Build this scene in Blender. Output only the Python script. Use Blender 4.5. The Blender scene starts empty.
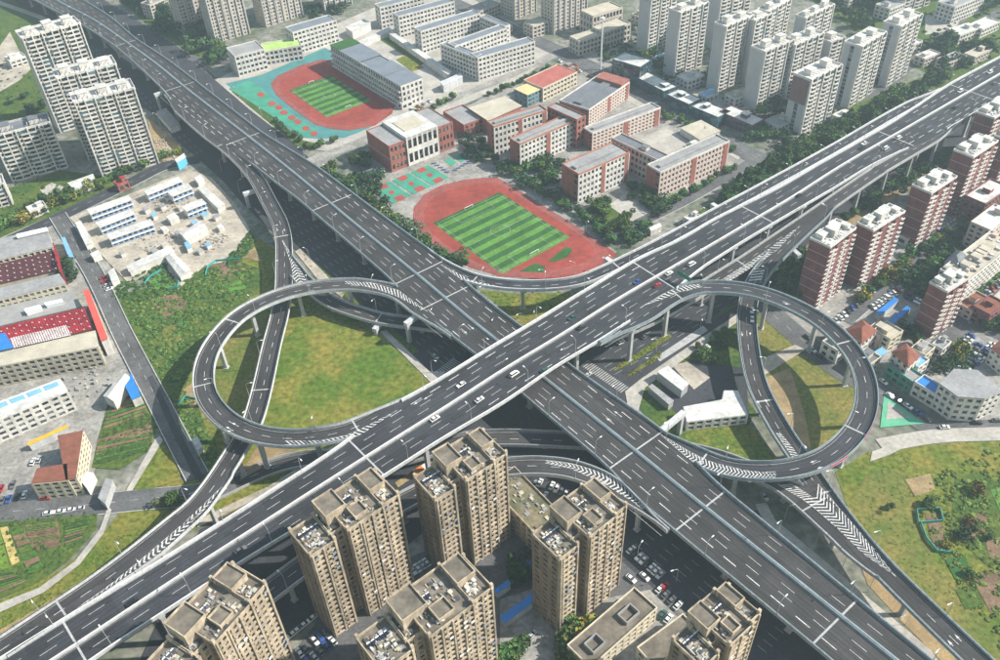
import bpy, math, random
import numpy as np
from mathutils import Vector, Matrix
random.seed(7); rng = np.random.default_rng(7)
R = math.radians
scene = bpy.context.scene
COL = scene.collection
# ------------------------------------------------------------------ camera
CAM_H, FPX, PITCH, ROLL = 300.0, 860.0, R(41.3), R(-2.5)
_cp, _sp, _cr, _sr = math.cos(PITCH), math.sin(PITCH), math.cos(ROLL), math.sin(ROLL)
_right = np.array([1, 0, 0.]); _up = np.array([0, _sp, _cp]); FW = np.array([0, _cp, -_sp])
RT = _cr * _right + _sr * _up; UP = -_sr * _right + _cr * _up
cam_data = bpy.data.cameras.new('camera'); cam = bpy.data.objects.new('camera', cam_data); COL.objects.link(cam)
cam.matrix_world = Matrix(((RT[0], UP[0], -FW[0], 0), (RT[1], UP[1], -FW[1], 0), (RT[2], UP[2], -FW[2], CAM_H), (0, 0, 0, 1)))
cam_data.sensor_width = 36; cam_data.lens = FPX / 1000 * 36; cam_data.clip_end = 9000; cam_data.clip_start = 1
scene.camera = cam
# ------------------------------------------------------------------ light
SUN_AZ, SUN_EL = R(1), R(40)          # azimuth from +x towards +y
world = bpy.data.worlds.new('World'); scene.world = world; world.use_nodes = True
wn = world.node_tree.nodes; wl_ = world.node_tree.links
sky = wn.new('ShaderNodeTexSky'); sky.sky_type = 'NISHITA'; sky.sun_disc = False
sky.sun_elevation = SUN_EL; sky.sun_rotation = math.pi / 2 - SUN_AZ
sky.air_density = 2.2; sky.dust_density = 1.2
wn['Background'].inputs[1].default_value = 0.092
wl_.new(sky.outputs[0], wn['Background'].inputs[0])
sd = bpy.data.lights.new('sun', 'SUN'); sd.energy = 5.0; sd.angle = R(0.6); sd.color = (1, 0.94, 0.85)
sun = bpy.data.objects.new('sun', sd); COL.objects.link(sun)
sdir = Vector((math.cos(SUN_EL) * math.cos(SUN_AZ), math.cos(SUN_EL) * math.sin(SUN_AZ), math.sin(SUN_EL)))
sun.rotation_euler = sdir.to_track_quat('Z', 'Y').to_euler(); sun.location = (300, 200, 400)
vs = scene.view_settings; vs.view_transform = 'Standard'; vs.look = 'None'; vs.gamma = 1; vs.exposure = 0.78
vs.use_curve_mapping = False
scene.cycles.max_bounces = 5; scene.cycles.diffuse_bounces = 2; scene.cycles.glossy_bounces = 2
scene.cycles.transmission_bounces = 2; scene.cycles.volume_bounces = 0; scene.cycles.transparent_max_bounces = 8
# ------------------------------------------------------------------ helpers
def P(x, y, z=0.0):
    """point of the place seen at photo coordinates x, y that lies at height z"""
    d = FW + RT * ((x - 500) / FPX) - UP * ((y - 330) / FPX)
    t = (z - CAM_H) / d[2]
    return np.array([d[0] * t, d[1] * t, z])
def PP(pts, z=0.0): return np.array([P(p[0], p[1], p[2] if len(p) > 2 else z) for p in pts])
def tag(o, label=None, cat=None, group=None, kind=None):
    if label: o['label'] = label
    if cat: o['category'] = cat
    if group: o['group'] = group
    if kind: o['kind'] = kind
    return o
def thing(name, label, cat, loc=(0, 0, 0), group=None, rz=0.0):
    o = bpy.data.objects.new(name, None); COL.objects.link(o); o.empty_display_size = 1
    o.location = tuple(float(v) for v in loc); o.rotation_euler = (0, 0, rz)
    return tag(o, label, cat, group)
class MB:
    """collects faces; build() links them as one mesh object"""
    def __init__(s, fr=None): s.v = []; s.f = []; s.m = []; s.uv = None; s.fr = fr
    def pt(s, u, v, z):
        if s.fr is None: return (u, v, z)
        O, U, V = s.fr
        return (O[0] + U[0] * u + V[0] * v, O[1] + U[1] * u + V[1] * v, O[2] + z)
    def box(s, u0, u1, v0, v1, z0, z1, m=0, nobot=False):
        b = len(s.v); q = s.pt
        s.v += [q(u0, v0, z0), q(u1, v0, z0), q(u1, v1, z0), q(u0, v1, z0), q(u0, v0, z1), q(u1, v0, z1), q(u1, v1, z1), q(u0, v1, z1)]
        F = [(4, 5, 6, 7), (0, 1, 5, 4), (1, 2, 6, 5), (2, 3, 7, 6), (3, 0, 4, 7)]
        if not nobot: F.append((3, 2, 1, 0))
        for f in F: s.f.append(tuple(b + i for i in f)); s.m.append(m)
    def poly(s, pts, m=0):
        b = len(s.v); s.v += [s.pt(*p) if s.fr else tuple(p) for p in pts]
        s.f.append(tuple(range(b, b + len(pts)))); s.m.append(m)
    def prism(s, pts, z0, m=0, mt=None):
        """pts: top outline (x,y,z), counter-clockwise from above; walls down to z0"""
        n = len(pts); b = len(s.v)
        s.v += [tuple(p) for p in pts] + [(p[0], p[1], z0) for p in pts]
        s.f.append(tuple(b + i for i in range(n))); s.m.append(m if mt is None else mt)
        for i in range(n):
            j = (i + 1) % n; s.f.append((b + j, b + i, b + n + i, b + n + j)); s.m.append(m)
    def tube(s, pts, radii, n=6, m=0, cap=True):
        pts = [np.array(p, float) for p in pts]; b0 = len(s.v)
        for i, p in enumerate(pts):
            t = (pts[min(i + 1, len(pts) - 1)] - pts[max(i - 1, 0)]); t = t / (np.linalg.norm(t) + 1e-9)
            a = np.cross(t, [0, 0, 1.0] if abs(t[2]) < .9 else [1.0, 0, 0]); a /= np.linalg.norm(a); c = np.cross(t, a)
            for k in range(n):
                w = 2 * math.pi * k / n; s.v.append(tuple(p + radii[i] * (math.cos(w) * a + math.sin(w) * c)))
        for i in range(len(pts) - 1):
            for k in range(n):
                k2 = (k + 1) % n
                s.f.append((b0 + i * n + k, b0 + i * n + k2, b0 + (i + 1) * n + k2, b0 + (i + 1) * n + k)); s.m.append(m)
        if cap:
            s.f.append(tuple(b0 + (len(pts) - 1) * n + k for k in range(n))); s.m.append(m)
    def build(s, name, mats, parent=None, kind=None, smooth=False):
        if not isinstance(mats, (list, tuple)): mats = [mats]
        me = bpy.data.meshes.new(name)
        v = np.array(s.v, float).reshape(-1, 3)
        if parent is not None and s.fr is not False: v = v - np.array(world_loc(parent))
        me.from_pydata(v.tolist(), [], s.f)
        for m in mats: me.materials.append(m)
        if len(mats) > 1: me.polygons.foreach_set('material_index', s.m)
        if s.uv is not None:
            uvl = me.uv_layers.new(name='UVMap'); idx = np.empty(len(me.loops), dtype=np.int32); me.loops.foreach_get('vertex_index', idx)
            uvl.data.foreach_set('uv', np.array(s.uv, float)[idx].ravel())
        if smooth: me.polygons.foreach_set('use_smooth', [True] * len(me.polygons))
        me.update()
        o = bpy.data.objects.new(name, me); COL.objects.link(o)
        if parent is not None: o.parent = parent
        if kind: o['kind'] = kind
        return o
def world_loc(o):
    p = Vector((0, 0, 0))
    while o is not None: p = p + o.location; o = o.parent
    return p
def child(name, mesh, parent):
    o = bpy.data.objects.new(name, mesh); COL.objects.link(o); o.parent = parent; return o
def frame(fl, fr, z):
    """frame from two photo points at height z: origin on the ground below fl, U towards fr, V away from the viewer"""
    a, b = P(*fl, z), P(*fr, z); d = (b - a)[:2]; L = float(np.linalg.norm(d)); U = d / L; V = np.array([-U[1], U[0]])
    return (np.array([a[0], a[1], 0.0]), U, V), L
def sub(fr, u, v, z=0, turn=0):
    O, U, V = fr; o = np.array([O[0] + U[0] * u + V[0] * v, O[1] + U[1] * u + V[1] * v, O[2] + z])
    for _ in range(turn % 4): U, V = V, -U
    return (o, U, V)
ORD = 'first second third fourth fifth sixth seventh eighth ninth tenth eleventh twelfth thirteenth fourteenth fifteenth sixteenth seventeenth eighteenth nineteenth twentieth'.split()
TEN = {2: 'twenty', 3: 'thirty', 4: 'forty', 5: 'fifty', 6: 'sixty', 7: 'seventy'}
def nth(i):
    if i < 20: return ORD[i]
    n = i + 1; t, u = divmod(n, 10)
    return TEN[t][:-1] + 'ieth' if u == 0 else TEN[t] + '-' + ORD[u - 1]
# ------------------------------------------------------------------ materials
MATS = {}
def mat(name, col, rough=.8, var=.15, scale=.15, col2=None, fine=2.0, metal=0.0, spec=.3, bump=0.0, thr=(.35, .65)):
    if name in MATS: return MATS[name]
    m = bpy.data.materials.new(name); m.use_nodes = True; nt = m.node_tree; n = nt.nodes; l = nt.links
    b = n['Principled BSDF']; b.inputs['Roughness'].default_value = rough; b.inputs['Metallic'].default_value = metal
    b.inputs['Specular IOR Level'].default_value = spec
    g = n.new('ShaderNodeNewGeometry')
    n1 = n.new('ShaderNodeTexNoise'); n1.inputs['Scale'].default_value = scale; n1.inputs['Detail'].default_value = 6; n1.inputs['Roughness'].default_value = .65
    n2 = n.new('ShaderNodeTexNoise'); n2.inputs['Scale'].default_value = fine; n2.inputs['Detail'].default_value = 3
    l.new(g.outputs['Position'], n1.inputs['Vector']); l.new(g.outputs['Position'], n2.inputs['Vector'])
    rp = n.new('ShaderNodeMapRange'); rp.inputs[1].default_value = thr[0]; rp.inputs[2].default_value = thr[1]
    l.new(n1.outputs[0], rp.inputs[0])
    c = np.array(col); c2 = np.array(col2) if col2 is not None else np.clip(c * (1 + var), 0, 1); c1 = c if col2 is not None else c * (1 - var)
    mx = n.new('ShaderNodeMix'); mx.data_type = 'RGBA'; mx.inputs[6].default_value = (*c1, 1); mx.inputs[7].default_value = (*c2, 1)
    l.new(rp.outputs[0], mx.inputs[0])
    mr = n.new('ShaderNodeMapRange'); mr.inputs[1].default_value = .3; mr.inputs[2].default_value = .7
    mr.inputs[3].default_value = 1 - var * .9; mr.inputs[4].default_value = 1 + var * .9
    l.new(n2.outputs[0], mr.inputs[0])
    vm = n.new('ShaderNodeVectorMath'); vm.operation = 'SCALE'; l.new(mx.outputs[2], vm.inputs[0]); l.new(mr.outputs[0], vm.inputs[3])
    l.new(vm.outputs[0], b.inputs['Base Color'])
    if bump:
        bp = n.new('ShaderNodeBump'); bp.inputs['Strength'].default_value = bump; bp.inputs['Distance'].default_value = .4
        l.new(n2.outputs[0], bp.inputs['Height']); l.new(bp.outputs[0], b.inputs['Normal'])
    MATS[name] = m; return m
def asphalt_mat(name, col, var=.18):
    """asphalt with wheel-track wear along the lanes (u across in metres, v along)"""
    m = mat(name, col, .85, var, .08, fine=1.2); nt = m.node_tree; n = nt.nodes; l = nt.links; b = n['Principled BSDF']
    old = b.inputs['Base Color'].links[0].from_socket
    uv = n.new('ShaderNodeUVMap'); mp = n.new('ShaderNodeMapping'); mp.inputs['Scale'].default_value = (.9, .012, 1)
    l.new(uv.outputs[0], mp.inputs[0])
    ns = n.new('ShaderNodeTexNoise'); ns.inputs['Scale'].default_value = 1.0; ns.inputs['Detail'].default_value = 5; ns.inputs['Roughness'].default_value = .7
    l.new(mp.outputs[0], ns.inputs['Vector'])
    mr = n.new('ShaderNodeMapRange'); mr.inputs[1].default_value = .3; mr.inputs[2].default_value = .7; mr.inputs[3].default_value = .68; mr.inputs[4].default_value = 1.38
    l.new(ns.outputs[0], mr.inputs[0])
    vm = n.new('ShaderNodeVectorMath'); vm.operation = 'SCALE'; l.new(old, vm.inputs[0]); l.new(mr.outputs[0], vm.inputs[3]); sp = n.new('ShaderNodeSeparateXYZ'); l.new(uv.outputs[0], sp.inputs[0]); fl = n.new('ShaderNodeMath'); fl.operation = 'MULTIPLY'; fl.inputs[1].default_value = 1 / 31.0; l.new(sp.outputs[1], fl.inputs[0])
    fo = n.new('ShaderNodeMath'); fo.operation = 'FLOOR'; l.new(fl.outputs[0], fo.inputs[0]); wn_ = n.new('ShaderNodeTexWhiteNoise'); wn_.noise_dimensions = '1D'; l.new(fo.outputs[0], wn_.inputs['W'])
    m2 = n.new('ShaderNodeMapRange'); m2.inputs[3].default_value = .84; m2.inputs[4].default_value = 1.2; l.new(wn_.outputs[0], m2.inputs[0])
    v2 = n.new('ShaderNodeVectorMath'); v2.operation = 'SCALE'; l.new(vm.outputs[0], v2.inputs[0]); l.new(m2.outputs[0], v2.inputs[3])
    # wheel tracks: two darker bands in every lane, and patched panels
    mu = n.new('ShaderNodeMath'); mu.operation = 'MULTIPLY'; mu.inputs[1].default_value = 4 * math.pi / 3.65; l.new(sp.outputs[0], mu.inputs[0]); co = n.new('ShaderNodeMath'); co.operation = 'COSINE'; l.new(mu.outputs[0], co.inputs[0])
    m3 = n.new('ShaderNodeMapRange'); m3.inputs[1].default_value = -1; m3.inputs[3].default_value = .88; m3.inputs[4].default_value = 1.1; l.new(co.outputs[0], m3.inputs[0])
    mp2 = n.new('ShaderNodeMapping'); mp2.inputs['Scale'].default_value = (.27, .045, 1); l.new(uv.outputs[0], mp2.inputs[0]); vo = n.new('ShaderNodeTexVoronoi'); vo.distance = 'CHEBYCHEV'; vo.inputs['Scale'].default_value = 1.0; l.new(mp2.outputs[0], vo.inputs['Vector']); sc_ = n.new('ShaderNodeSeparateColor'); l.new(vo.outputs['Color'], sc_.inputs[0])
    m4 = n.new('ShaderNodeMapRange'); m4.inputs[1].default_value = .8; m4.inputs[2].default_value = .82; m4.inputs[3].default_value = 1.0; m4.inputs[4].default_value = .78; l.new(sc_.outputs[0], m4.inputs[0])
    pr = n.new('ShaderNodeMath'); pr.operation = 'MULTIPLY'; l.new(m3.outputs[0], pr.inputs[0]); l.new(m4.outputs[0], pr.inputs[1])
    v3 = n.new('ShaderNodeVectorMath'); v3.operation = 'SCALE'; l.new(v2.outputs[0], v3.inputs[0]); l.new(pr.outputs[0], v3.inputs[3]); l.new(v3.outputs[0], b.inputs['Base Color'])
    return m
def glass_mat(name, c_dark, c_light, scale=.33, p=.72):
    """window glass, some panes with curtains behind"""
    m = bpy.data.materials.new(name); m.use_nodes = True; n = m.node_tree.nodes; l = m.node_tree.links; b = n['Principled BSDF']
    g = n.new('ShaderNodeNewGeometry'); v = n.new('ShaderNodeTexVoronoi'); v.inputs['Scale'].default_value = scale
    l.new(g.outputs['Position'], v.inputs['Vector'])
    sx = n.new('ShaderNodeSeparateColor'); l.new(v.outputs['Color'], sx.inputs[0])
    rp = n.new('ShaderNodeMapRange'); rp.inputs[1].default_value = p - .25; rp.inputs[2].default_value = 1; l.new(sx.outputs[0], rp.inputs[0])
    mx = n.new('ShaderNodeMix'); mx.data_type = 'RGBA'; mx.inputs[6].default_value = (*c_dark, 1); mx.inputs[7].default_value = (*c_light, 1)
    l.new(rp.outputs[0], mx.inputs[0]); l.new(mx.outputs[2], b.inputs['Base Color'])
    b.inputs['Roughness'].default_value = .15; b.inputs['Specular IOR Level'].default_value = .5
    MATS[name] = m; return m
asph_a = asphalt_mat('asphalt_blue_grey', (.033, .035, .041)); asph_b = asphalt_mat('asphalt_brown_grey', (.041, .0395, .041))
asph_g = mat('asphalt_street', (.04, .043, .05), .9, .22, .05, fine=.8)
asph_l = mat('asphalt_worn', (.1, .1, .102), .9, .25, .06, fine=.8)
paint = mat('road_paint', (.52, .52, .51), .6, .25, .5); paint_old = mat('road_paint_worn', (.36, .36, .35), .7, .25, .4)
conc = mat('concrete', (.38, .385, .385), .85, .12, .12, fine=1.0); conc_w = mat('concrete_white', (.48, .49, .5), .75, .1, .1, fine=.8)
conc_d = mat('concrete_grey', (.27, .27, .265), .9, .15, .1)
steel_b = mat('railing_blue_grey', (.24, .29, .315), .5, .1, .2); steel_g = mat('galvanised_steel', (.5, .52, .53), .45, .08, .3, metal=.4)
steel_dk = mat('dark_steel', (.06, .065, .07), .5, .1, .3)
white_p = mat('white_painted_metal', (.74, .75, .76), .5, .06, .3)
tan_w = mat('tan_render', (.40, .335, .25), .85, .26, .1, fine=.35); tan_d = mat('tan_render_shaded', (.22, .17, .12), .85, .2, .12, fine=.5)  # second tan is a darkened copy, shade painted into left and back walls
roof_tan = mat('roof_screed', (.2, .175, .14), .95, .35, .2, col2=(.1, .088, .072), fine=.8)
white_w = mat('white_render', (.6, .58, .545), .8, .13, .08, fine=.3); cream_w = mat('cream_render', (.58, .52, .40), .85, .1, .1)
grey_w = mat('grey_render', (.42, .42, .43), .85, .1, .1)
brick = mat('red_brick', (.30, .115, .09), .9, .16, .25, fine=2.5); brick_d = mat('maroon_brick', (.2, .085, .085), .9, .16, .2, fine=2.0)
brick_o = mat('orange_brick', (.37, .155, .1), .9, .14, .2, fine=2.0)
roof_g = mat('roof_grey', (.26, .26, .265), .9, .16, .1, fine=.7); roof_d = mat('roof_slate', (.14, .15, .17), .8, .14, .1, fine=.7)
roof_w = mat('roof_white_membrane', (.5, .495, .475), .85, .2, .12, fine=.5)
roof_b = mat('roof_blue_sheet', (.025, .18, .52), .5, .12, .2); roof_lb = mat('roof_light_blue', (.18, .38, .6), .5, .12, .2)
roof_r = mat('roof_red_sheet', (.27, .02, .03), .6, .3, .15); roof_cr = mat('roof_coral', (.62, .09, .07), .6, .12, .15)
roof_m = mat('roof_maroon', (.075, .022, .026), .55, .2, .2); roof_br = mat('roof_brown_tile', (.2, .075, .05), .9, .18, .3)
roof_be = mat('roof_beige', (.42, .385, .31), .9, .15, .12)
glass = glass_mat('window_glass', (.02, .026, .034), (.22, .23, .23)); glass_t = glass_mat('window_glass_teal', (.03, .07, .09), (.12, .2, .23), .2)
glass_w = glass_mat('window_glass_warm', (.03, .03, .032), (.34, .30, .25), .4, .62)
ochre = mat('bare_soil_ochre', (.26, .19, .10), .95, .3, .1); soil = mat('soil_brown', (.16, .105, .065), .95, .3, .15, fine=1.0)
sand = mat('beige_hardstanding', (.46, .41, .335), .95, .2, .06, col2=(.27, .24, .2), fine=.5)
pave = mat('paving', (.25, .24, .22), .9, .28, .1, fine=.6); pave_l = mat('paving_light', (.36, .34, .305), .9, .18, .08, fine=.6)
grass = mat('grass', (.075, .125, .018), 1, .45, .045, col2=(.19, .165, .036), fine=.45, spec=.1, bump=.5)
grass_dry = mat('grass_dry', (.2, .165, .05), 1, .35, .04, col2=(.085, .125, .025), fine=.5, spec=.1, bump=.5)
grass_g = mat('grass_lush', (.04, .085, .018), 1, .4, .08, col2=(.095, .125, .028), fine=.5, spec=.1, bump=.5)
town = mat('urban_ground', (.24, .23, .205), .95, .45, .035, col2=(.08, .1, .06), fine=.25)
leaf_m = [mat('leaf_%d' % i, c, .9, .4, .5, fine=1.5, spec=.12) for i, c in enumerate([(.045, .095, .028), (.065, .12, .03), (.105, .14, .034), (.036, .078, .036), (.19, .175, .03)])]
bark = mat('bark', (.09, .065, .045), .95, .2, 1.0)

for m in leaf_m:                      # every tree its own tone
    n = m.node_tree.nodes; l = m.node_tree.links; b = n['Principled BSDF']; old = b.inputs['Base Color'].links[0].from_socket
    oi = n.new('ShaderNodeObjectInfo'); hs = n.new('ShaderNodeHueSaturation'); a = n.new('ShaderNodeMapRange'); a.inputs[3].default_value = .62; a.inputs[4].default_value = 1.55; c = n.new('ShaderNodeMapRange'); c.inputs[3].default_value = .465; c.inputs[4].default_value = .53
    l.new(oi.outputs['Random'], a.inputs[0]); ml = n.new('ShaderNodeMath'); ml.operation = 'FRACT'; mm = n.new('ShaderNodeMath'); mm.operation = 'MULTIPLY'; mm.inputs[1].default_value = 7.31; l.new(oi.outputs['Random'], mm.inputs[0]); l.new(mm.outputs[0], ml.inputs[0]); l.new(ml.outputs[0], c.inputs[0])
    l.new(a.outputs[0], hs.inputs['Value']); l.new(c.outputs[0], hs.inputs['Hue']); l.new(old, hs.inputs['Color']); l.new(hs.outputs[0], b.inputs['Base Color'])

def streak(m, lo, hi):
    """rain streaks and grime running down a wall"""
    n = m.node_tree.nodes; l = m.node_tree.links; b = n['Principled BSDF']; old = b.inputs['Base Color'].links[0].from_socket
    g = n.new('ShaderNodeNewGeometry'); mp = n.new('ShaderNodeMapping'); mp.inputs['Scale'].default_value = (.55, .55, .035); l.new(g.outputs['Position'], mp.inputs[0])
    ns = n.new('ShaderNodeTexNoise'); ns.inputs['Scale'].default_value = 1.0; ns.inputs['Detail'].default_value = 4; ns.inputs['Roughness'].default_value = .7; l.new(mp.outputs[0], ns.inputs['Vector'])
    mr = n.new('ShaderNodeMapRange'); mr.inputs[1].default_value = .32; mr.inputs[2].default_value = .66; mr.inputs[3].default_value = lo; mr.inputs[4].default_value = hi; l.new(ns.outputs[0], mr.inputs[0])
    vm = n.new('ShaderNodeVectorMath'); vm.operation = 'SCALE'; l.new(old, vm.inputs[0]); l.new(mr.outputs[0], vm.inputs[3]); l.new(vm.outputs[0], b.inputs['Base Color'])
for m in (tan_w, tan_d): streak(m, .7, 1.12)
for m in (white_w, cream_w, grey_w, conc, conc_w, brick, brick_d, steel_b): streak(m, .8, 1.08)
# ------------------------------------------------------------------ ground
_gc = 0
def ground_patch(name, pts, m, level, label=None, kind='structure'):
    """flat patch of ground; pts are photo points at ground level; level stacks the sheets 2 cm apart"""
    mb = MB(); w = PP(pts, 0.0)
    global _gc; _gc += 1; z = level * .05 + _gc * .0003
    a = 0.5 * np.sum(w[:, 0] * np.roll(w[:, 1], -1) - np.roll(w[:, 0], -1) * w[:, 1])
    if a < 0: w = w[::-1]
    mb.poly([(p[0], p[1], z) for p in w]); o = mb.build(name, m); tag(o, label, kind=kind); return o
def strip(name, pts, width, m, level, label=None, kerb=None, dash=0, z=None):
    """street of given width (m) along photo points"""
    r = Ribbon(name, [(x, y, 0.0) for x, y in pts], width / 2, width / 2, smooth=6)
    global _gc; _gc += 1; mb = MB(); zz = level * .05 + _gc * .0003
    mb.uv = []
    for i in range(r.n):
        for d in (r.wl[i], -r.wr[i]):
            q = r.off(i, d); mb.v.append((q[0], q[1], zz)); mb.uv.append((d, r.s[i]))
    for i in range(r.n - 1): mb.f.append((2 * i, 2 * i + 1, 2 * i + 3, 2 * i + 2)); mb.m.append(0)
    o = mb.build(name, m); tag(o, label, kind='structure')
    if dash:
        k = MB(); lanes = dash if isinstance(dash, (list, tuple)) else [0.0]
        for d in lanes:
            s0 = 2.0
            while s0 + 4 < r.s[-1]:
                r.quad(k, s0, s0 + 4, d - .11, d + .11, zz + .02, absz=True); s0 += 10
        k.build('lane_marking', paint_old, o, kind='stuff')
    if kerb:
        k = MB()
        for sd_ in (1, -1):
            for i in range(r.n - 1):
                e0 = (r.wl[i] if sd_ > 0 else -r.wr[i]); e1 = (r.wl[i + 1] if sd_ > 0 else -r.wr[i + 1])
                a0, a1, b0, b1 = r.off(i, e0), r.off(i + 1, e1), r.off(i, e0 + sd_ * .5), r.off(i + 1, e1 + sd_ * .5)
                b = len(k.v); k.v += [(a0[0], a0[1], 0), (a0[0], a0[1], kerb), (b0[0], b0[1], kerb), (b0[0], b0[1], 0), (a1[0], a1[1], 0), (a1[0], a1[1], kerb), (b1[0], b1[1], kerb), (b1[0], b1[1], 0)]
                for f in ((0, 1, 5, 4), (1, 2, 6, 5), (2, 3, 7, 6)): k.f.append(tuple(b + q for q in f)); k.m.append(0)
        k.build('kerb', conc, o)
    return r
class Ribbon:
    """a road along a smooth centre line; offsets d are to the left of travel"""
    def __init__(s, name, pts, wl, wr, smooth=12, step=3.0, bias=0.0):
        s.name = name; s.bias = bias
        w = PP(pts); cr = []
        n = len(w); ext = np.vstack([2 * w[0] - w[1], w, 2 * w[-1] - w[-2]])
        for i in range(1, n):
            p0, p1, p2, p3 = ext[i - 1], ext[i], ext[i + 1], ext[i + 2]
            for t in np.linspace(0, 1, 24, endpoint=False):
                cr.append(.5 * ((2 * p1) + (-p0 + p2) * t + (2 * p0 - 5 * p1 + 4 * p2 - p3) * t * t + (-p0 + 3 * p1 - 3 * p2 + p3) * t ** 3))
        cr.append(w[-1]); cr = np.array(cr)
        # heights follow straight grades between the given points
        seg = np.concatenate([[0], np.cumsum(np.linalg.norm(np.diff(cr[:, :2], axis=0), axis=1))])
        key = seg[[24 * i for i in range(n)]]
        L = seg[-1]; N = max(int(L / step), 2) + 1; ss = np.linspace(0, L, N)
        c = np.stack([np.interp(ss, seg, cr[:, 0]), np.interp(ss, seg, cr[:, 1]), np.interp(ss, key, w[:, 2])], 1)
        k = max(int(smooth / step), 0)
        if k > 0 and N > 2 * k + 3:
            ker = np.hanning(2 * k + 3); ker /= ker.sum(); h = k + 1
            pad = np.vstack([2 * c[0] - c[h:0:-1], c, 2 * c[-1] - c[-2:-h - 2:-1]])
            c = np.stack([np.convolve(pad[:, j], ker, 'valid') for j in range(3)], 1)
        s.c = c; s.n = N; s.z = c[:, 2] + bias
        s.s = np.concatenate([[0], np.cumsum(np.linalg.norm(np.diff(c[:, :2], axis=0), axis=1))]); s.L = s.s[-1]
        t = np.gradient(c[:, :2], axis=0); t /= np.linalg.norm(t, axis=1)[:, None]; s.t = t; s.nr = np.stack([-t[:, 1], t[:, 0]], 1)
        s.wl = np.full(N, float(wl)); s.wr = np.full(N, float(wr))
    def set_edges(s, left, right, smooth=5):
        """half widths from photo points on the two edges"""
        for nm, pts, sg in (('wl', left, 1), ('wr', right, -1)):
            e = PP([(x, y, s.z.mean()) for x, y in pts]); ds, dd = [], []
            for p in e:
                i = int(np.argmin(np.sum((s.c[:, :2] - p[:2]) ** 2, 1))); ds.append(s.s[i]); dd.append(sg * float((p[:2] - s.c[i, :2]) @ s.nr[i]))
            o = np.argsort(ds); wv = np.interp(s.s, np.array(ds)[o], np.array(dd)[o])
            ker = np.hanning(2 * smooth + 3); ker /= ker.sum(); wv = np.convolve(np.pad(wv, smooth + 1, mode='edge'), ker, 'valid')
            setattr(s, nm, wv)
    def off(s, i, d): return s.c[i, :2] + s.nr[i] * d
    def at(s, sv, d, dz=0.0):
        i = min(max(np.searchsorted(s.s, sv) - 1, 0), s.n - 2); f = (sv - s.s[i]) / (s.s[i + 1] - s.s[i])
        q = (1 - f) * s.off(i, d) + f * s.off(i + 1, d); z = (1 - f) * s.z[i] + f * s.z[i + 1]
        return np.array([q[0], q[1], z + dz])
    def quad(s, mb, s0, s1, d0, d1, dz, absz=False):
        n = max(int((s1 - s0) / 5), 1); b = len(mb.v)
        for j in range(n + 1):
            sv = s0 + (s1 - s0) * j / n
            for d in (d1, d0):
                q = s.at(sv, d); mb.v.append((q[0], q[1], dz if absz else q[2] + dz))
        for j in range(n): mb.f.append((b + 2 * j, b + 2 * j + 1, b + 2 * j + 3, b + 2 * j + 2)); mb.m.append(0)
    def locate(s, p):
        i = int(np.argmin(np.sum((s.c[:, :2] - np.asarray(p)[:2]) ** 2, 1))); return i, float((np.asarray(p)[:2] - s.c[i, :2]) @ s.nr[i])
    def locate_many(s, p):
        d2 = ((p[:, None, :2] - s.c[None, :, :2]) ** 2).sum(2); i = d2.argmin(1); d = ((p[:, :2] - s.c[i, :2]) * s.nr[i]).sum(1)
        along = np.abs(((p[:, :2] - s.c[i, :2]) * s.t[i]).sum(1)); return i, d, along
    def on(s, x, y):
        """point of the deck seen at photo point x, y"""
        z = s.z.mean()
        for _ in range(6):
            p = P(x, y, z); i, d = s.locate(p); z = s.z[i]
        return np.array([p[0], p[1], z]), i, d
    def sweep(s, mb, prof, i0=0, i1=None, closed=True, cap=True):
        """prof(i) -> list of (d, dz); swept from station i0 to i1"""
        i1 = s.n - 1 if i1 is None else i1; b = len(mb.v); k = len(prof(i0))
        for i in range(i0, i1 + 1):
            for d, dz in prof(i):
                q = s.off(i, d); mb.v.append((q[0], q[1], s.z[i] + dz))
        for i in range(i1 - i0):
            for j in range(k if closed else k - 1):
                j2 = (j + 1) % k
                mb.f.append((b + i * k + j, b + i * k + j2, b + (i + 1) * k + j2, b + (i + 1) * k + j)); mb.m.append(0)
        if cap and closed:
            mb.f.append(tuple(b + j for j in range(k))[::-1]); mb.m.append(0)
            mb.f.append(tuple(b + (i1 - i0) * k + j for j in range(k))); mb.m.append(0)
ZA, ZB = 24.0, 15.0
# --- the two expressways and the ramps (photo points of their centre lines, height of deck)
rA = Ribbon('A', [(x, y, ZA) for x, y in [(-60, 735), (53, 660), (80.3, 643), (160, 589.5), (250, 532), (307, 495), (400, 436), (458, 400), (500, 372), (571, 329.5), (600, 310), (659, 275.3), (714.8, 243.1), (746, 224.5), (795.7, 195.3), (840, 166.5), (907.5, 127.5), (971.7, 90.3), (1000, 74), (1100, 16)]], 15, 15, smooth=30)
rA.set_edges([(-60, 697), (0, 660), (69, 616.6), (160, 562), (250, 505), (310, 466.6), (347, 442), (380, 412.5), (436, 381.7), (470, 360.7), (540, 318.2), (600, 282), (635, 259.9), (680, 240.2), (712, 220.2), (779.6, 187.2), (840, 152.4), (893, 121.8), (915, 107), (952, 82.5), (1000, 57), (1100, 2)],
             [(-60, 775), (94.8, 658.4), (160, 616.7), (250, 558), (381, 479.5), (448, 436.1), (510, 400), (560, 364.3), (605, 338), (640, 316), (662, 302), (690, 278), (703, 267.5), (744, 241.8), (805, 205.7), (840, 185.6), (873, 165), (905, 150), (930, 140.3), (1000, 98), (1100, 35)], 6)
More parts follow.
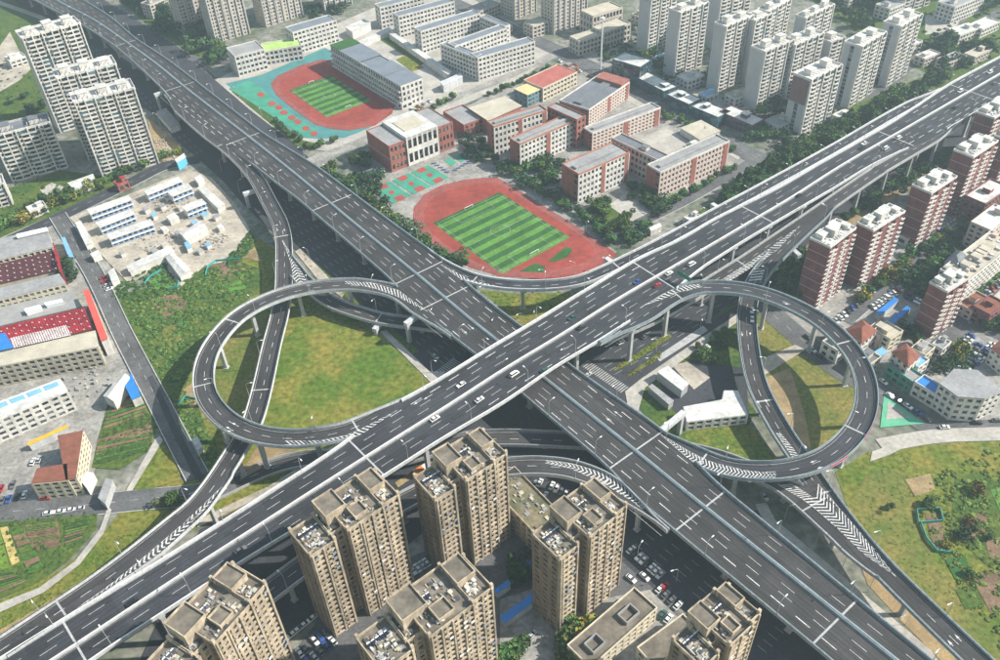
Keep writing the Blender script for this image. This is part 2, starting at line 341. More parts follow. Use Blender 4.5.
rB = Ribbon('B', [(x, y, ZB) for x, y in [(20, -22), (61, 3), (93, 19.3), (126.7, 42.6), (158.9, 65.9), (183, 86), (249.2, 137.5), (300, 178), (352.5, 222), (415, 273), (443.5, 297), (482.5, 330), (499, 342), (546, 380), (590, 415), (640, 455), (687.5, 494), (750, 544), (845, 620), (890, 656), (960, 712)]], 15, 15, smooth=30)
rB.set_edges([(40, -30), (80, -2), (136.4, 39.4), (167, 59.4), (195.8, 81.1), (263.7, 134.2), (317.5, 167), (410, 236), (443, 259.6), (468, 285), (500, 311), (522, 327), (569, 365), (620, 401), (660, 428), (690, 455), (708, 477), (750, 511), (861, 602.5), (930, 659), (990, 708)],
             [(0, -15), (40, 3), (80, 24), (115.5, 46.6), (142.8, 70.7), (165, 92), (183, 117), (204, 133.5), (222, 143), (249.2, 162.3), (279.8, 186.4), (295, 197), (345, 240), (392, 281), (408, 302), (418.6, 310), (475.6, 355), (522.5, 395), (560, 427), (612, 471), (630, 496), (650, 511), (695, 549), (750, 594), (817.5, 650), (860, 686)], 6)
rLoopL = Ribbon('loop_left', [(446, 332, ZB), (424, 315, ZB), (400, 293, 15.1), (372, 286, 15.6), (342, 284.8, 16), (308, 288), (280, 296), (256, 306), (238, 317), (215, 340.5), (204.5, 365), (204.5, 390), (209.5, 402), (227, 421.5), (255, 434.8), (288, 439.3), (319, 437.8), (350, 430, 23.6), (386, 412, ZA), (420, 393, ZA)], 5, 5, smooth=16, bias=-.05) if False else None
def lerp_z(pts, z0, z1):
    """photo points with heights graded evenly from z0 to z1"""
    n = len(pts); d = [0]
    for a, b in zip(pts, pts[1:]): d.append(d[-1] + math.dist(a, b))
    return [(p[0], p[1], z0 + (z1 - z0) * q / d[-1]) for p, q in zip(pts, d)]
rLL = Ribbon('LL', [(452, 337, ZB), (428, 318, ZB)] + lerp_z([(402, 295), (385, 288.5), (365, 285.5), (342, 284.8), (310, 287.8), (282, 294.5), (256, 305.5), (236, 318), (215.5, 341), (204.5, 365), (204, 390), (210, 403), (227, 421.5), (255, 434.8), (288, 439.3), (319, 437.8), (350, 431)], ZB, ZA - .2) + [(386, 412, ZA), (425, 389, ZA)], 5.0, 5.0, smooth=14, bias=-.06)
rLR = Ribbon('LR', [(600, 343, ZA), (636, 322, ZA)] + lerp_z([(672, 297), (690, 290.5), (708, 287.5), (735, 288.5), (763, 294), (791, 304.8), (819, 320), (841, 339), (858, 361), (866.5, 387), (864.5, 414), (852, 436), (830, 456), (803, 467), (772, 472), (742, 470.5), (712, 464)], ZA - .1, ZB + .1) + [(676, 444, ZB), (640, 420, ZB)], 5.0, 5.0, smooth=14, bias=-.06)
rD = Ribbon('D', [(425, 248, ZB), (448, 267, ZB), (470, 278.5, ZB), (508, 285.3, 15.4), (544, 286, 16), (580, 281.5, 17), (616, 266, 18.3), (650, 249.5, 20), (680, 233.5, 21.5), (720, 211.5, 23), (775, 182, ZA), (840, 146, ZA), (893, 115, ZA), (940, 90, ZA)], 4.0, 4.0, smooth=14, bias=-.06)
rC1 = Ribbon('C1', [(165, 95, ZB), (205, 131, ZB), (228, 148.5, ZB - .2), (246.5, 166, 14.2), (258, 181, 13.2), (268, 200, 12), (279, 220.5, 10.6), (283.5, 238, 9.3), (284, 262, 7.8), (283.5, 290, 7), (279, 318, 7.4), (272, 344, 8.6), (262, 389, 12), (252, 424, 14), (241, 443, 15), (227, 465.5, 16.5), (204.5, 498, 19), (178, 523.5, 21), (140, 555, 22.6), (100, 584, ZA - .4), (50, 617, ZA), (0, 650, ZA), (-60, 690, ZA)], 4.9, 4.9, smooth=14, bias=-.08)
rC2 = Ribbon('C2', [(284, 238, 9.3), (289, 258, 8.2), (302, 280, 6.6), (330, 302, 5.6), (358, 312.5, 5.4), (388, 320.5, 5.4), (425, 324.5, 5.4), (480, 334, 5.5), (540, 345, 6), (590, 341, 7), (640, 324, 8.6), (678, 304, 10.4), (712, 282.5, 12), (745, 262, 13.8), (776, 241, 16), (815, 214.5, 19.2), (850, 190, 21.5), (878, 171, ZA - .4), (915, 149, ZA), (960, 123, ZA)], 4.4, 4.4, smooth=14, bias=-.10)
rG = Ribbon('G', [(1010, 692, ZB), (975, 659, ZB), (917, 603, 13), (880, 566, 11.3), (848, 528, 9.6), (822, 493, 8.4), (799, 458, 8.2), (782, 433, 8.6), (769, 410, 9.2), (757, 386, 9.9), (750, 355, 10.7), (746.8, 325, 11.6), (748, 303, 12.3), (755, 282, 13.3), (770, 262, 14.8), (796, 236, 17), (822, 213, 19.4), (850, 192, 21.5)], 4.9, 4.9, smooth=14, bias=-.12)
rH = Ribbon('H', [(925, 611, 13.3), (878, 572, 11.5), (848, 543, 10.2), (815, 513, 8.7), (787, 490, 7.2), (760, 475.5, 6.6), (725, 461, 6), (690, 452, 5.6), (650, 446.5, 5.4), (600, 442, 5.4), (540, 439, 5.4), (496, 438, 5.4), (464, 440.5, 5.2), (430, 449, 4.6), (390, 460, 3.4), (350, 461, 2), (318, 458, .9), (285, 463, .3), (250, 476, .2), (222, 490, .2), (192, 503, .2)], 4.7, 4.7, smooth=14, bias=-.14)
rE = Ribbon('E', [(120, 712, 21), (160, 676, 20), (205, 643, 18.5), (250, 607, 16.6), (300, 569, 14.6), (350, 534, 13.6), (400, 504, 13), (430, 488.5, 13), (465, 474.5, 13.3), (509, 467.5, 13.8), (540, 466, 14.2), (572, 470, 14.6), (604, 482, ZB - .1), (634, 503, ZB), (668, 531, ZB)], 4.9, 4.9, smooth=14, bias=-.06)
def taper(r, head, tail, w=.8, run=34.0):
    for flag, dist in ((head, r.s), (tail, r.L - r.s)):
        if flag:
            f = np.clip((dist - 2) / run, 0, 1); f = f * f * (3 - 2 * f)
            r.wl = w + (r.wl - w) * f; r.wr = w + (r.wr - w) * f
for _r in (rLL, rLR, rD): taper(_r, True, True)
taper(rC1, True, False); taper(rC2, True, True); taper(rG, False, True); taper(rH, True, False); taper(rE, False, True)
def set_side(r, pts, side):
    ss, dd = [], []
    for x, y in pts: q, i, d = r.on(x, y); ss.append(r.s[i]); dd.append(d if side > 0 else -d)
    o = np.argsort(ss); ss = np.array(ss)[o]; dd = np.array(dd)[o]; w = r.wl if side > 0 else r.wr; m = (r.s >= ss[0]) & (r.s <= ss[-1]); w[m] = np.maximum(w[m], np.interp(r.s[m], ss, dd))
set_side(rC1, [(232, 478), (221, 494), (199, 522), (163, 556), (126, 581), (85, 608)], 1); rC1.wl[:] = rC1.wl
set_side(rH, [(785, 482), (812, 490), (828, 500), (846, 515), (868, 542), (893, 575), (905, 588)], -1)
def conform(r, o, dist, sel):
    """where two decks merge they lie in one plane"""
    i, d, al = o.locate_many(r.c); e = np.maximum(np.maximum(d - o.wl[i], -d - o.wr[i]), 0) + al; w = np.clip((dist + 14 - e) / 14, 0, 1) * sel; w = w * w * (3 - 2 * w)
    r.z = r.z * (1 - w) + (o.z[i] + r.bias - o.bias) * w
conform(rH, rG, 8, rH.s < rH.L * .3); conform(rC2, rC1, 6, rC2.s < 70); conform(rG, rC2, 6, rG.s > rG.L - 110)
for _r, _a, _b in ((rLL, rB, rA), (rLR, rA, rB), (rD, rB, rA)): conform(_r, _a, 6, _r.s < 70); conform(_r, _b, 6, _r.s > _r.L - 90)
conform(rE, rB, 6, rE.s > rE.L - 80); conform(rC2, rA, 5, rC2.s > rC2.L - 90); conform(rC1, rB, 5, rC1.s < 60); conform(rC1, rA, 5, rC1.s > rC1.L - 110)
RIBS = dict(A=rA, B=rB, LL=rLL, LR=rLR, D=rD, C1=rC1, C2=rC2, G=rG, H=rH, E=rE)
def inside_any(r, d_list, margin, tol=1.6, skip=()):
    """for each station: is the point at offset d on another deck of about the same height"""
    out = np.zeros(r.n, bool); pts = np.stack([r.c[:, 0] + r.nr[:, 0] * d_list, r.c[:, 1] + r.nr[:, 1] * d_list], 1)
    for k, o in RIBS.items():
        if o is r or k in skip: continue
        i, d, al = o.locate_many(pts)
        out |= (d < o.wl[i] - margin) & (d > -o.wr[i] + margin) & (al < 2.5) & (np.abs(o.z[i] - r.z) < tol)
    return out
def runs(mask):
    res = []; i = 0
    while i < len(mask):
        if mask[i]:
            j = i
            while j + 1 < len(mask) and mask[j + 1]: j += 1
            if j - i >= 2: res.append((i, j))
            i = j + 1
        else: i += 1
    return res
def dashes(r, mb, d, s0, s1, on=6.0, gap=9.0, w=.16, dz=.03, phase=0.0):
    sv = s0 + phase
    while sv + on < s1: r.quad(mb, sv, sv + on, d - w / 2, d + w / 2, dz); sv += on + gap
def build_viaduct(r, name, label, asp, rail_m, para_m, parapet_w=.55, median=None, girder=2.0, joints=(), lanes=None, para_h=1.0, solid_edges=True):
    mid = r.n // 2; t = thing(name, label, 'viaduct' if median is not None else 'ramp', (r.c[mid, 0], r.c[mid, 1], 0))
    mb = MB(); mb.uv = []
    for i in range(r.n):
        for f in (0, .5, 1):
            d = r.wl[i] * (1 - f) - r.wr[i] * f; q = r.off(i, d); mb.v.append((q[0], q[1], r.z[i])); mb.uv.append((d, r.s[i]))
    for i in range(r.n - 1):
        for j in (0, 1): mb.f.append((3 * i + j, 3 * i + j + 1, 3 * i + j + 4, 3 * i + j + 3)); mb.m.append(0)
    mb.build('deck', asp, t)
    mb = MB()
    r.sweep(mb, lambda i: [(r.wl[i], -.03), (-r.wr[i], -.03), (-r.wr[i] - .05, -.55), (-r.wr[i] * .62, -.8), (-r.wr[i] * .5, -girder), (r.wl[i] * .5, -girder), (r.wl[i] * .62, -.8), (r.wl[i] + .05, -.55)])
    mb.build('girder', conc, t)
    for sg, wv in ((1, r.wl), (-1, r.wr)):
        d = sg * (wv - parapet_w / 2)
        m = ~inside_any(r, d, .9 if median is None else 1.4)
        for i0, i1 in runs(m):
            mb = MB(); e = lambda i, a: sg * (wv[i] - a)
            r.sweep(mb, lambda i: [(e(i, -.02), -.3), (e(i, -.02), para_h), (e(i, parapet_w - .1), para_h), (e(i, parapet_w), .0)])
            p = mb.build('parapet', para_m, t)
            mb = MB()
            r.sweep(mb, lambda i: [(e(i, .08), para_h + .28), (e(i, .08), para_h + .45), (e(i, .34), para_h + .45), (e(i, .34), para_h + .28)])
            for i in range(i0, i1):      # posts of the hand rail
                if i % 1 == 0:
                    q0 = r.off(i, e(i, .12)); q1 = r.off(i, e(i, .28)); q2 = q1 + r.t[i] * .2; q3 = q0 + r.t[i] * .2; b = len(mb.v)
                    for zz in (para_h - .02, para_h + .3):
                        for q in (q0, q1, q2, q3): mb.v.append((q[0], q[1], r.z[i] + zz))
                    for f in ((0, 1, 5, 4), (1, 2, 6, 5), (2, 3, 7, 6), (3, 0, 4, 7)): mb.f.append(tuple(b + k for k in f)); mb.m.append(0)
            # keep only the part of the rail that stands on this parapet
            mb2 = MB(); r.sweep(mb2, lambda i: [(e(i, -.03), -.3), (e(i, -.03), para_h), (e(i, parapet_w - .1), para_h), (e(i, parapet_w), .0)], i0, i1)
            p.data.clear_geometry(); lc = np.array(world_loc(t)); p.data.from_pydata((np.array(mb2.v) - lc).tolist(), [], mb2.f)
            k8 = 4 * r.n; mr = MB(); r.sweep(mr, lambda i: [(e(i, .08), para_h + .28), (e(i, .08), para_h + .45), (e(i, .34), para_h + .45), (e(i, .34), para_h + .28)], i0, i1)
            b = len(mr.v); mr.v += mb.v[k8:]; sh = b - k8
            mr.f += [tuple(q + sh for q in f) for f in mb.f if min(f) >= k8]; mr.m += [0] * (len(mr.f) - len(mr.m))
            mr.build('handrail', rail_m, p)
    if median is not None:
        mw, mm, mh = median; mb = MB()
        r.sweep(mb, lambda i: [(mw / 2, 0.01), (mw / 2 - .2, mh), (-mw / 2 + .2, mh), (-mw / 2, 0.01)]); md = mb.build('median_barrier', mm, t)
        mb = MB(); r.sweep(mb, lambda i: [(.16, mh), (.16, mh + .22), (-.16, mh + .22), (-.16, mh)]); mb.build('rail', rail_m, md)
    if lanes: lanes(r, t)
    for jx in joints:
        p, i, d = r.on(*jx); mb = MB(); w = .38
        sv = r.s[i]; r.quad(mb, sv - w, sv + w, -r.wr[i] + parapet_w, r.wl[i] - parapet_w, .022); mb.build('expansion_joint', conc, t)
    return t
def a_lanes(r, t):
    mb = MB(); ms = MB()
    for sg, wv in ((1, r.wl), (-1, r.wr)):
        for k in range(1, 7):
            d = 1.1 + 3.65 * k
            m = wv > d + 2.6
            for i0, i1 in runs(m):
                last = (wv[i0:i1 + 1] < d + 6.0).mean() > .5
                dashes(r, mb, sg * d, r.s[i0], r.s[i1], 6, 9 if not last else 5, .17 if not last else .34, phase=(k * 4.0) % 15)
        for i0, i1 in runs(~inside_any(r, sg * (wv - 2), .5)):
            for i in range(i0, i1):
                a, b, c, d_ = [r.off(j, sg * (wv[j] - q)) for j, q in ((i, 1.15), (i, 1.0), (i + 1, 1.0), (i + 1, 1.15))]
                n = len(ms.v); ms.v += [(a[0], a[1], r.z[i] + .026), (b[0], b[1], r.z[i] + .026), (c[0], c[1], r.z[i + 1] + .026), (d_[0], d_[1], r.z[i + 1] + .026)]
                ms.f.append((n, n + 1, n + 2, n + 3) if sg < 0 else (n, n + 3, n + 2, n + 1)); ms.m.append(0)
        r.quad(ms, 0, r.L - .1, sg * 1.1 - .07, sg * 1.1 + .07, .026)
    mb.build('lane_marking', paint, t, kind='stuff'); ms.build('edge_line', paint_old, t)
def ramp_lanes(r, t):
    mb = MB(); m = ~inside_any(r, r.wl * 0, 1.0, .5)
    m &= (r.wl + r.wr) < 11.2
    for i0, i1 in runs(m): dashes(r, mb, .3, r.s[i0], r.s[i1], 4, 6, .2)
    mb.build('lane_marking', paint, t, kind='stuff')
    ms = MB()
    for sg in (1, -1):
        for i0, i1 in runs(~inside_any(r, sg * (r.wl - 1), .2, .6)): r.quad(ms, r.s[i0], r.s[i1], sg * 3.6 - .08, sg * 3.6 + .08, .026)
    ms.build('edge_line', paint_old, t)
VIA = {}
VIA['A'] = build_viaduct(rA, 'elevated_expressway', 'upper elevated expressway running from lower left to upper right with cars on it', asph_a, white_p, conc_w, .8, (1.3, conc, .8), 2.2,
    [(80, 643), (365, 460), (658, 275.5), (760, 216), (892, 137), (969, 92)], a_lanes)
VIA['B'] = build_viaduct(rB, 'elevated_expressway', 'brown-grey elevated expressway from upper left to lower right passing beneath the other one', asph_b, steel_b, steel_b, .7, (1.7, steel_b, .9), 2.0,
    [(126, 43), (182, 85), (249, 137.5), (330, 203), (416, 274), (445, 298), (633, 449), (704, 507), (840, 616)], a_lanes)
VIA['LL'] = build_viaduct(rLL, 'loop_ramp', 'left loop ramp circling over the dry grass field', asph_b, steel_b, conc_w, .5, None, 1.7, [(232, 320), (203, 384), (355, 428)], ramp_lanes)
VIA['LR'] = build_viaduct(rLR, 'loop_ramp', 'right loop ramp with blue-grey railing beside the red brick towers', asph_a, steel_b, steel_b, .5, None, 1.7, [(679, 294), (846, 343), (855, 430), (705, 461)], ramp_lanes)
VIA['D'] = build_viaduct(rD, 'slip_ramp', 'curved slip ramp skirting the lower edge of the large running track', asph_a, white_p, conc_w, .5, None, 1.7, [(476, 279.5), (617, 265)], ramp_lanes)
VIA['C1'] = build_viaduct(rC1, 'slip_ramp', 'long slip ramp passing under the left loop and rising at lower left', asph_b, steel_dk, conc_w, .5, None, 1.7, [(223, 145), (284, 236), (262, 389), (64, 608)], ramp_lanes)
VIA['C2'] = build_viaduct(rC2, 'slip_ramp', 'low ramp under both expressways that rises along the upper right one', asph_b, steel_g, conc, .5, None, 1.5, [(377, 318), (743, 263), (826, 207)], ramp_lanes)
VIA['G'] = build_viaduct(rG, 'slip_ramp', 'slip ramp through the right loop interior with chevrons at lower right', asph_b, steel_b, steel_b, .5, None, 1.7, [(764, 400), (823, 495)], ramp_lanes)
VIA['H'] = build_viaduct(rH, 'slip_ramp', 'lowest ramp running beneath both expressways behind the tan towers', asph_b, steel_g, conc, .5, None, 1.4, [(808, 508)], ramp_lanes)
VIA['E'] = build_viaduct(rE, 'slip_ramp', 'slip ramp curving behind the tan towers to the lower right expressway', asph_b, steel_g, conc, .5, None, 1.6, [(424, 491), (606, 484)], ramp_lanes)
# --- hatched gores
def on_top(x, y, names):
    best = None
    for k in names:
        p, i, d = RIBS[k].on(x, y); r = RIBS[k]
        if -r.wr[i] - .2 < d < r.wl[i] + .2 and (best is None or p[2] > best[2]): best = p
    return best if best is not None else RIBS[names[0]].on(x, y)[0]
def gore(owner, ea, eb, n, names, chevron=0.0, w=.38, rim=True, slant=1.2):
    """stripes between two photo polylines"""
    def smp(poly, f):
        seg = [0]
        for a, b in zip(poly, poly[1:]): seg.append(seg[-1] + math.dist(a, b))
        t = f * seg[-1]
        return np.array([np.interp(t, seg, [p[0] for p in poly]), np.interp(t, seg, [p[1] for p in poly])])
    mb = MB(); up = np.array([0, 0, .10])
    G = lambda q: on_top(q[0], q[1], names) + up
    for k in range(n):
        f0 = k / n; f1 = f0 + w / n
        if chevron == 0.0:
            sl = lambda f: min(f + slant / n, 1.0)
            q = [G(smp(ea, f0)), G(smp(eb, sl(f0))), G(smp(eb, sl(f1))), G(smp(ea, f1))]; mb.poly(q)
        else:
            sh = chevron / n
            mid = lambda f: .5 * (smp(ea, min(max(f, 0), 1)) + smp(eb, min(max(f, 0), 1)))
            mb.poly([G(smp(ea, f0)), G(mid(f0 + sh)), G(mid(f1 + sh)), G(smp(ea, f1))]); mb.poly([G(mid(f0 + sh)), G(smp(eb, f0)), G(smp(eb, f1)), G(mid(f1 + sh))])
    if rim:
        for poly in (ea, eb):
            for a, b in zip(np.linspace(0, .97, 14), np.linspace(.07, 1, 14)):
                p, q = G(smp(poly, a)), G(smp(poly, b)); t = q - p; nn = np.array([-t[1], t[0], 0]); nn = nn / (np.linalg.norm(nn) + 1e-6) * .09
                mb.poly([p - nn, p + nn, q + nn, q - nn])
    for j, f in enumerate(mb.f):     # all facing up
        a, b, c = (np.array(mb.v[i]) for i in f[:3])
        if np.cross(b - a, c - a)[2] < 0: mb.f[j] = f[::-1]
    mb.build('hatched_gore', paint, VIA[owner], kind='stuff')
gore('LL', [(345, 281.5), (372, 283), (398, 290), (428, 312)], [(345, 283.5), (372, 287.5), (396, 296), (428, 312)], 26, ['LL', 'B'])
gore('D', [(440, 264), (470, 280), (505, 288), (530, 290.5)], [(440, 264), (466, 283), (505, 290), (530, 291)], 22, ['D', 'B'])
gore('LL', [(285, 441), (320, 441), (348, 435), (365, 427), (398, 410)], [(285, 445), (320, 445), (348, 440), (362, 434), (398, 410)], 26, ['LL', 'A'])
gore('E', [(545, 460.5), (572, 464), (606, 473.5), (622, 484), (660, 518)], [(545, 463), (572, 469), (604, 484), (620, 494), (660, 518)], 30, ['E', 'B'], .9)
gore('LR', [(660, 434), (690, 452), (712, 462.5), (745, 470.5), (776, 474)], [(660, 434), (686, 457), (708, 471), (745, 477.5), (776, 478)], 34, ['LR', 'B'], .9)
gore('LR', [(643, 306), (663, 294.5), (678, 286.5), (700, 284)], [(643, 306), (663, 299), (679, 292), (702, 287)], 16, ['LR', 'A'])
gore('C1', [(282, 240), (287, 252), (291, 263), (293, 276), (297, 290)], [(282, 240), (290, 252), (297, 264), (304, 276), (309, 288)], 18, ['C1', 'C2'], -.9)
gore('G', [(802, 499), (813, 507), (837, 528), (863, 553.5), (896, 577)], [(818, 484), (831, 499), (853, 524.6), (876, 552), (896, 577)], 27, ['G', 'H'], 2.0)
gore('H', [(779, 485.5), (802, 499)], [(792, 484), (812, 497)], 8, ['H'], 0.0, .4, True, .2)
gore('C1', [(223, 486), (182, 525), (142, 559), (110, 585), (72, 612)], [(227, 488), (195, 519), (160, 556), (126, 579), (72, 612)], 34, ['C1', 'A'], .8)
gore('C2', [(720, 281), (748, 263), (770, 248), (800, 226)], [(728, 282), (754, 266), (776, 251), (800, 226)], 26, ['C2', 'G'])
gore('G', [(749, 281), (754, 267)], [(760, 283), (765, 269)], 5, ['G'])
gore('G', [(776, 433), (786, 448), (797, 464)], [(779, 432), (792, 447), (803, 463)], 12, ['G'])
# --- arrows on the ramps
def arrow(owner, x, y, back=False):
    r = RIBS[owner]; p, i, d = r.on(x, y); mb = MB(); t = np.array([*r.t[i], 0]) * (-1 if back else 1); nn = np.array([-t[1], t[0], 0]); z = np.array([0, 0, .04])
    mb.poly([p - t * 2.5 - nn * .12 + z, p - t * 2.5 + nn * .12 * -1 + z + nn * .24, p + t * .8 + nn * .12 + z, p + t * .8 - nn * .12 + z][::-1]); mb.poly([p + t * .7 - nn * .55 + z, p + t * 2.6 + z, p + t * .7 + nn * .55 + z][::-1])
    for j, f in enumerate(mb.f):
        a, b, c = (np.array(mb.v[k]) for k in f[:3])
        if np.cross(b - a, c - a)[2] < 0: mb.f[j] = f[::-1]
    mb.build('lane_arrow', paint, VIA[owner])
for o, x, y, bk in [('LL', 306, 286, 0), ('LL', 309, 291, 0), ('LL', 236, 425, 1), ('LL', 230, 429, 1), ('G', 759, 404, 0), ('G', 767, 403, 0), ('LR', 815, 461, 0), ('LR', 822, 467, 0), ('LR', 784, 303, 0), ('LR', 780, 307, 0), ('C1', 277, 229, 0), ('C1', 284, 229, 0), ('G', 742, 333, 1), ('G', 750, 332, 1),
                   ('G', 960, 640, 0), ('G', 953, 646, 0), ('B', 464, 331, 0), ('B', 471, 327, 0), ('B', 610, 421, 1), ('B', 618, 414, 1), ('A', 418, 402, 1), ('A', 428, 397, 1), ('C1', 232, 454, 0)]: arrow(o, x, y, bk)
# --- piers
def clear_of_decks(x, y, ztop, margin=1.6, skip=None):
    for k, o in RIBS.items():
        if o is skip: continue
        i, d = o.locate((x, y))
        if np.linalg.norm(o.c[i, :2] - (x, y)) < max(o.wl[i], o.wr[i]) + margin and -o.wr[i] - margin < d < o.wl[i] + margin and 1.0 < o.z[i] < ztop - 1.0: return False
    return True
def piers(k, spacing, offs, colw=1.5, cap_h=1.3, start=12.0, girder=2.0):
    r = RIBS[k]; t = VIA[k]; sv = start
    while sv < r.L - 5:
        i = int(np.searchsorted(r.s, sv)); i = min(i, r.n - 1); zt = r.z[i] - girder + .05
        if zt > 2.5 and not inside_any(r, np.zeros(r.n), 1.0, .8)[i]:
            cols = [f * (r.wl[i] if f > 0 else r.wr[i]) for f in offs]
            ok = [d for d in cols if clear_of_decks(*r.off(i, d), r.z[i], skip=r)]
            if ok:
                for d in ok:
                    mb = MB(fr=(np.array([*r.c[i, :2], 0.0]), r.t[i], r.nr[i])); h = colw / 2; e = colw * .42
                    ring = [(-h, -e), (-e, -h), (e, -h), (h, -e), (h, e), (e, h), (-e, h), (-h, e)]; b = len(mb.v)
                    for zz, k2 in ((-.3, 1.5), (.45, 1.5), (.5, 1.0), (zt - 3.2, 1.0), (zt - cap_h * .6, 1.25)):
                        mb.v += [mb.pt(q[0] * k2, d + q[1] * k2, zz) for q in ring]
                    for lv in range(4):
                        for j in range(8): mb.f.append((b + lv * 8 + j, b + lv * 8 + (j + 1) % 8, b + lv * 8 + 8 + (j + 1) % 8, b + lv * 8 + 8 + j)); mb.m.append(0)
                    p = mb.build('pier', conc, t)
                mb = MB(fr=(np.array([*r.c[i, :2], 0.0]), r.t[i], r.nr[i]))
                a, b = min(ok) - colw * 1.1, max(ok) + colw * 1.1
                mb.box(-colw * .62, colw * .62, a, b, zt - cap_h, zt); mb.build('pier_cap', conc_w, t)
        sv += spacing
_memo = {}
_ia = inside_any
def inside_any(r, d, m, tol=1.6, skip=()):
    key = (r.name, round(float(np.sum(d)), 2), m, tol)
    if key not in _memo: _memo[key] = _ia(r, d, m, tol, skip)
    return _memo[key]
piers('A', 30, (.62, -.62), 1.9, 1.8, girder=2.2); piers('B', 30, (.55, -.55), 1.8, 1.7)
for k in ('LL', 'LR'): piers(k, 27, (0.0,), 1.9, 1.6, 20, 1.7)
for k in ('D', 'C1', 'C2', 'G', 'E'): piers(k, 27, (0.0,), 1.7, 1.4, 14, 1.7)
piers('H', 27, (0.0,), 1.6, 1.2, 14, 1.4)
# --- white straddle beams with one leg beside the deck (photo points of inner end, outer end, height)
def straddle(owner, a, b, z, w=2.6, dep=2.2):
    A_, B_ = P(*a, z), P(*b, z); d = (B_ - A_)[:2]; L = np.linalg.norm(d); U = d / L; V = np.array([-U[1], U[0]])
    mb = MB(fr=(np.array([A_[0], A_[1], 0.0]), U, V)); mb.box(0, L, -w / 2, w / 2, z - dep, z); o = mb.build('straddle_beam', conc_w, VIA[owner])
    mb = MB(fr=(np.array([A_[0], A_[1], 0.0]), U, V)); mb.box(L - 2.2, L - .4, -.9, .9, -.2, z - dep + .01); mb.build('column', conc, o)
for a in [('B', (430, 305), (405, 323), ZB - .9), ('C2', (384, 317), (374, 329), 4.8), ('B', (655, 435), (684, 411), ZB - .9), ('B', (172, 88), (154, 94), ZB - .9), ('C1', (262, 187), (243, 193), 11.5), ('D', (618, 266), (606, 257), 16.6), ('D', (725, 211), (712, 203), 21.8), ('C2', (790, 246), (800, 255), 14.5), ('C2', (372, 318), (380, 332), 4.9)][:8]: straddle(*a)
# --- sign gantry boards on the upper expressway and a green sign
def sign_board(owner, x, y, w, h, colr, label, up=5.5):
    r = RIBS[owner]; p, i, d = r.on(x, y); tg = thing('road_sign', label, 'road sign', p); fr = (p, r.nr[i], r.t[i])
    mb = MB(fr=fr); mb.box(-.15, .15, -.15, .15, 0, up + h); mb.build('post', steel_g, tg)
    mb = MB(fr=fr); mb.box(-w / 2, w / 2, -.28, -.18, up, up + h); mb.build('panel', colr, tg)
sg_green = mat('sign_green', (.02, .2, .13), .5, .05)
sign_board('A', 683, 283, 9, 2.6, sg_green, 'green direction sign on a post beside the loop exit of the upper expressway', 3.5)
# ------------------------------------------------------------------ terrain and streets
mb = MB(); mb.poly([(-4000, -600, -.05), (4000, -600, -.05), (4000, 5000, -.05), (-4000, 5000, -.05)]); tag(mb.build('ground', town), kind='structure')
gp = ground_patch
# wide grass land around the interchange
gp('grass_field', [(100, 330), (112, 296), (165, 285), (215, 262), (243, 235), (262, 240), (290, 262), (330, 300), (383, 337), (432, 382), (400, 410), (345, 450), (260, 500), (160, 545), (150, 480), (190, 480), (120, 345)], grass, 1)
gp('grass_field', [(278, 345), (300, 325), (345, 322), (378, 336), (430, 381), (395, 408), (350, 424), (300, 428), (262, 425)], mat('meadow', (.075, .13, .018), 1, .4, .04, col2=(.2, .175, .038), fine=.35, spec=.1, bump=.6, thr=(.42, .66)), 2)
gp('grass_field', [(214, 385), (215, 355), (235, 330), (268, 312), (262, 345), (250, 395), (240, 416), (225, 408)], grass_dry, 2)
gp('dirt_path', [(262, 438), (300, 446), (262, 468), (240, 480), (248, 462)], ochre, 2)
gp('grass_field', [(690, 425), (748, 422), (785, 468), (720, 462), (683, 442)], grass, 2)
gp('grass_field', [(756, 300), (800, 330), (842, 362), (858, 390), (856, 425), (835, 445), (800, 455), (775, 430), (758, 395), (752, 350)], grass_dry, 2)
gp('grass_field', [(640, 380), (700, 338), (742, 310), (745, 360), (748, 400), (756, 412), (745, 430), (700, 440), (668, 440), (640, 410)], grass_g, 1)
gp('grass_field', [(835, 472), (868, 452), (905, 446), (1060, 436), (1060, 720), (1010, 700), (960, 640), (900, 575), (850, 515)], grass, 1)
gp('grass_field', [(850, 505), (870, 470), (905, 470), (915, 510), (935, 560), (975, 610), (1015, 660), (1040, 700), (1000, 690), (940, 620), (890, 565)], grass_dry, 2)
gp('grass_field', [(-60, 640), (0, 600), (60, 570), (100, 538), (120, 512), (185, 505), (210, 505), (150, 560), (80, 605), (0, 656), (-60, 700)], grass, 1)
gp('dirt_strip', [(0, 630), (55, 598), (95, 572), (128, 548), (140, 552), (100, 582), (50, 614), (0, 648)], ochre, 2)
gp('dirt_strip', [(850, 540), (862, 548), (900, 590), (960, 652), (975, 675), (945, 665), (900, 620), (868, 585)], ochre, 2)
gp('grass_field', [(480, 290), (520, 294), (580, 292), (600, 290), (575, 310), (535, 332), (515, 320)], grass, 1)
gp('grass_field', [(250, 500), (285, 470), (330, 455), (300, 480), (262, 502), (225, 525)], grass_g, 2)
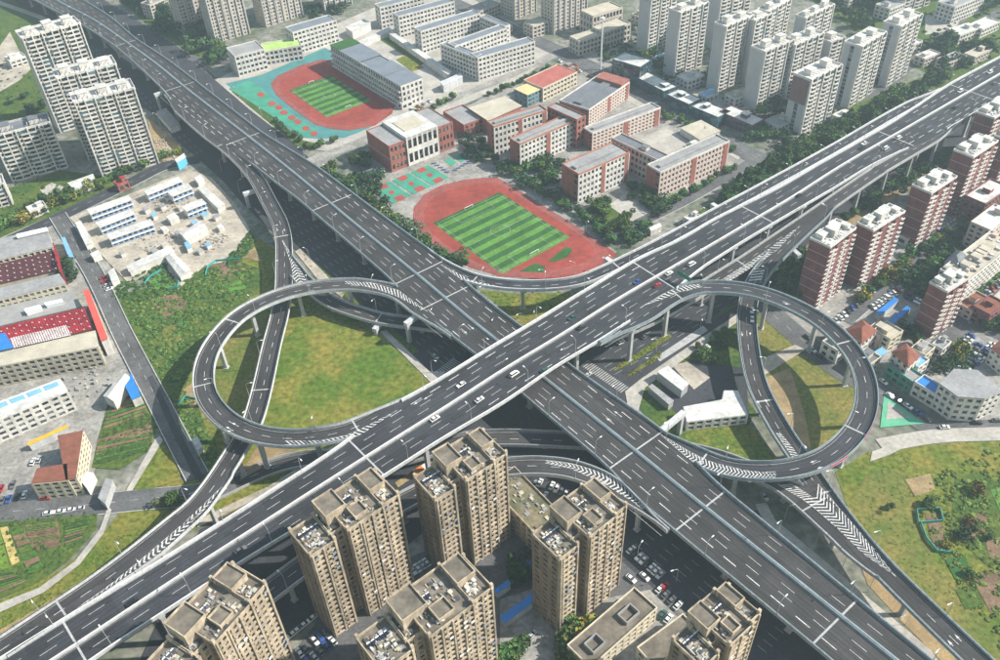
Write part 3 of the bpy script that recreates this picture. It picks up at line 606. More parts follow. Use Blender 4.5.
# ground level streets
gp('surface_road', [(-30, -30), (70, -30), (104, 0), (152, 29), (192, 57), (230, 90), (278, 128), (330, 178), (420, 250), (480, 300), (540, 338), (520, 420), (437, 386), (383, 335), (345, 300), (300, 254), (267, 227), (244, 205), (222, 180), (195, 156), (178, 143), (154, 114), (140, 106), (110, 78), (47, 22)], asph_g, 3)
gp('surface_road', [(140, 660), (200, 530), (270, 492), (345, 446), (437, 386), (520, 330), (600, 300), (680, 262), (760, 225), (840, 185), (1000, 92), (1060, 60), (1060, 100), (1000, 118), (970, 138), (947, 151), (920, 168), (880, 194), (840, 222), (813, 243), (790, 266), (770, 290), (738, 317), (698, 343), (668, 364), (640, 384), (628, 392), (640, 450), (700, 510), (767, 511), (850, 590), (930, 661), (980, 710), (800, 710), (740, 662), (700, 622), (622, 568), (590, 520), (520, 500), (440, 520), (330, 605), (290, 630), (250, 700)], asph_g, 3)
gp('traffic_island', [(596, 381), (590, 371), (640, 345), (648, 343), (646, 352)][:0] or [(613, 372), (617, 366), (668, 333), (672, 337), (634, 362)], grass, 6)
gp('traffic_island', [(626, 379), (629, 374), (660, 352), (663, 356)], grass, 6)
gp('traffic_island', [(699, 328), (703, 324), (740, 300), (742, 303)], grass_g, 6)
gp('median_strip', [(655, 358), (660, 362), (708, 331), (703, 326)], conc, 7)
gp('median_strip', [(300, 258), (304, 254), (420, 352), (412, 354)], grass_g, 6)
gp('dirt_strip', [(725, 268), (735, 270), (790, 232), (800, 225), (790, 222)], ochre, 6)
gp('dirt_strip', [(793, 262), (800, 264), (830, 238), (870, 214), (905, 192), (940, 170), (965, 152), (960, 148), (910, 178), (860, 206), (815, 236)], ochre, 6)
gp('dirt_strip', [(395, 483), (398, 488), (425, 470), (440, 455), (432, 458)], ochre, 6)
gp('footway', [(295, 252), (300, 249), (328, 277), (345, 293), (342, 298), (318, 280)], sand, 7)
gp('footway', [(380, 332), (386, 330), (430, 372), (445, 372), (437, 390), (428, 380)], pave_l, 7)
gp('footway', [(755, 505), (766, 503), (775, 520), (850, 583), (930, 650), (960, 690), (945, 690), (915, 662), (838, 594), (768, 531)], pave_l, 7)
gp('footway', [(198, 528), (196, 521), (268, 487), (330, 448), (345, 440), (347, 447), (310, 468), (270, 493)], sand, 7)
gp('footway', [(625, 392), (640, 380), (697, 341), (738, 314), (741, 320), (700, 348), (645, 388), (638, 412), (628, 408)], pave_l, 7)
for k, (a, b) in enumerate([((585, 363), (628, 392))]):
    mk = MB(); A_, B_ = P(*a), P(*b); d = (B_ - A_)[:2]; L = np.linalg.norm(d); U = d / L; V = np.array([-U[1], U[0]]); mk.fr = (np.array([A_[0], A_[1], .24]), U, V)
    n = int(L / 1.3)
    for i in range(n):
        mk.poly([(i * 1.3, -3, 0), (i * 1.3 + .6, -3, 0), (i * 1.3 + .6, 2.5, 0), (i * 1.3, 2.5, 0)])
    tag(mk.build('zebra_crossing', paint_old), kind='structure')
for k, (a, b) in enumerate([((440, 374), (458, 360))]):
    mk = MB(); A_, B_ = P(*a), P(*b); d = (B_ - A_)[:2]; L = np.linalg.norm(d); U = d / L; V = np.array([-U[1], U[0]]); mk.fr = (np.array([A_[0], A_[1], .24]), U, V)
    for i in range(int(L / 1.3)): mk.poly([(i * 1.3, -3, 0), (i * 1.3 + .6, -3, 0), (i * 1.3 + .6, 3, 0), (i * 1.3, 3, 0)])
    tag(mk.build('zebra_crossing', paint_old), kind='structure')
def ground_lanes(name, pts, offs, on=4, gap=6, w=.2, z=.23):
    r = Ribbon(name, [(x, y, 0.0) for x, y in pts], 5, 5, smooth=6); mb = MB()
    for d in offs: dashes(r, mb, d, 0, r.L, on, gap, w, dz=z)
    tag(mb.build('road_marking', paint_old), 'faded lane dashes painted on the surface road', None, None, 'stuff')
ground_lanes('gb', [(270, 205), (330, 255), (400, 312), (470, 368)], (-8, -4.5, -1, 2.5, 6, 9.5, 13))
ground_lanes('ga', [(598, 362), (650, 332), (700, 302), (745, 276)], (-12, -8.5, -5, 0, 3.5), on=5)
ground_lanes('gb2', [(640, 540), (700, 590), (780, 655)], (-3, 0.5, 4, 8))
ground_lanes('gl', [(60, 25), (110, 68), (160, 120), (200, 158)], (-6, -2.5, 1, 4.5))
ground_lanes('gr', [(110, 4), (160, 36), (215, 80), (275, 128)], (0, 3.5))
# streets
strip('street', [(-40, 262), (0, 245), (60, 217), (130, 183), (165, 166), (200, 160)], 11, asph_g, 8, None, .14, [0.0])
strip('street', [(58, 216), (73, 240), (92, 270), (105, 295), (121, 330), (140, 367), (160, 405), (178, 440), (198, 478)], 9.5, asph_l, 9, None, .9, [0.0])
strip('street', [(-40, 520), (0, 513), (60, 508), (110, 503), (150, 499), (200, 494), (235, 482)], 11, asph_l, 8, None, .14, [0.0])
strip('street', [(748, 292), (770, 312), (800, 338), (835, 367), (876, 390), (908, 412), (935, 428), (970, 431), (1050, 428)], 13, asph_l, 4, None, None, [0.0])
strip('street', [(880, 446), (900, 442), (940, 436), (1000, 434), (1050, 432)], 8, pave_l, 5)
strip('street', [(845, 322), (865, 305), (898, 279), (927, 256), (953, 238), (1000, 207), (1050, 175)], 7, asph_l, 5, None, .12)
strip('street', [(905, 283), (920, 292), (945, 316), (960, 330)], 6, asph_l, 6)
strip('street', [(935, 350), (962, 318), (1000, 288), (1060, 240)], 8, asph_l, 6, None, .12)
strip('street', [(915, 375), (935, 358), (968, 328), (985, 330), (1010, 342), (1050, 360)], 6.5, asph_l, 7, None, .12)
strip('street', [(596, 244), (618, 234), (650, 218), (690, 198), (735, 172), (760, 157)], 8, asph_l, 8, None, .12)
strip('street', [(430, -8), (457, 4), (556, 50), (600, 72), (645, 97), (700, 128), (745, 152), (800, 180)], 16, asph_l, 8, None, .14, [-3.5, 0, 3.5])
strip('street', [(300, 165), (330, 154), (365, 140), (420, 113), (455, 98), (500, 80), (556, 54)], 9, pave, 7, None, .12)
strip('street', [(190, 58), (225, 62), (262, 58)], 9, asph_l, 5)
strip('street', [(-20, -4), (47, 20), (60, 30)], 6, pave_l, 4)
strip('street', [(820, 128), (870, 100), (920, 55), (960, 20), (1000, -4)], 8, asph_l, 5)
strip('street', [(880, 82), (940, 45), (1000, 12), (1050, -12)], 9, asph_l, 6)
# hard standings, yards and farm land
gp('construction_yard', [(70, 218), (150, 186), (190, 170), (212, 178), (236, 205), (250, 230), (240, 248), (226, 262), (205, 266), (178, 290), (165, 262), (130, 285), (108, 262), (95, 248)], sand, 6)
gp('dirt_strip', [(205, 258), (245, 235), (255, 248), (262, 262), (235, 256), (215, 268)], ochre, 5)
gp('yard', [(85, 262), (108, 262), (120, 285), (110, 300), (98, 285)], pave, 6)
gp('yard', [(-20, 330), (60, 300), (90, 300), (118, 345), (145, 400), (110, 440), (95, 470), (80, 520), (-20, 530)], pave, 2)
gp('yard', [(-20, 222), (50, 208), (75, 250), (88, 290), (-20, 330)], pave, 2)
gp('farm_plot', [(108, 405), (140, 392), (158, 425), (148, 452), (120, 470), (92, 468), (98, 440)], grass_g, 6)
gp('farm_plot', [(98, 440), (150, 424), (154, 432), (96, 456)], soil, 7)
gp('farm_plot', [(112, 404), (138, 396), (142, 402), (110, 413)], soil, 7)
gp('grass_field', [(126, 490), (156, 442), (166, 446), (181, 470), (180, 480), (150, 490)], grass, 6)
gp('footpath', [(118, 505), (128, 488), (155, 440), (160, 436), (163, 441), (130, 495), (122, 506)], pave_l, 7)
gp('farm_plot', [(-30, 522), (98, 512), (96, 530), (70, 560), (40, 582), (-30, 612)], grass_g, 6)
gp('farm_plot', [(24, 526), (58, 522), (62, 545), (40, 552), (30, 545)], soil, 7)
gp('farm_plot', [(0, 528), (8, 527), (20, 562), (12, 566)], mat('ripe_crop', (.42, .33, .12), .95, .25, .3), 7)
gp('farm_plot', [(-12, 530), (0, 529), (10, 568), (-5, 572)], mat('young_crop', (.12, .2, .025), .95, .25, .3), 7)
gp('footpath', [(-20, 612), (40, 588), (75, 562), (100, 530), (108, 508), (112, 510), (104, 534), (80, 565), (44, 593), (-20, 622)], pave_l, 8)
gp('wild_ground', [(110, 302), (160, 282), (200, 268), (240, 262), (262, 270), (262, 290), (225, 315), (196, 350), (186, 385), (200, 415), (215, 440), (225, 470), (205, 490), (170, 430), (140, 360)], grass_g, 3)
gp('farm_plot', [(955, 478), (985, 470), (1010, 500), (1030, 560), (985, 565), (950, 530)], grass_g, 3)
gp('farm_plot', [(925, 515), (940, 512), (945, 545), (935, 552)], soil, 4)
gp('farm_plot', [(970, 575), (1020, 570), (1040, 610), (990, 612)], soil, 4)
gp('yard', [(655, 372), (690, 360), (745, 368), (750, 425), (690, 424), (668, 405)], asph_g, 4)
gp('yard', [(672, 366), (687, 362), (710, 378), (694, 390)], sand, 6)
gp('footpath', [(760, 360), (795, 345), (805, 350), (765, 375)], sand, 4)
gp('dirt_path', [(765, 378), (790, 368), (806, 420), (812, 455), (790, 445), (768, 405)], ochre, 3)
gp('plaza', [(872, 452), (930, 432), (915, 442), (890, 455), (870, 462)], pave_l, 6)
gp('ball_court', [(884, 394), (924, 424), (880, 428)], mat('court_green', (.10, .36, .22), .8, .12), 6)
gp('ball_court', [(888, 402), (910, 418), (886, 420)], pave_l, 7)
gp('car_park', [(925, 372), (968, 330), (1010, 340), (1010, 400), (960, 380)], pave, 4)
gp('estate_ground', [(770, 320), (800, 295), (900, 205), (1000, 140), (1060, 110), (1060, 420), (960, 420), (880, 375), (830, 340)], pave, 1)
gp('car_park', [(290, 660), (325, 610), (405, 560), (440, 545), (500, 490), (590, 490), (620, 560), (700, 630), (760, 700), (260, 700)], asph_l, 4)
gp('plaza', [(500, 600), (560, 580), (600, 600), (650, 590), (700, 640), (700, 700), (500, 700)], pave, 5)
gp('school_ground', [(215, 80), (300, 40), (380, 5), (440, -20), (560, 50), (520, 80), (430, 120), (330, 152), (300, 148), (250, 110)], pave_l, 4)
gp('school_ground', [(360, 165), (420, 130), (500, 90), (570, 70), (650, 105), (740, 155), (735, 175), (650, 222), (600, 245), (560, 230), (480, 170), (400, 210), (370, 190)], pave, 4)
gp('plaza', [(600, 212), (628, 192), (660, 205), (655, 215), (640, 222), (622, 220)], pave_l, 6)
gp('plaza', [(640, 140), (665, 127), (700, 150), (672, 166)], pave_l, 6)
gp('grass_field', [(585, 210), (600, 200), (632, 222), (620, 232), (605, 232)], grass_g, 6)
gp('grass_field', [(380, 40), (395, 36), (430, 60), (420, 66)], grass_g, 6)
gp('grass_field', [(396, 60), (406, 55), (424, 68), (412, 72)], grass, 7)
gp('park_ground', [(-40, 200), (20, 185), (60, 170), (130, 180), (60, 212), (0, 238), (-40, 255)], grass_g, 2)
gp('plaza', [(40, 190), (52, 183), (64, 187), (60, 195), (46, 197)], pave_l, 5)
gp('park_ground', [(-60, 0), (10, -5), (45, 22), (70, 60), (60, 120), (0, 120), (-60, 140)], grass_g, 1)
gp('dirt_path', [(-10, 60), (10, 32), (20, 52), (38, 62), (20, 80), (0, 92)], sand, 2)
gp('dirt_strip', [(148, 118), (160, 128), (195, 162), (188, 166), (165, 165), (150, 140)], ochre, 5)
gp('park_ground', [(110, -10), (230, -20), (225, 50), (205, 62), (150, 28)], grass_g, 1)
gp('park_ground', [(780, -20), (1040, -40), (1040, 60), (960, 90), (900, 60), (840, 20)], grass_g, 1)
gp('plaza', [(925, 16), (935, 12), (945, 22), (960, 20), (955, 30), (925, 35)], pave_l, 5)
gp('park_ground', [(780, 160), (840, 110), (940, 70), (950, 82), (860, 135), (790, 180), (740, 205), (690, 232), (680, 225), (730, 190)], grass_g, 5)
# ------------------------------------------------------------------ sports grounds
turf_a = mat('turf_light', (.08, .2, .035), .95, .2, .1, fine=.6); turf_b = mat('turf_dark', (.028, .095, .02), .95, .2, .1, fine=.6)
track_r = mat('track_red', (.25, .045, .032), .9, .18, .05, fine=.3); track_b = mat('court_blue', (.06, .2, .2), .9, .16, .08); court_g = mat('court_teal', (.05, .25, .17), .9, .16, .1); court_r = mat('court_red', (.32, .06, .05), .9, .14, .2)
def pitch(c, n, lvl, name_mark):
    """striped football pitch; c = four photo corners, stripes run across the first side"""
    w = PP(c); a, b, d = w[0], w[1], w[3]
    for i in range(n):
        f0, f1 = i / n, (i + 1) / n; A1, A2 = a + (d - a) * f0, a + (d - a) * f1; B1, B2 = b + (w[2] - b) * f0, b + (w[2] - b) * f1
        mb = MB(); mb.poly([(q[0], q[1], lvl * .05 + .03) for q in (A1, A2, B2, B1)]); o = mb.build('turf_stripe', turf_a if i % 2 else turf_b, PITCH_ROOT)
    mk = MB(); z = lvl * .05 + .03 + .02
    def L(p, q, t=.07):
        dd = q - p; nn = np.array([-dd[1], dd[0]]); nn = nn / np.linalg.norm(nn) * t
        pts = [p - nn, q - nn, q + nn, p + nn]; mk.poly([(x[0], x[1], z) for x in pts])
    g2 = lambda f, g: (a + (d - a) * f + (b - a) * g + ((w[2] - b) - (d - a)) * f * g)[:2]
    for q in [((.03, .04), (.97, .04)), ((.97, .04), (.97, .96)), ((.97, .96), (.03, .96)), ((.03, .96), (.03, .04)), ((.5, .04), (.5, .96)), ((.03, .25), (.17, .25)), ((.17, .25), (.17, .75)), ((.17, .75), (.03, .75)), ((.97, .25), (.83, .25)), ((.83, .25), (.83, .75)), ((.83, .75), (.97, .75))]: L(g2(*q[0]), g2(*q[1]))
    for k in range(24):
        t0, t1 = 2 * math.pi * k / 24, 2 * math.pi * (k + 1) / 24; L(g2(.5 + .09 * math.cos(t0), .5 + .115 * math.sin(t0)), g2(.5 + .09 * math.cos(t1), .5 + .115 * math.sin(t1)))
    mk.build('line_marking', paint_old, PITCH_ROOT, kind='stuff')
    for f in (.03, .97):
        p0, p1 = g2(f, .44), g2(f, .56); mb = MB()
        for a_, b_ in (((*p0, 0), (*p0, 2.3)), ((*p0, 2.3), (*p1, 2.3)), ((*p1, 2.3), (*p1, 0))): mb.tube([a_, b_], [.14, .14], 5)
        mb.build('goal_frame', white_p, PITCH_ROOT)
PITCH_ROOT = gp('sports_ground', [(372, 186), (400, 176), (450, 155), (486, 166), (617, 252), (600, 268), (560, 278), (505, 280), (470, 272), (420, 240), (395, 215)], pave, 6)
o = gp('running_track', [(413, 222), (414, 208), (424, 195), (441, 186), (465, 180), (485, 178), (497, 178), (508, 184), (545, 207), (585, 232), (616, 254), (608, 268), (580, 277), (540, 279.5), (500, 277), (470, 268), (445, 253), (425, 238)], track_r, 8); o.parent = PITCH_ROOT
pitch([(432.9, 223.6), (499.6, 192.9), (569.9, 238), (502, 274.7)], 16, 9, 'big')
for q in ([(548, 262), (566, 247), (573, 250), (567, 258), (556, 262)], [(519, 272), (535, 264), (545, 267), (544, 273)]): gp('worn_turf', q, turf_b, 10).parent = PITCH_ROOT
def court(cs, lvl, red=True):
    gp('court_surface', cs, court_g, lvl).parent = PITCH_ROOT
    if red:
        w = np.array(cs, float); m = w.mean(0)
        for a, b in ((0, 1), (2, 3)):
            e = (w[a] + w[b]) / 2; h = (w[b] - w[a]) * .22; inw = (m - e) * .45
            gp('key_area', [tuple(e - h), tuple(e + h), tuple(e + h + inw), tuple(e - h + inw)], court_r, lvl + 1).parent = PITCH_ROOT
        gp('centre_circle', [tuple(m + np.array([3.0 * math.cos(t), 2.0 * math.sin(t)])) for t in np.linspace(0, 6.283, 13)[:-1]], court_r, lvl + 1).parent = PITCH_ROOT
court([(372, 189), (390, 182), (411, 196), (393, 204.5)], 9); court([(392, 181), (409, 173.5), (431, 187), (413, 195)], 9); court([(411, 173), (428, 165.5), (449, 178), (432, 186)], 9)
court([(444, 161), (450, 158), (457, 163), (451, 167)], 9, False); court([(454, 157), (461, 154), (468, 159), (461, 163)], 9, False)
PITCH_ROOT = gp('sports_ground', [(226, 84), (262, 75), (308, 55), (325, 48), (338, 55), (396, 103), (370, 128), (345, 138), (318, 139), (300, 138), (250, 102)], track_b, 6)
o = gp('running_track', [(271, 84), (278, 76), (300, 66), (322, 60), (334, 61), (365, 83), (396, 104), (392, 114), (375, 126), (350, 131), (335, 130), (315, 125), (290, 107), (276, 95)], track_r, 8); o.parent = PITCH_ROOT
o = gp('court_surface', [(229, 89), (248, 81), (262, 88), (274, 101), (292, 114), (312, 127), (319, 134), (308, 138), (275, 118), (250, 102)], court_g, 8); o.parent = PITCH_ROOT
for x, y in ((261, 95), (272, 104), (279, 108), (292, 118), (298, 122), (306, 129), (314, 134), (284, 113)): gp('play_circle', [(x + 4 * math.cos(t), y + 2.4 * math.sin(t)) for t in np.linspace(0, 6.283, 11)[:-1]], court_r, 9).parent = PITCH_ROOT
pitch([(289.5, 90.5), (331, 75.8), (371.8, 100.8), (326.8, 118)], 14, 9, 'small')

# plots in the rough land left of the loop, with teal net fences
for q, m in (([(148, 283), (160, 274), (174, 279), (176, 288), (160, 292)], turf_a), ([(205, 272), (212, 264), (240, 262), (246, 270), (228, 278)], soil), ([(225, 284), (240, 280), (247, 288), (232, 296)], turf_a), ([(150, 300), (175, 294), (190, 305), (165, 318)], soil), ([(180, 392), (192, 384), (200, 400), (192, 410)], ochre), ([(160, 330), (175, 322), (182, 340), (170, 348)], grass_dry), ([(196, 402), (204, 398), (218, 432), (210, 438)], grass_dry)): gp('farm_plot', q, m, 5)
net_t = mat('net_teal', (.04, .3, .27), .8, .15, .5)
def net(pts, label):
    w = PP(pts); t = thing('net_fence', label, 'fence', w[0]); mb = MB()
    for a, b in zip(w, w[1:]):
        d = (b - a)[:2]; L_ = np.linalg.norm(d); U = d / L_; mb.fr = (np.array([a[0], a[1], 0]), U, np.array([-U[1], U[0]])); mb.box(0, L_, -.12, .12, .35, 1.7)
    mb.fr = None; mb.build('net', net_t, t)
    mb = MB()
    for a in w: mb.tube([(a[0], a[1], 0), (a[0], a[1], 2.1)], [.09, .07], 5)
    mb.build('posts', steel_g, t, kind='stuff')
net([(145, 285), (150, 278), (162, 271)], 'teal net fence beside the white gabled yard shed'); net([(168, 290), (178, 288), (180, 279)], 'teal net fence right of the small green plot'); net([(206, 276), (208, 268), (216, 262), (240, 260)], 'teal net fence around the brown plot left of the ramp'); net([(178, 406), (186, 398), (196, 400)], 'teal net fence beside the left loop foot')
net([(916, 511), (939, 510), (942.5, 522), (918, 524), (916, 511)], 'teal net fence round the small plot on the right field'); net([(920, 524), (926, 540), (936, 552), (950, 554)], 'curved teal net fence below the small right plot')

gp('dark_lane_strip', [(148, 378), (153, 376), (178, 428), (204, 478), (196, 481), (172, 432)], asph_g, 11)  # darker asphalt laid flat over the right half of the lane's lower end
gp('hedge_strip', [(232, 92), (240, 90), (300, 140), (318, 144), (316, 150), (298, 147)], grass_g, 7)
for q, m in (([(960, 520), (985, 512), (990, 530), (965, 540)], soil), ([(985, 540), (1015, 535), (1020, 555), (990, 560)], soil), ([(945, 560), (965, 556), (972, 575), (955, 580)], turf_b), ([(990, 490), (1012, 484), (1020, 505), (1000, 512)], turf_a), ([(955, 590), (975, 585), (985, 605), (965, 610)], grass_g), ([(905, 480), (930, 474), (935, 490), (915, 497)], ochre)): gp('farm_plot', q, m, 5)

def lane_lines(root, poly, fs):
    w = PP(poly); c = w.mean(0)
    # round the outline first
    for _ in range(2): w = np.array([q for a, b in zip(w, np.roll(w, -1, 0)) for q in (a * .75 + b * .25, a * .25 + b * .75)])
    for f in fs:
        r = c + (w - c) * f; mb = MB(); n = len(r)
        for i in range(n):
            a, b = r[i], r[(i + 1) % n]; d = (b - a)[:2]; nn = np.array([-d[1], d[0]]) / (np.linalg.norm(d) + 1e-9) * .045; q = [(a[0] - nn[0], a[1] - nn[1], .5), (b[0] - nn[0], b[1] - nn[1], .5), (b[0] + nn[0], b[1] + nn[1], .5), (a[0] + nn[0], a[1] + nn[1], .5)]
            if np.cross(np.subtract(q[1], q[0]), np.subtract(q[2], q[0]))[2] < 0: q = q[::-1]
            mb.poly(q)
        o = mb.build('lane_line', paint_old, root)
roots = [o for o in bpy.data.objects if o.name.startswith('sports_ground')]
lane_lines(roots[0], [(413, 222), (414, 208), (424, 195), (441, 186), (465, 180), (485, 178), (497, 178), (508, 184), (545, 207), (585, 232), (612, 252), (604, 266), (580, 275), (540, 279), (500, 277), (470, 268), (445, 253), (425, 238)], (.985, .965, .945, .925, .905, .885))
lane_lines(roots[1], [(271, 84), (278, 76), (300, 66), (322, 60), (334, 61), (365, 83), (394, 104), (390, 114), (375, 126), (350, 131), (335, 130), (315, 125), (290, 107), (276, 95)], (.98, .95, .92, .89))
def crop_rows(c, n, mats, seed):
    """ridges of vegetables on an allotment: four photo corners, rows run along the first side"""
    a, b, cc, d = PP(c); rd = random.Random(seed); root = tag(bpy.data.objects.new('allotment', None), kind='structure'); COL.objects.link(root); root.location = tuple(a)
    for i in range(n):
        f0 = (i + .12) / n; f1 = (i + .8) / n; q = [a + (d - a) * f0, b + (cc - b) * f0, b + (cc - b) * f1, a + (d - a) * f1]; h = rd.uniform(.45, .75)
        if np.cross((q[1] - q[0])[:2], (q[2] - q[0])[:2]) < 0: q = q[::-1]
        mb = MB(); mb.prism([(p[0], p[1], h) for p in q], .0); mb.build('crop_row', mats[rd.randrange(len(mats))], root)
veg = [mat('crop_a', (.05, .12, .02), 1, .4, .6, fine=2.0, bump=.8), mat('crop_b', (.085, .14, .03), 1, .4, .6, fine=2.0, bump=.8), mat('crop_c', (.035, .075, .02), 1, .4, .6, fine=2.0, bump=.8), soil]
crop_rows([(10, 530), (22, 528), (45, 568), (30, 576)], 7, veg, 1); crop_rows([(64, 523), (92, 518), (80, 542), (66, 548)], 9, veg, 2); crop_rows([(110, 408), (142, 398), (150, 414), (104, 430)], 6, veg, 3); crop_rows([(98, 444), (150, 434), (146, 452), (96, 466)], 6, veg, 4); crop_rows([(26, 527), (56, 523), (58, 540), (30, 544)], 12, [soil, soil, veg[1]], 5); crop_rows([(-25, 575), (10, 572), (28, 582), (-20, 602)], 8, veg, 6)
gp('plaza', [(598, 70), (640, 92), (748, 150), (738, 160), (640, 108), (592, 82)], pave_l, 6); gp('plaza', [(640, 80), (690, 84), (760, 118), (750, 130), (690, 104)], pave, 6); gp('plaza', [(560, 50), (600, 40), (640, 60), (612, 74)], pave, 6)
gp('plaza', [(690, 92), (712, 84), (722, 92), (702, 102)], sand, 7); gp('plaza', [(655, 66), (675, 60), (682, 70), (662, 76)], sand, 7); gp('plaza', [(730, 112), (752, 104), (760, 112), (740, 120)], sand, 7)
# ------------------------------------------------------------------ buildings
def HT(base, top):
    """height of a vertical edge seen from photo point base up to photo point top"""
    b = P(*base)[:2]; zs = np.linspace(2, 140, 700)
    return float(zs[int(np.argmin([np.linalg.norm(P(*top, z)[:2] - b) for z in zs]))])
def corner_frame(end, corner, right, h):
    fr, L = frame(corner, right, h); e = P(*end, h)[:2] - fr[0][:2]; return fr, L, float(abs(e @ fr[2]))
def grid(mw, fr, L, z0, z1, nf, nc, band=.42, pier=.3, dep=.3, m=0, e=0.0):
    """wall of bands and piers standing proud of the glazing behind: real openings"""
    fh = (z1 - z0) / nf; cw = L / nc; old = mw.fr; mw.fr = fr
    for k in range(nf + 1):
        b0 = z0 + k * fh - band * fh * .35; b1 = z0 + k * fh + band * fh * .65
        mw.box(-e, L + e, -dep, .02, max(b0, z0), min(b1, z1), m)
    for j in range(nc + 1):
        c = j * cw; w = pier * cw * (.5 if 0 < j < nc else .5)
        mw.box(max(c - w, -dep - .03 if j == 0 else c - w), min(c + w, L + dep + .03 if j == nc else c + w), -dep - .04, .03, z0, z1 + .01, m)
    mw.fr = old
def solid(mw, fr, L, z0, z1, dep=.3, m=0, lines=0, ml=0):
    old = mw.fr; mw.fr = fr; mw.box(-.05, L + .05, -dep, .02, z0, z1, m)
    if lines:
        for k in range(1, lines): z = z0 + (z1 - z0) * k / lines; mw.box(-.06, L + .06, -dep - .06, .0, z - .16, z + .16, ml)
    mw.fr = old
def core(t, fr, L, D, z0, z1, gm):
    mb = MB(fr=fr); mb.box(0, L, 0, D, z0, z1); return mb.build('window_glazing', gm, t, kind='stuff')
def roof(t, fr, L, D, h, rm, pm, par=1.0, over=.3, name='roof'):
    mb = MB(fr=fr); mb.box(-over, L + over, -over, D + over, h, h + .25); r = mb.build(name, rm, t)
    if par:
        mb = MB(fr=fr); a = over + .05
        for q in ((-a, L + a, -a, -a + .35), (-a, L + a, D + a - .35, D + a), (-a, -a + .35, -a + .35, D + a - .35), (L + a - .35, L + a, -a + .35, D + a - .35)): mb.box(*q, h - .1, h + .25 + par)
        mb.build('parapet', pm, r)
    return r
def hut(t, fr, u0, u1, v0, v1, z0, z1, wm, rm=None, name='roof_hut'):
    mb = MB(fr=fr); mb.box(u0, u1, v0, v1, z0, z1 - .3, 0); mb.box(u0 - .25, u1 + .25, v0 - .25, v1 + .25, z1 - .3, z1, 1); return mb.build(name, [wm, rm or wm], t)
def clutter(t, fr, L, D, z, n, mats, seed, smin=.6, smax=2.2, hmax=1.6):
    rd = random.Random(seed)
    for mi, m in enumerate(mats):
        mb = MB(fr=fr)
        for _ in range(n // len(mats)):
            u, v, a, b = rd.uniform(1, L - 3), rd.uniform(1, D - 2.5), rd.uniform(smin, smax), rd.uniform(smin, smax); mb.box(u, u + a, v, v + b, z, z + rd.uniform(.3, hmax))
        mb.build('roof_clutter', m, t, kind='stuff')
def base_of(fr, L, D): O, U, V = fr; return (O[0] + U[0] * L / 2 + V[0] * D / 2, O[1] + U[1] * L / 2 + V[1] * D / 2, 0)
def block(name, label, cat, fr, L, D, h, nf, wall, rm, gm=None, nc=None, ns=None, band=.42, pier=.3, ends=None, par=.9, group=None, dep=.3, wall2=None, huts=0, seed=0, z0=0.0):
    """plain building: glazing core, wall grids with openings, roof with parapet"""
    t = thing(name, label, cat, base_of(fr, L, D), group); gm = gm or glass
    core(t, fr, L, D, z0, h, gm); nc = nc or max(int(L / 3.4), 1); ns = ns or max(int(D / 3.6), 1)
    mw = MB(); mats = [wall, wall2 or wall]
    grid(mw, fr, L, z0, h, nf, nc, band, pier, dep); grid(mw, sub(fr, L, D, 0, 2), L, z0, h, nf, nc, band, pier, dep)
    for f in (sub(fr, 0, D, 0, 3), sub(fr, L, 0, 0, 1)):
        if ends == 'solid': solid(mw, f, D, z0, h, dep, 1)
        else: grid(mw, f, D, z0, h, nf, ns, band + .05, pier + .15, dep, 1)
    mw.build('wall', mats, t)
    r = roof(t, fr, L, D, h, rm, wall, par)
    rd = random.Random(seed or int(L * 100))
    for k in range(huts):
        u = rd.uniform(.1, .75) * L; w = rd.uniform(3, 6); hut(t, fr, u, min(u + w, L - .5), D * .35, D * .35 + min(4.5, D * .4), h + .2, h + rd.uniform(2.4, 3.6), wall, rm)
    return t
car_glass_d = mat('collector_glass', (.012, .016, .03), .2, .1)
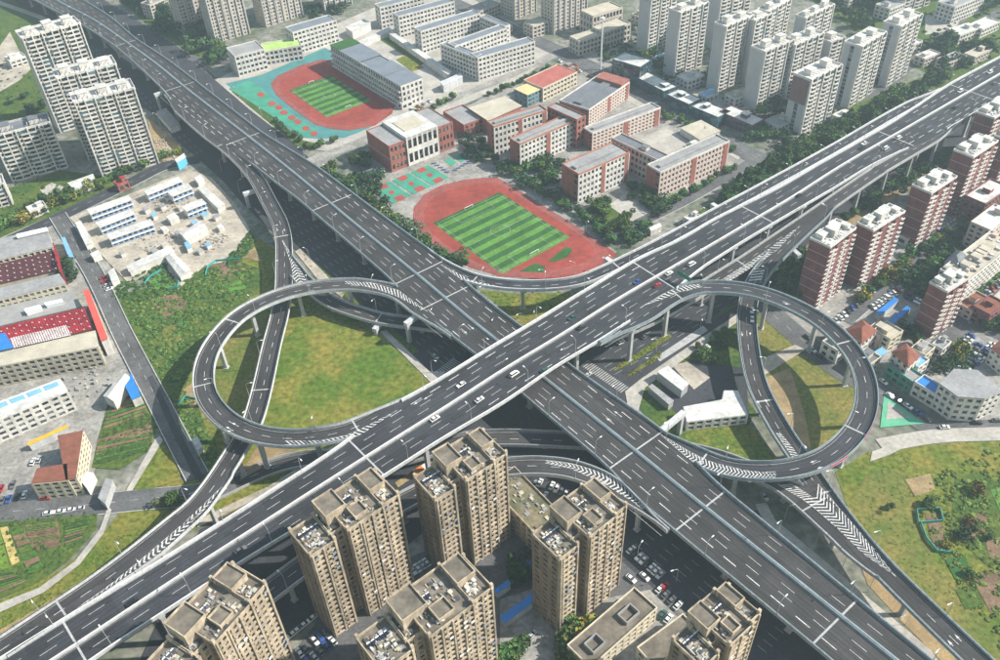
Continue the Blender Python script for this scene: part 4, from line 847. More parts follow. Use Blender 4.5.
# ---- tan tower blocks in the foreground
def tan_tower(label, fl, fr_, D, h, seed, rooms=((.30, .52, .45, .98, 4.2), (.52, .66, .10, .42, 2.6), (.80, .97, .45, .95, 3.0)), nf=None):
    fr, L = frame(fl, fr_, h); t = thing('tower_block', label, 'tower block', base_of(fr, L, D)); nf = nf or int(round(h / 2.9)); rd = random.Random(seed)
    blocks = [(0, .26 * L, 1.2, D * .86, h - 2.2), (.26 * L, .40 * L, 4.6, D * .8, h - 2.6), (.40 * L, .80 * L, 0, D, h), (.80 * L, L, 1.3, D * .9, h - .8)]
    for bi, (u0, u1, v0, v1, hh) in enumerate(blocks):
        w = u1 - u0; d = v1 - v0; f = sub(fr, u0, v0)
        core(t, f, w, d, 0, hh, glass_w)
        mw = MB(); nfb = max(int(nf * hh / h), 1)
        grid(mw, f, w, 0, hh, nfb, max(int(w / 2.0), 1), .36, .4, .4, 0)
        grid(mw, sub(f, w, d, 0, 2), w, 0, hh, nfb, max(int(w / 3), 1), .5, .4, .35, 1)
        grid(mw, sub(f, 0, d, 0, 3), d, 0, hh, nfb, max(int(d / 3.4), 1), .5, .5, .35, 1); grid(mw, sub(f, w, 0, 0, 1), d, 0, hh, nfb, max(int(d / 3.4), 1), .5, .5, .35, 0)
        # vertical fins and window ledges
        mw.fr = f; nb = max(int(w / 4.2), 1)
        for j in range(nb + 1): u = min(max(j * w / nb, .3), w - .3); mw.box(u - .28, u + .28, -.95, -.2, 0, hh + 1.1, 0)
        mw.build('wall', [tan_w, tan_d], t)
        mb = MB(fr=f); fh = hh / nfb                                   # bay windows and air conditioners
        for k in range(nfb):
            for j in range(nb):
                if bi == 1: continue
                u = (j + .5) * w / nb; mb.box(u - w / nb * .33, u + w / nb * .33, -.8, -.3, k * fh + fh * .18, k * fh + fh * .42)
        mb.build('balcony_ledge', tan_w, t, kind='stuff')
        mb = MB(fr=f); mc = MB(fr=f)
        for k in range(nfb):
            for j in range(max(int(w / 2.5), 1)):
                if rd.random() < .2: u = (j + .5) * w / max(int(w / 2.5), 1) + rd.uniform(-.5, .5); mb.box(u - .4, u + .4, -.98, -.55, k * fh + fh * .05, k * fh + fh * .05 + .6)
                if rd.random() < .07: u = (j + .5) * w / max(int(w / 2.5), 1); mc.box(u - .7, u + .7, -1.1, -.98, k * fh + fh * .45, k * fh + fh * .8)
        mb.build('air_conditioner', conc, t, kind='stuff')
        if mc.v: mc.build('hanging_laundry', [mat('laundry_blue', (.2, .25, .32)), mat('laundry_red', (.4, .12, .1)), white_p][bi % 3], t, kind='stuff')
        r = roof(t, f, w, d, hh, roof_tan, tan_w, 1.1, .35)
        clutter(t, f, w, d, hh + .24, 90, [roof_tan, conc, conc_d, roof_be, cream_w, steel_dk, tan_d, roof_w], seed + bi * 7, .25, 1.5, .7)
        mb = MB(fr=f)
        for q in range(3): u = rd.uniform(.5, max(w - 3, .8)); v = rd.uniform(.8, max(d - 2.5, 1)); mb.box(u, u + rd.uniform(2, 4.5), v, v + .12, hh + .5, hh + .62); mb.box(u, u + .12, v, v + rd.uniform(1.5, 4), hh + .4, hh + .52)
        mb.build('roof_pipe', conc_d, t, kind='stuff')
        if bi in (0, 2):
            mb = MB(fr=f)
            for q in range(5): u = 1 + q * 1.6; mb.poly([(u, d * .6, hh + .4), (u + 1.2, d * .6, hh + .4), (u + 1.2, d * .6 + 1.4, hh + 1.5), (u, d * .6 + 1.4, hh + 1.5)]); mb.box(u, u + 1.2, d * .6 + 1.4, d * .6 + 1.8, hh + 1.2, hh + 1.6, 1)
            mb.build('solar_heater', [car_glass_d, white_p], t, kind='stuff')
        mb = MB(fr=f)                                                  # corner fins above the parapet
        for (a, b) in ((0, 0), (w, 0), (0, d), (w, d)):
            mb = MB(fr=f); mb.box(a - .5, a + .5, b - .5, b + .5, hh, hh + 2.9); mb.build('corner_pier', tan_w, t)
    for (a, b, c, d_, zz) in rooms:
        f = sub(fr, a * L, c * D); w, d = (b - a) * L, (d_ - c) * D; hh = h + zz
        mb = MB(fr=f)
        mb.box(0, w, 0, d, h - 2.6, hh - .9)
        rm_ = mb.build('roof_room', tan_w, t)
        mb = MB(fr=f)
        for q in ((-.15, w + .15, -.15, .2), (-.15, w + .15, d - .2, d + .15), (-.15, .2, .2, d - .2), (w - .2, w + .15, .2, d - .2)): mb.box(*q, hh - 1.0, hh)
        mb.build('parapet', tan_w, rm_)
        mb = MB(fr=f); mb.box(.2, w - .2, .2, d - .2, hh - .92, hh - .8); mb.build('roof_screed', roof_tan, rm_)
    return t
tan_tower('tan tower block cut by the lower left edge of the picture', (176, 688), (268, 586), 17, 56, 1)
tan_tower('tan tower block left of the white straddle pier, second from left', (312, 556), (400, 497), 17, 54, 2)
tan_tower('tan tower block in the middle overlapping the curved slip ramp', (437, 500), (508, 456), 17, 52, 3)
tan_tower('tan tower block at the bottom edge, in front of the middle tower', (384, 672), (494, 590), 18, 53, 4)
tan_tower('tan tower block standing alone beside blue roofed sheds and parked cars', (562, 559), (628, 508), 17, 50, 5)
tan_tower('tan tower block roof at bottom right below the expressway piers', (706, 668), (762, 616), 15, 52, 6)
# podium behind the lone tower, long low buildings and blue sheds
fr, L = frame((545, 545), (572, 527), 13); D = 34
f2 = (fr[0], fr[1], fr[2]); t = block('podium_building', 'brown low podium building behind the lone tan tower', 'building', fr, L, 38, 13, 4, tan_w, mat('roof_mossy', (.2, .17, .11), .95, .3, .12, col2=(.09, .095, .05), fine=.6), glass_w, huts=0); clutter(t, fr, L, 38, 13.2, 60, [roof_tan, conc_d, roof_be], 77, .3, 2.0, .8)
fr, L = frame((590, 668), (656, 609), 9); t = block('low_building', 'long low grey building with sunken roof courts at bottom centre', 'building', fr, L, 11, 9, 3, cream_w, roof_tan, glass_w, huts=0)
for a, b in ((.12, .3), (.62, .82)):
    mb = MB(fr=fr)
    for q in ((a * L, b * L, 2.5, 2.9), (a * L, b * L, 7, 7.4), (a * L, a * L + .4, 2.9, 7), (b * L - .4, b * L, 2.9, 7)): mb.box(*q, 9.2, 11)
    mb.build('roof_court_wall', conc_d, t)
fr, L = frame((655, 668), (700, 634), 7); block('low_building', 'low flat building between the long grey roof and the corner tower', 'building', fr, L, 9, 7, 2, cream_w, roof_tan, glass_w)
def shed(name, label, pts, h, rm, wm=None, group=None, cat='shed', slope=0.0, z0=0.0, over=0.0):
    """four-cornered roof given by photo points at eaves height; gable ridge along the longer axis"""
    w = PP(pts, h); c = w.mean(0); t = thing(name, label, cat, (c[0], c[1], 0), group)
    a = 0.5 * np.sum(w[:, 0] * np.roll(w[:, 1], -1) - np.roll(w[:, 0], -1) * w[:, 1])
    if a < 0: w = w[::-1]
    ins = c + (w - c) * .96
    mb = MB(); mb.prism([(p[0], p[1], h - .02) for p in ins], z0); mb.build('wall', wm or conc_w, t)
    mb = MB(); n = len(w)
    if slope and n == 4:
        e01 = np.linalg.norm(w[1] - w[0]); e12 = np.linalg.norm(w[2] - w[1])
        if e01 < e12: w = np.roll(w, -1, axis=0)
        r0, r1 = (w[0] + w[3]) / 2, (w[1] + w[2]) / 2; r0, r1 = r0 + [0, 0, slope], r1 + [0, 0, slope]
        v = [*w, r0, r1]; mb.v = [tuple(q) for q in v]; mb.f = [(0, 1, 5, 4), (2, 3, 4, 5), (1, 2, 5), (3, 0, 4)]; mb.m = [0] * 4
    else: mb.prism([(p[0], p[1], h + .25) for p in w], h)
    mb.build('roof', rm, t); return t
shed('covered_walkway', 'long blue roofed walkway in front of the lone tan tower', [(500, 617), (541, 586), (546, 593), (504, 624)], 4, roof_b)
shed('bicycle_shelter', 'small blue roofed shelter left of the lone tan tower', [(523, 563), (531, 558), (538, 561), (529, 568)], 4, roof_b)
shed('bicycle_shelter', 'small blue roofed shelter beside the bottom middle tan tower', [(494, 590), (508, 580), (511, 584), (497, 594)], 4, roof_b)
shed('bicycle_shelter', 'small blue strip canopy between low building and corner tower', [(680, 630), (683, 628), (693, 640), (690, 642)], 3, roof_b)
shed('canopy', 'yellow narrow canopy beside the lone tan tower', [(615, 606), (628, 594), (631, 597), (618, 610)], 3.5, mat('roof_yellow', (.5, .36, .1)))
# ---- white balcony towers on the left
def balcony_tower(label, end, corner, right, base, wall=white_w, roofm=roof_w, hh=None, depth=None, fin=True, bayw=6.6, seed=0, endm=None, group=None, dark=False, cat='tower block', topbrown=False, strip_end=False):
    h = hh or HT(base, corner); fr, L = frame(corner, right, h)
    D = depth or float(abs((P(*end, h)[:2] - fr[0][:2]) @ fr[2])); nf = max(int(round(h / 2.95)), 2); fh = h / nf
    t = thing('apartment_tower', label, cat, base_of(fr, L, D), group); core(t, fr, L, D, 0, h, glass)
    mw = MB(); nb = max(int(round(L / bayw)), 2); bw = L / nb
    grid(mw, fr, L, 0, h, nf, nb, .2, .1, .3)
    grid(mw, sub(fr, L, D, 0, 2), L, 0, h, nf, nb * 2, .5, .35, .3)
    for f in (sub(fr, 0, D, 0, 3), sub(fr, L, 0, 0, 1)):
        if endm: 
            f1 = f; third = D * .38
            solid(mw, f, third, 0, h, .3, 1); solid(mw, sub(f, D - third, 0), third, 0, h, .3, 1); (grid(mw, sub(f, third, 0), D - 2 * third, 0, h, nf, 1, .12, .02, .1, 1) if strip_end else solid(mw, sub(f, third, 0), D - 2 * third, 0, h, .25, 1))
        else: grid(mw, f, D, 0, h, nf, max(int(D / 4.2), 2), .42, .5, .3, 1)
    mw.build('wall', [wall, endm or wall], t)
    for j in range(nb):
        mb = MB(fr=fr); u0 = j * bw + bw * .06; u1 = (j + 1) * bw - bw * .06; ww = u1 - u0; lf = j % 2
        for k in range(nf):
            z = k * fh; a_, b_ = (u0, u0 + ww * .66) if lf else (u1 - ww * .66, u1)
            mb.box(a_, b_, -1.5, -.25, z - .12, z + .12); mb.box(a_, b_, -1.62, -1.48, z - .12, z + 1.12)
            c_, d_ = (u1 - ww * .22, u1) if lf else (u0, u0 + ww * .22)
            mb.box(c_, d_, -.55, -.25, z - .1, z + fh * .42)
        e_ = u0 + ww * .7 if lf else u1 - ww * .7
        mb.box(e_ - .22, e_ + .22, -.9, -.25, 0, h)
        mb.build('balcony_stack', wall, t, kind='stuff')
        rd2 = random.Random(seed * 31 + j); mb = MB(fr=fr); mc = MB(fr=fr)
        for k in range(nf):
            z = k * fh
            if rd2.random() < .22: mb.box(u0 + .05, u1 - .05, -1.2, -.5, z + 1.05, z + fh - .2)
            elif rd2.random() < .25: uu = rd2.uniform(u0 + .3, u1 - 1.2); mc.box(uu, uu + .9, -1.75, -1.44, z + .1, z + .75)
        if mb.v: mb.build('balcony_glazing', glass_t, t, kind='stuff')
        if mc.v: mc.build('air_conditioner', grey_w, t, kind='stuff')
    if fin:
        for j in range(nb + 1):
            mb = MB(fr=fr); u = min(max(j * bw, .25), L - .25); mb.box(u - .38, u + .38, -1.7, -.25, 0, h + 1.2); mb.build('facade_fin', wall, t)
    r = roof(t, fr, L, D, h, roofm, wall, 1.3, .6)
    rd = random.Random(seed)
    for k in range(max(nb // 2, 1)):
        u = (k + .5) * L / max(nb // 2, 1); hut(t, fr, u - 3, u + 3, D * .3, D * .75, h + .2, h + rd.uniform(3.4, 5.2), wall, roofm)
        mb = MB(fr=fr)
        for q in range(4): mb.box(u - 4.5 + q * 3, u - 4.2 + q * 3, .2, D * .3, h + 2.4, h + 2.7)
        mb.build('roof_pergola', wall, t)
    if topbrown:
        f = sub(fr, 0, D, 0, 3); mb = MB(fr=f); mb.box(-.2, D + .2, -.55, -.2, h * .55, h - .5)
        for q in range(4): mb.box(-.25, D + .25, -.62, -.5, h * .55 + q * h * .11, h * .55 + q * h * .11 + .4)
        mb.build('cladding_panel', mat('brown_cladding', (.2, .12, .12), .8, .12, .3), t)
    return t
balcony_tower('white balcony tower at upper left, rearmost of three', (18, 34), (22, 39), (80, 24), (69, 130), depth=15, seed=1)
balcony_tower('white balcony tower at upper left, middle of three', (53, 74), (57, 79), (116, 65), (98, 158), depth=15, seed=2)
balcony_tower('white balcony tower at upper left, front of three beside the street', (70, 99), (74.5, 103.6), (134.5, 89), (106, 177), depth=15, seed=3)
balcony_tower('white balcony tower with dark roof cut by the left edge', (-12, 133), (-8, 137.5), (50, 123), (8, 183), depth=15, seed=4, roofm=roof_d)
balcony_tower('corner of a low white block at the left edge above the street', (-20, 186), (-18, 190), (4, 184), (-10, 210), depth=12, seed=5)
# ---- white slab towers at upper right
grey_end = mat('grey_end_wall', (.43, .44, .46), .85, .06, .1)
W = [('first white slab tower from the left at top right, cut by the top edge', (643, -14), (651, -10), (677, -20), (646.5, 55)),
     ('second white slab tower from the left at top right, reaching the top edge', (671, 9), (679.5, 13.5), (707.5, 3), (672, 77)),
     ('third white slab tower from the left, above the glass shops', (716.4, 23.5), (725, 27.5), (752.5, 16), (716, 92)),
     ('fourth white slab tower from the left, above the school street end', (756, 46), (764, 52.5), (793, 41), (755, 110)),
     ('white slab tower hidden behind the fourth one at top right', (786, 40), (794, 46), (822.7, 34), (786, 100)),
     ('white slab tower with brown cladding on its end wall', (793, 75), (810, 80.6), (840.7, 65.7), (800.4, 134.7)),
     ('white slab tower with blue glazed end strip beside the tree belt', (846, 42.4), (861, 47.7), (885, 33), (846, 108)),
     ('rightmost white slab tower beside the tree belt', (884, 23), (900, 27.6), (921, 15), (884, 87)),
     ('white slab tower in the back row, right of the hidden one', (797, 16), (804.7, 19), (833, 5.3), (797, 72)),
     ('white slab tower in the back row cut by the top edge', (760, 9), (767.6, 12.7), (790, 0), (762, 62)),
     ('white slab tower behind the third one, top edge', (712, -6), (720, -1), (751, -12), (714, 50)),
     ('narrow white slab tower just behind the third one', (746, 16), (754, 21.5), (771, 14.5), (748, 84)),
     ('pale tower at the top edge above the rightmost slab', (905, -30), (912, -28), (939, -36), (908, 14)),
     ('low white block between the slab towers', (826, 40), (830, 43), (844, 38), (826, 66))]
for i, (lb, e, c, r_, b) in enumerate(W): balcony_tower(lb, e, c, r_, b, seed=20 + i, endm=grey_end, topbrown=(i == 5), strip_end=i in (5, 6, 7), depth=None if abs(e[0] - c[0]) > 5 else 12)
# ---- older beige towers along the top edge
def beige_tower(label, bl, br, D, h, seed, wm):
    fr, L = frame(bl, br, 0.0); t = block('apartment_tower', label, 'tower block', fr, L, D, h, int(h / 3), wm, roof_g, glass_w, nc=max(int(L / 2.8), 2), band=.4, pier=.34, dep=.5, huts=2, seed=seed)
    mb = MB(fr=fr); n = max(int(L / 6), 1)
    for j in range(n + 1): u = min(max(j * L / n, .4), L - .4); mb.box(u - .5, u + .5, -1.4, -.3, 0, h)
    mb.build('pilaster', grey_w, t, kind='stuff')
beige_w = mat('beige_old_render', (.47, .43, .38), .9, .12, .15)
for i, (lb, bl, br) in enumerate([('beige old tower behind the white school building, front one', (216, 43), (250, 33)), ('beige old tower at top, left of the front one', (185, 34), (207, 27)), ('beige old tower at the top behind the five storey school block', (266, 27), (303, 15)), ('beige old tower at the top edge, rightmost of its group', (325, 13), (352, 4)), ('beige old tower at the top edge near the street, left', (513, 20), (536, 11)), ('beige old tower at the top edge near the street, right', (553, 34), (586, 22)), ('beige old tower at the top left edge beside the green belt', (168, 12), (186, 6)), ('beige old tower at the top edge behind the hall buildings', (655, -8), (640, -2))][:7]): beige_tower(lb, bl, br, 15, 62, i + 3, beige_w)
# ---- red brick towers on the right
brick_line = mat('pale_brick_line', (.5, .36, .32), .9, .1)
def red_tower(label, TL, TR, far, base, seed, h=None):
    h = h or HT(base, TR); fr, L, D = corner_frame(TL, TR, far, h); nf = max(int(round(h / 2.95)), 4); fh = h / nf
    t = thing('brick_tower', label, 'tower block', base_of(fr, L, D)); core(t, fr, L, D, 0, h, glass)
    mw = MB(); solid(mw, sub(fr, 0, D, 0, 3), D, 0, h, .4, 0, max(nf // 2, 4), 2)
    grid(mw, sub(fr, L, 0, 0, 1), D, 0, h, nf, 3, .45, .5, .3, 0); grid(mw, sub(fr, L, D, 0, 2), L, 0, h, nf, 6, .5, .4, .3, 0)
    grid(mw, fr, L, 0, h, nf, 6, .36, .16, .3, 0)
    for a, b in ((.24, .46), (.70, .88)): solid(mw, sub(fr, a * L, -.6), (b - a) * L, 0, h - 1, .5, 0, max(nf // 3, 3), 2)
    mw.build('wall', [brick_d, white_w, brick_line], t)
    for a, b in ((.02, .11), (.13, .23), (.47, .57), (.60, .69), (.89, .98)):
        mb = MB(fr=fr)
        for k in range(nf): z = k * fh; mb.box(a * L, b * L, -1.7, -.25, z - .1, z + .12); mb.box(a * L, b * L, -1.82, -1.7, z - .1, z + 1.0)
        mb.build('balcony_stack', white_w, t, kind='stuff')
    r = roof(t, fr, L, D, h, roof_w, white_w, 1.0, .4)
    rd = random.Random(seed)
    for a, b, c, d, zz in ((.1, .3, .55, .95, 3.2), (.36, .52, .3, .8, 4.6), (.6, .78, .5, .95, 3.4), (.82, .95, .2, .6, 2.6)): hut(t, fr, a * L, b * L, c * D, d * D, h + .2, h + zz, white_w, roof_w)
    clutter(t, fr, L, D, h + .2, 36, [white_w, grey_w, conc_d], seed, .4, 2.0, 1.2)
red_tower('maroon brick tower nearest the right loop ramp', (811, 239), (830, 248), (855, 229), (818, 310), 1)
red_tower('maroon brick tower second from the loop ramp', (857.5, 224), (873, 231.5), (904, 212.5), (857.5, 289), 2)
red_tower('maroon brick tower third from the loop ramp', (914, 185), (931, 194), (956, 177.5), (912.5, 248), 3)
red_tower('maroon brick tower fourth from the loop ramp', (955, 150), (973, 158), (997, 142), (952, 217), 4)
red_tower('maroon brick tower cut by the right edge', (995, 136), (1010, 142), (1035, 125), (991, 190), 5)
red_tower('maroon brick tower alone in front, beside the blue pool canopies', (929, 284), (947, 292.5), (968, 279), (930, 338), 6)
# ---- terrace buildings and small houses on the right
fr, L = frame((966, 283), (1016, 243), 20); t = block('terrace_building', 'long building with roof terraces beyond the front brick tower', 'building', fr, L, 14, 20, 7, white_w, roof_be, glass, band=.45, huts=6, seed=9, wall2=brick_d, ends='solid'); clutter(t, fr, L, 14, 20.2, 60, [white_w, roof_w, conc_d, brick_line], 9, .6, 3.0, 1.8)
def hip_house(label, pts, h, rise, wm, rm, floors=3, cat='house', name='house'):
    w = PP(pts, h); c = w.mean(0); t = thing(name, label, cat, (c[0], c[1], 0)); a = 0.5 * np.sum(w[:, 0] * np.roll(w[:, 1], -1) - np.roll(w[:, 0], -1) * w[:, 1])
    if a < 0: w = w[::-1]
    if np.linalg.norm(w[1] - w[0]) < np.linalg.norm(w[2] - w[1]): w = np.roll(w, -1, axis=0)
    ins = c + (w - c) * .92; mb = MB(); mb.prism([tuple(p) for p in ins], 0); mb.build('wall', wm, t)
    U = (w[1] - w[0]); Lw = np.linalg.norm(U); Wd = np.linalg.norm(w[3] - w[0]); k = min(Wd / 2 / Lw, .45)
    r0 = (w[0] + w[3]) / 2 + U * k + [0, 0, rise]; r1 = (w[1] + w[2]) / 2 - U * k + [0, 0, rise]
    mb = MB(); mb.v = [tuple(q) for q in [*w, r0, r1]]; mb.f = [(0, 1, 5, 4), (1, 2, 5), (2, 3, 4, 5), (3, 0, 4), (3, 2, 1, 0)]; mb.m = [0] * 5; mb.build('roof', rm, t)
    for i in range(4):
        a, b = ins[i], ins[(i + 1) % 4]; L_ = np.linalg.norm((b - a)[:2]); Ux = (b - a)[:2] / L_; Vx = np.array([-Ux[1], Ux[0]]); n = max(int(L_ / 3.2), 1); mb = MB(fr=(np.array([a[0], a[1], 0]), Ux, Vx))
        for k2 in range(floors):
            for j in range(n): u = (j + .5) * L_ / n; z = (k2 + .38) * h / floors; mb.box(u - .75, u + .75, -.06, .1, z, z + 1.4)
        mb.build('window', glass, t, kind='stuff')
    return t
hip_house('house with red brown hip roof and white wall beside the green shop', [(891, 352), (906, 343), (921, 356), (908, 368)], 12, 3.5, white_w, roof_br, 4)
hip_house('house with red hip roof beside the loop ramp and the pool canopies', [(846, 331), (862, 319), (878, 331), (862, 344)], 11, 3.5, white_w, roof_br, 3)
hip_house('grey hip roofed house at the end of the long terraces', [(944, 262), (956, 250), (967, 256), (960, 268)], 20, 4, cream_w, roof_d, 6)
hip_house('house with red hip roof at the far right edge', [(990, 348), (1000, 340), (1020, 352), (1008, 362)], 10, 3, white_w, roof_br, 3)
w6 = PP([(940, 384), (954, 370), (977, 371), (1002, 391), (984, 399), (958, 397)], 15); c = w6.mean(0); t = thing('office_building', 'grey hexagonal flat roofed building at the street corner', 'building', (c[0], c[1], 0)); w6 = w6[::-1]
if 0.5 * np.sum(w6[:, 0] * np.roll(w6[:, 1], -1) - np.roll(w6[:, 0], -1) * w6[:, 1]) < 0: w6 = w6[::-1]
mb = MB(); mb.prism([tuple(p - [0, 0, .1]) for p in w6], 0); mb.build('window_glazing', glass, t, kind='stuff'); mw = MB()
for i in range(6):
    a, b = w6[i], w6[(i + 1) % 6]; L_ = np.linalg.norm((b - a)[:2]); Ux = (b - a)[:2] / L_; grid(mw, (np.array([a[0], a[1], 0]), Ux, np.array([-Ux[1], Ux[0]])), L_, 0, 15, 4, max(int(L_ / 3), 2), .5, .4, .3)
mw.build('wall', white_w, t); mb = MB(); mb.prism([tuple(c + (p - c) * 1.03 + [0, 0, .5]) for p in w6], 14.9); mb.build('roof', roof_g, t)
shed('pool_canopy', 'long bright blue canopy beside the parked cars, left one', [(876, 312), (895, 297), (899, 300), (880, 316)], 4, roof_b)
shed('pool_canopy', 'long bright blue canopy beside the hedge, right one', [(884, 324), (907, 306), (911, 309), (888, 328)], 4, roof_b)
fr, L = frame((888, 366), (914, 384), 7); block('shop_row', 'row of shops with green fascia along the street', 'shop', fr, L, 7, 7, 2, mat('green_fascia', (.06, .26, .19)), roof_g, glass, band=.5)
fr, L = frame((915, 383), (936, 396), 8); block('shop_row', 'row of shops with white wall and blue roof edge', 'shop', fr, L, 7, 8, 2, white_w, roof_b, glass, band=.5)
shed('kiosk', 'small pale blue roofed kiosk under the loop ramp edge', [(874, 352), (882, 347), (888, 352), (880, 357)], 5, roof_lb)
shed('market_shed', 'teal roofed shed at the right edge beside parked cars', [(990, 257), (1003, 248), (1010, 254), (997, 264)], 5, mat('roof_teal', (.12, .42, .36)))
hip_house('pale house at the right edge beside the tree lined lane', [(992, 298), (1004, 286), (1016, 292), (1004, 306)], 9, .4, white_w, roof_be, 3)
# ---- white school at the top
roof_sch = mat('school_roof_blue_grey', (.16, .185, .22), .7, .1, .12)
def row(label, fl, fr_, base, D=11, h=None, nf=5, wall=None, rm=None, name='classroom_block', cat='school building', **k):
    h = h or HT(base, fl); fr, L = frame(fl, fr_, h); kw = dict(band=.5, pier=.32, par=.7, dep=.35); kw.update(k)
    return block(name, label, cat, fr, L, D, h, nf, wall or white_w, rm or roof_sch, glass, **kw), fr, L, h
HS = 19
row('white classroom row at the top edge, rearmost', (380, 8), (424, -3), None, h=HS, D=10)
row('white classroom row second from the top edge', (398.5, 17), (454, 2), None, h=HS, D=10)
row('white classroom row third from the top edge', (421, 32), (479.5, 14), None, h=HS, D=10)
row('white classroom row fourth from the top, joined to the front row', (455, 47), (506.5, 28.5), None, h=HS, D=9)
row('white front classroom row facing the kindergarten', (478, 58.5), (534.5, 42), None, h=HS, D=10)
row('white end block joining the two front classroom rows', (441, 44.5), (475, 58), None, h=HS - .6, D=7)
row('white cross block closing the courtyard of the third and fourth rows', (480, 17), (504, 27.5), None, h=HS - .8, D=6)
t, fr, L, h = row('long white building with grey roof and balconies along the small track', (331, 46), (401, 87), None, h=17, D=19, nf=4, band=.35)
for a, b in ((.0, .14), (.15, .44), (.58, .78), (.79, 1.0)):
    mb = MB(fr=fr); mb.box(a * L - .2, b * L, -1.2, 19.6, 17.9, 18.4); mb.build('roof_panel', roof_sch if a else turf_b, t)
mb = MB(fr=fr)
for k in range(4): mb.box(0, L, -2.2, -.3, k * 4.25 + .0, k * 4.25 + 1.1)
mb.build('gallery', white_w, t)
row('white five storey school block with dark roof beside the green roof', (293, 33), (336, 20.5), None, h=19, D=14, nf=5)
row('white school block with green and grey roof beside the expressway', (235, 57), (264, 49.5), None, h=17, D=20, nf=4, rm=roof_g)
t, fr, L, h = row('low white school wing with lime green roof', (264, 52), (301, 46), None, h=12, D=17, nf=3, rm=mat('roof_lime', (.34, .48, .14)), band=.4)
shed('school_gate', 'white portal canopy at the school forecourt', [(440, 82), (460, 73), (463, 77), (443, 86)], 6, conc_w, conc_w)
shed('school_hall', 'small white flat roofed hall behind the classroom rows', [(345, 27), (364, 19), (371, 23), (352, 32)], 7, roof_w, white_w)
shed('covered_walk', 'pale covered walkway between the white classroom rows', [(357, 42), (389, 27), (392, 30), (360, 45)], 4, roof_w, white_w)
shed('covered_walk', 'long pale covered walkway beside the classroom end walls', [(388, 33), (392, 31), (452, 72), (448, 75)], 5, roof_w, white_w)
# ---- red brick school
def brick_row(label, end, corner, right, base, nf=5, wall=white_w, h=None, rm=roof_g, D=None, cat='school building'):
    h = h or HT(base, corner); fr, L, D0 = corner_frame(end, corner, right, h); D = D or D0
    t = thing('brick_school_block', label, cat, base_of(fr, L, D)); core(t, fr, L, D, 0, h, glass); mw = MB()
    grid(mw, fr, L, 0, h, nf, max(int(L / 3.2), 2), .45, .4, .35, 0); grid(mw, sub(fr, L, D, 0, 2), L, 0, h, nf, max(int(L / 3.2), 2), .5, .4, .3, 1)
    for f in (sub(fr, 0, D, 0, 3), sub(fr, L, 0, 0, 1)): solid(mw, f, D * .7, 0, h, .35, 1); grid(mw, sub(f, D * .7, 0), D * .3, 0, h, nf, 1, .4, .2, .3, 1)
    for a in (.45, .92): solid(mw, sub(fr, a * L, -.1), L * .07, 0, h, .42, 1)
    mw.build('wall', [wall, brick], t); roof(t, fr, L, D, h, rm, brick_o if wall is white_w else white_w, .9, .3)
    mb = MB(fr=fr); mb.box(.06 * L, .94 * L, D * .35, D * .6, h + .25, h + 1.6); mb.build('roof_ridge', rm, t)
    return t, fr, L, D, h
pale_pink = mat('pale_pink_render', (.55, .45, .40), .85, .08, .1)
brick_row('red brick school wing with white window grid, upper arm of the U', (485, 123), (494, 127.5), (546.7, 111), (494, 157.5))
brick_row('red brick school wing with white window grid, lower arm of the U', (511, 139), (520, 145), (576.7, 120.5), (521, 170))
fr, L = frame((548, 107), (577, 120), 22); block('brick_school_block', 'red brick link closing the U of the school wings', 'school building', fr, L, 8, 21.5, 5, brick, roof_g, glass)
brick_row('long pink school wing with sloping grey roof, upper of the courtyard pair', (580, 130), (592.5, 134), (660, 108.5), (593.5, 151), wall=pale_pink)
brick_row('long pink school wing, lower of the courtyard pair by the lane', (647, 166), (660.4, 173), (729, 142), (658.4, 199), wall=pale_pink)
fr, L = frame((612, 139), (660, 162), 18); block('brick_school_block', 'dark roofed link along the school courtyard', 'school building', fr, L, 9, 18, 4, pale_pink, roof_d, glass, huts=1)
brick_row('red brick school block in front beside the paved yard', (560, 166), (578.7, 175), (629, 153), (578.7, 204), wall=white_w)
t, fr, L, D, h = brick_row('brick school block with open frame roof and tall red end', (562.5, 99.5), (589, 110.5), (629, 83), (591, 126), wall=pale_pink, rm=roof_d)
hut(t, fr, L * .8, L, 0, D * .9, h - .2, h + 3, brick, brick)
h = HT((391.7, 172.5), (389, 147)); fr, L, D = corner_frame((366, 131.5), (389, 147), (452, 122.5), h)
t = thing('gymnasium', 'red brick gymnasium with white middle roof above the ball courts', 'school building', base_of(fr, L, D)); core(t, fr, L, D, 0, h, glass); mw = MB()
grid(mw, fr, L * .24, 0, h, 3, 4, .5, .4, .35, 0); grid(mw, sub(fr, L * .76, 0), L * .24, 0, h, 3, 4, .5, .4, .35, 0); grid(mw, sub(fr, L * .26, -.8), L * .48, 0, h + 2, 2, 6, .35, .3, .4, 1)
for f, l in ((sub(fr, 0, D, 0, 3), D), (sub(fr, L, 0, 0, 1), D), (sub(fr, L, D, 0, 2), L)): solid(mw, f, l, 0, h, .35, 0, 2, 1)
mw.build('wall', [brick, white_w], t); roof(t, fr, L, D, h, roof_g, brick, .6)
mb = MB(fr=fr); mb.box(L * .25, L * .75, -1.2, D + .4, h + .3, h + 2.6); mb.build('middle_roof', roof_w, t)
mb = MB(fr=fr); mb.box(L * .33, L * .67, D * .22, D * .78, h + 2.6, h + 3.0); mb.build('skylight', roof_be, t)
h = HT((465, 138), (464, 126)); fr, L, D = corner_frame((441.7, 113.3), (464, 126), (483, 119), h); block('brick_school_block', 'plain red brick block right of the gymnasium', 'school building', fr, L, D, h, 3, brick, roof_g, glass, pier=.6, ends='solid')
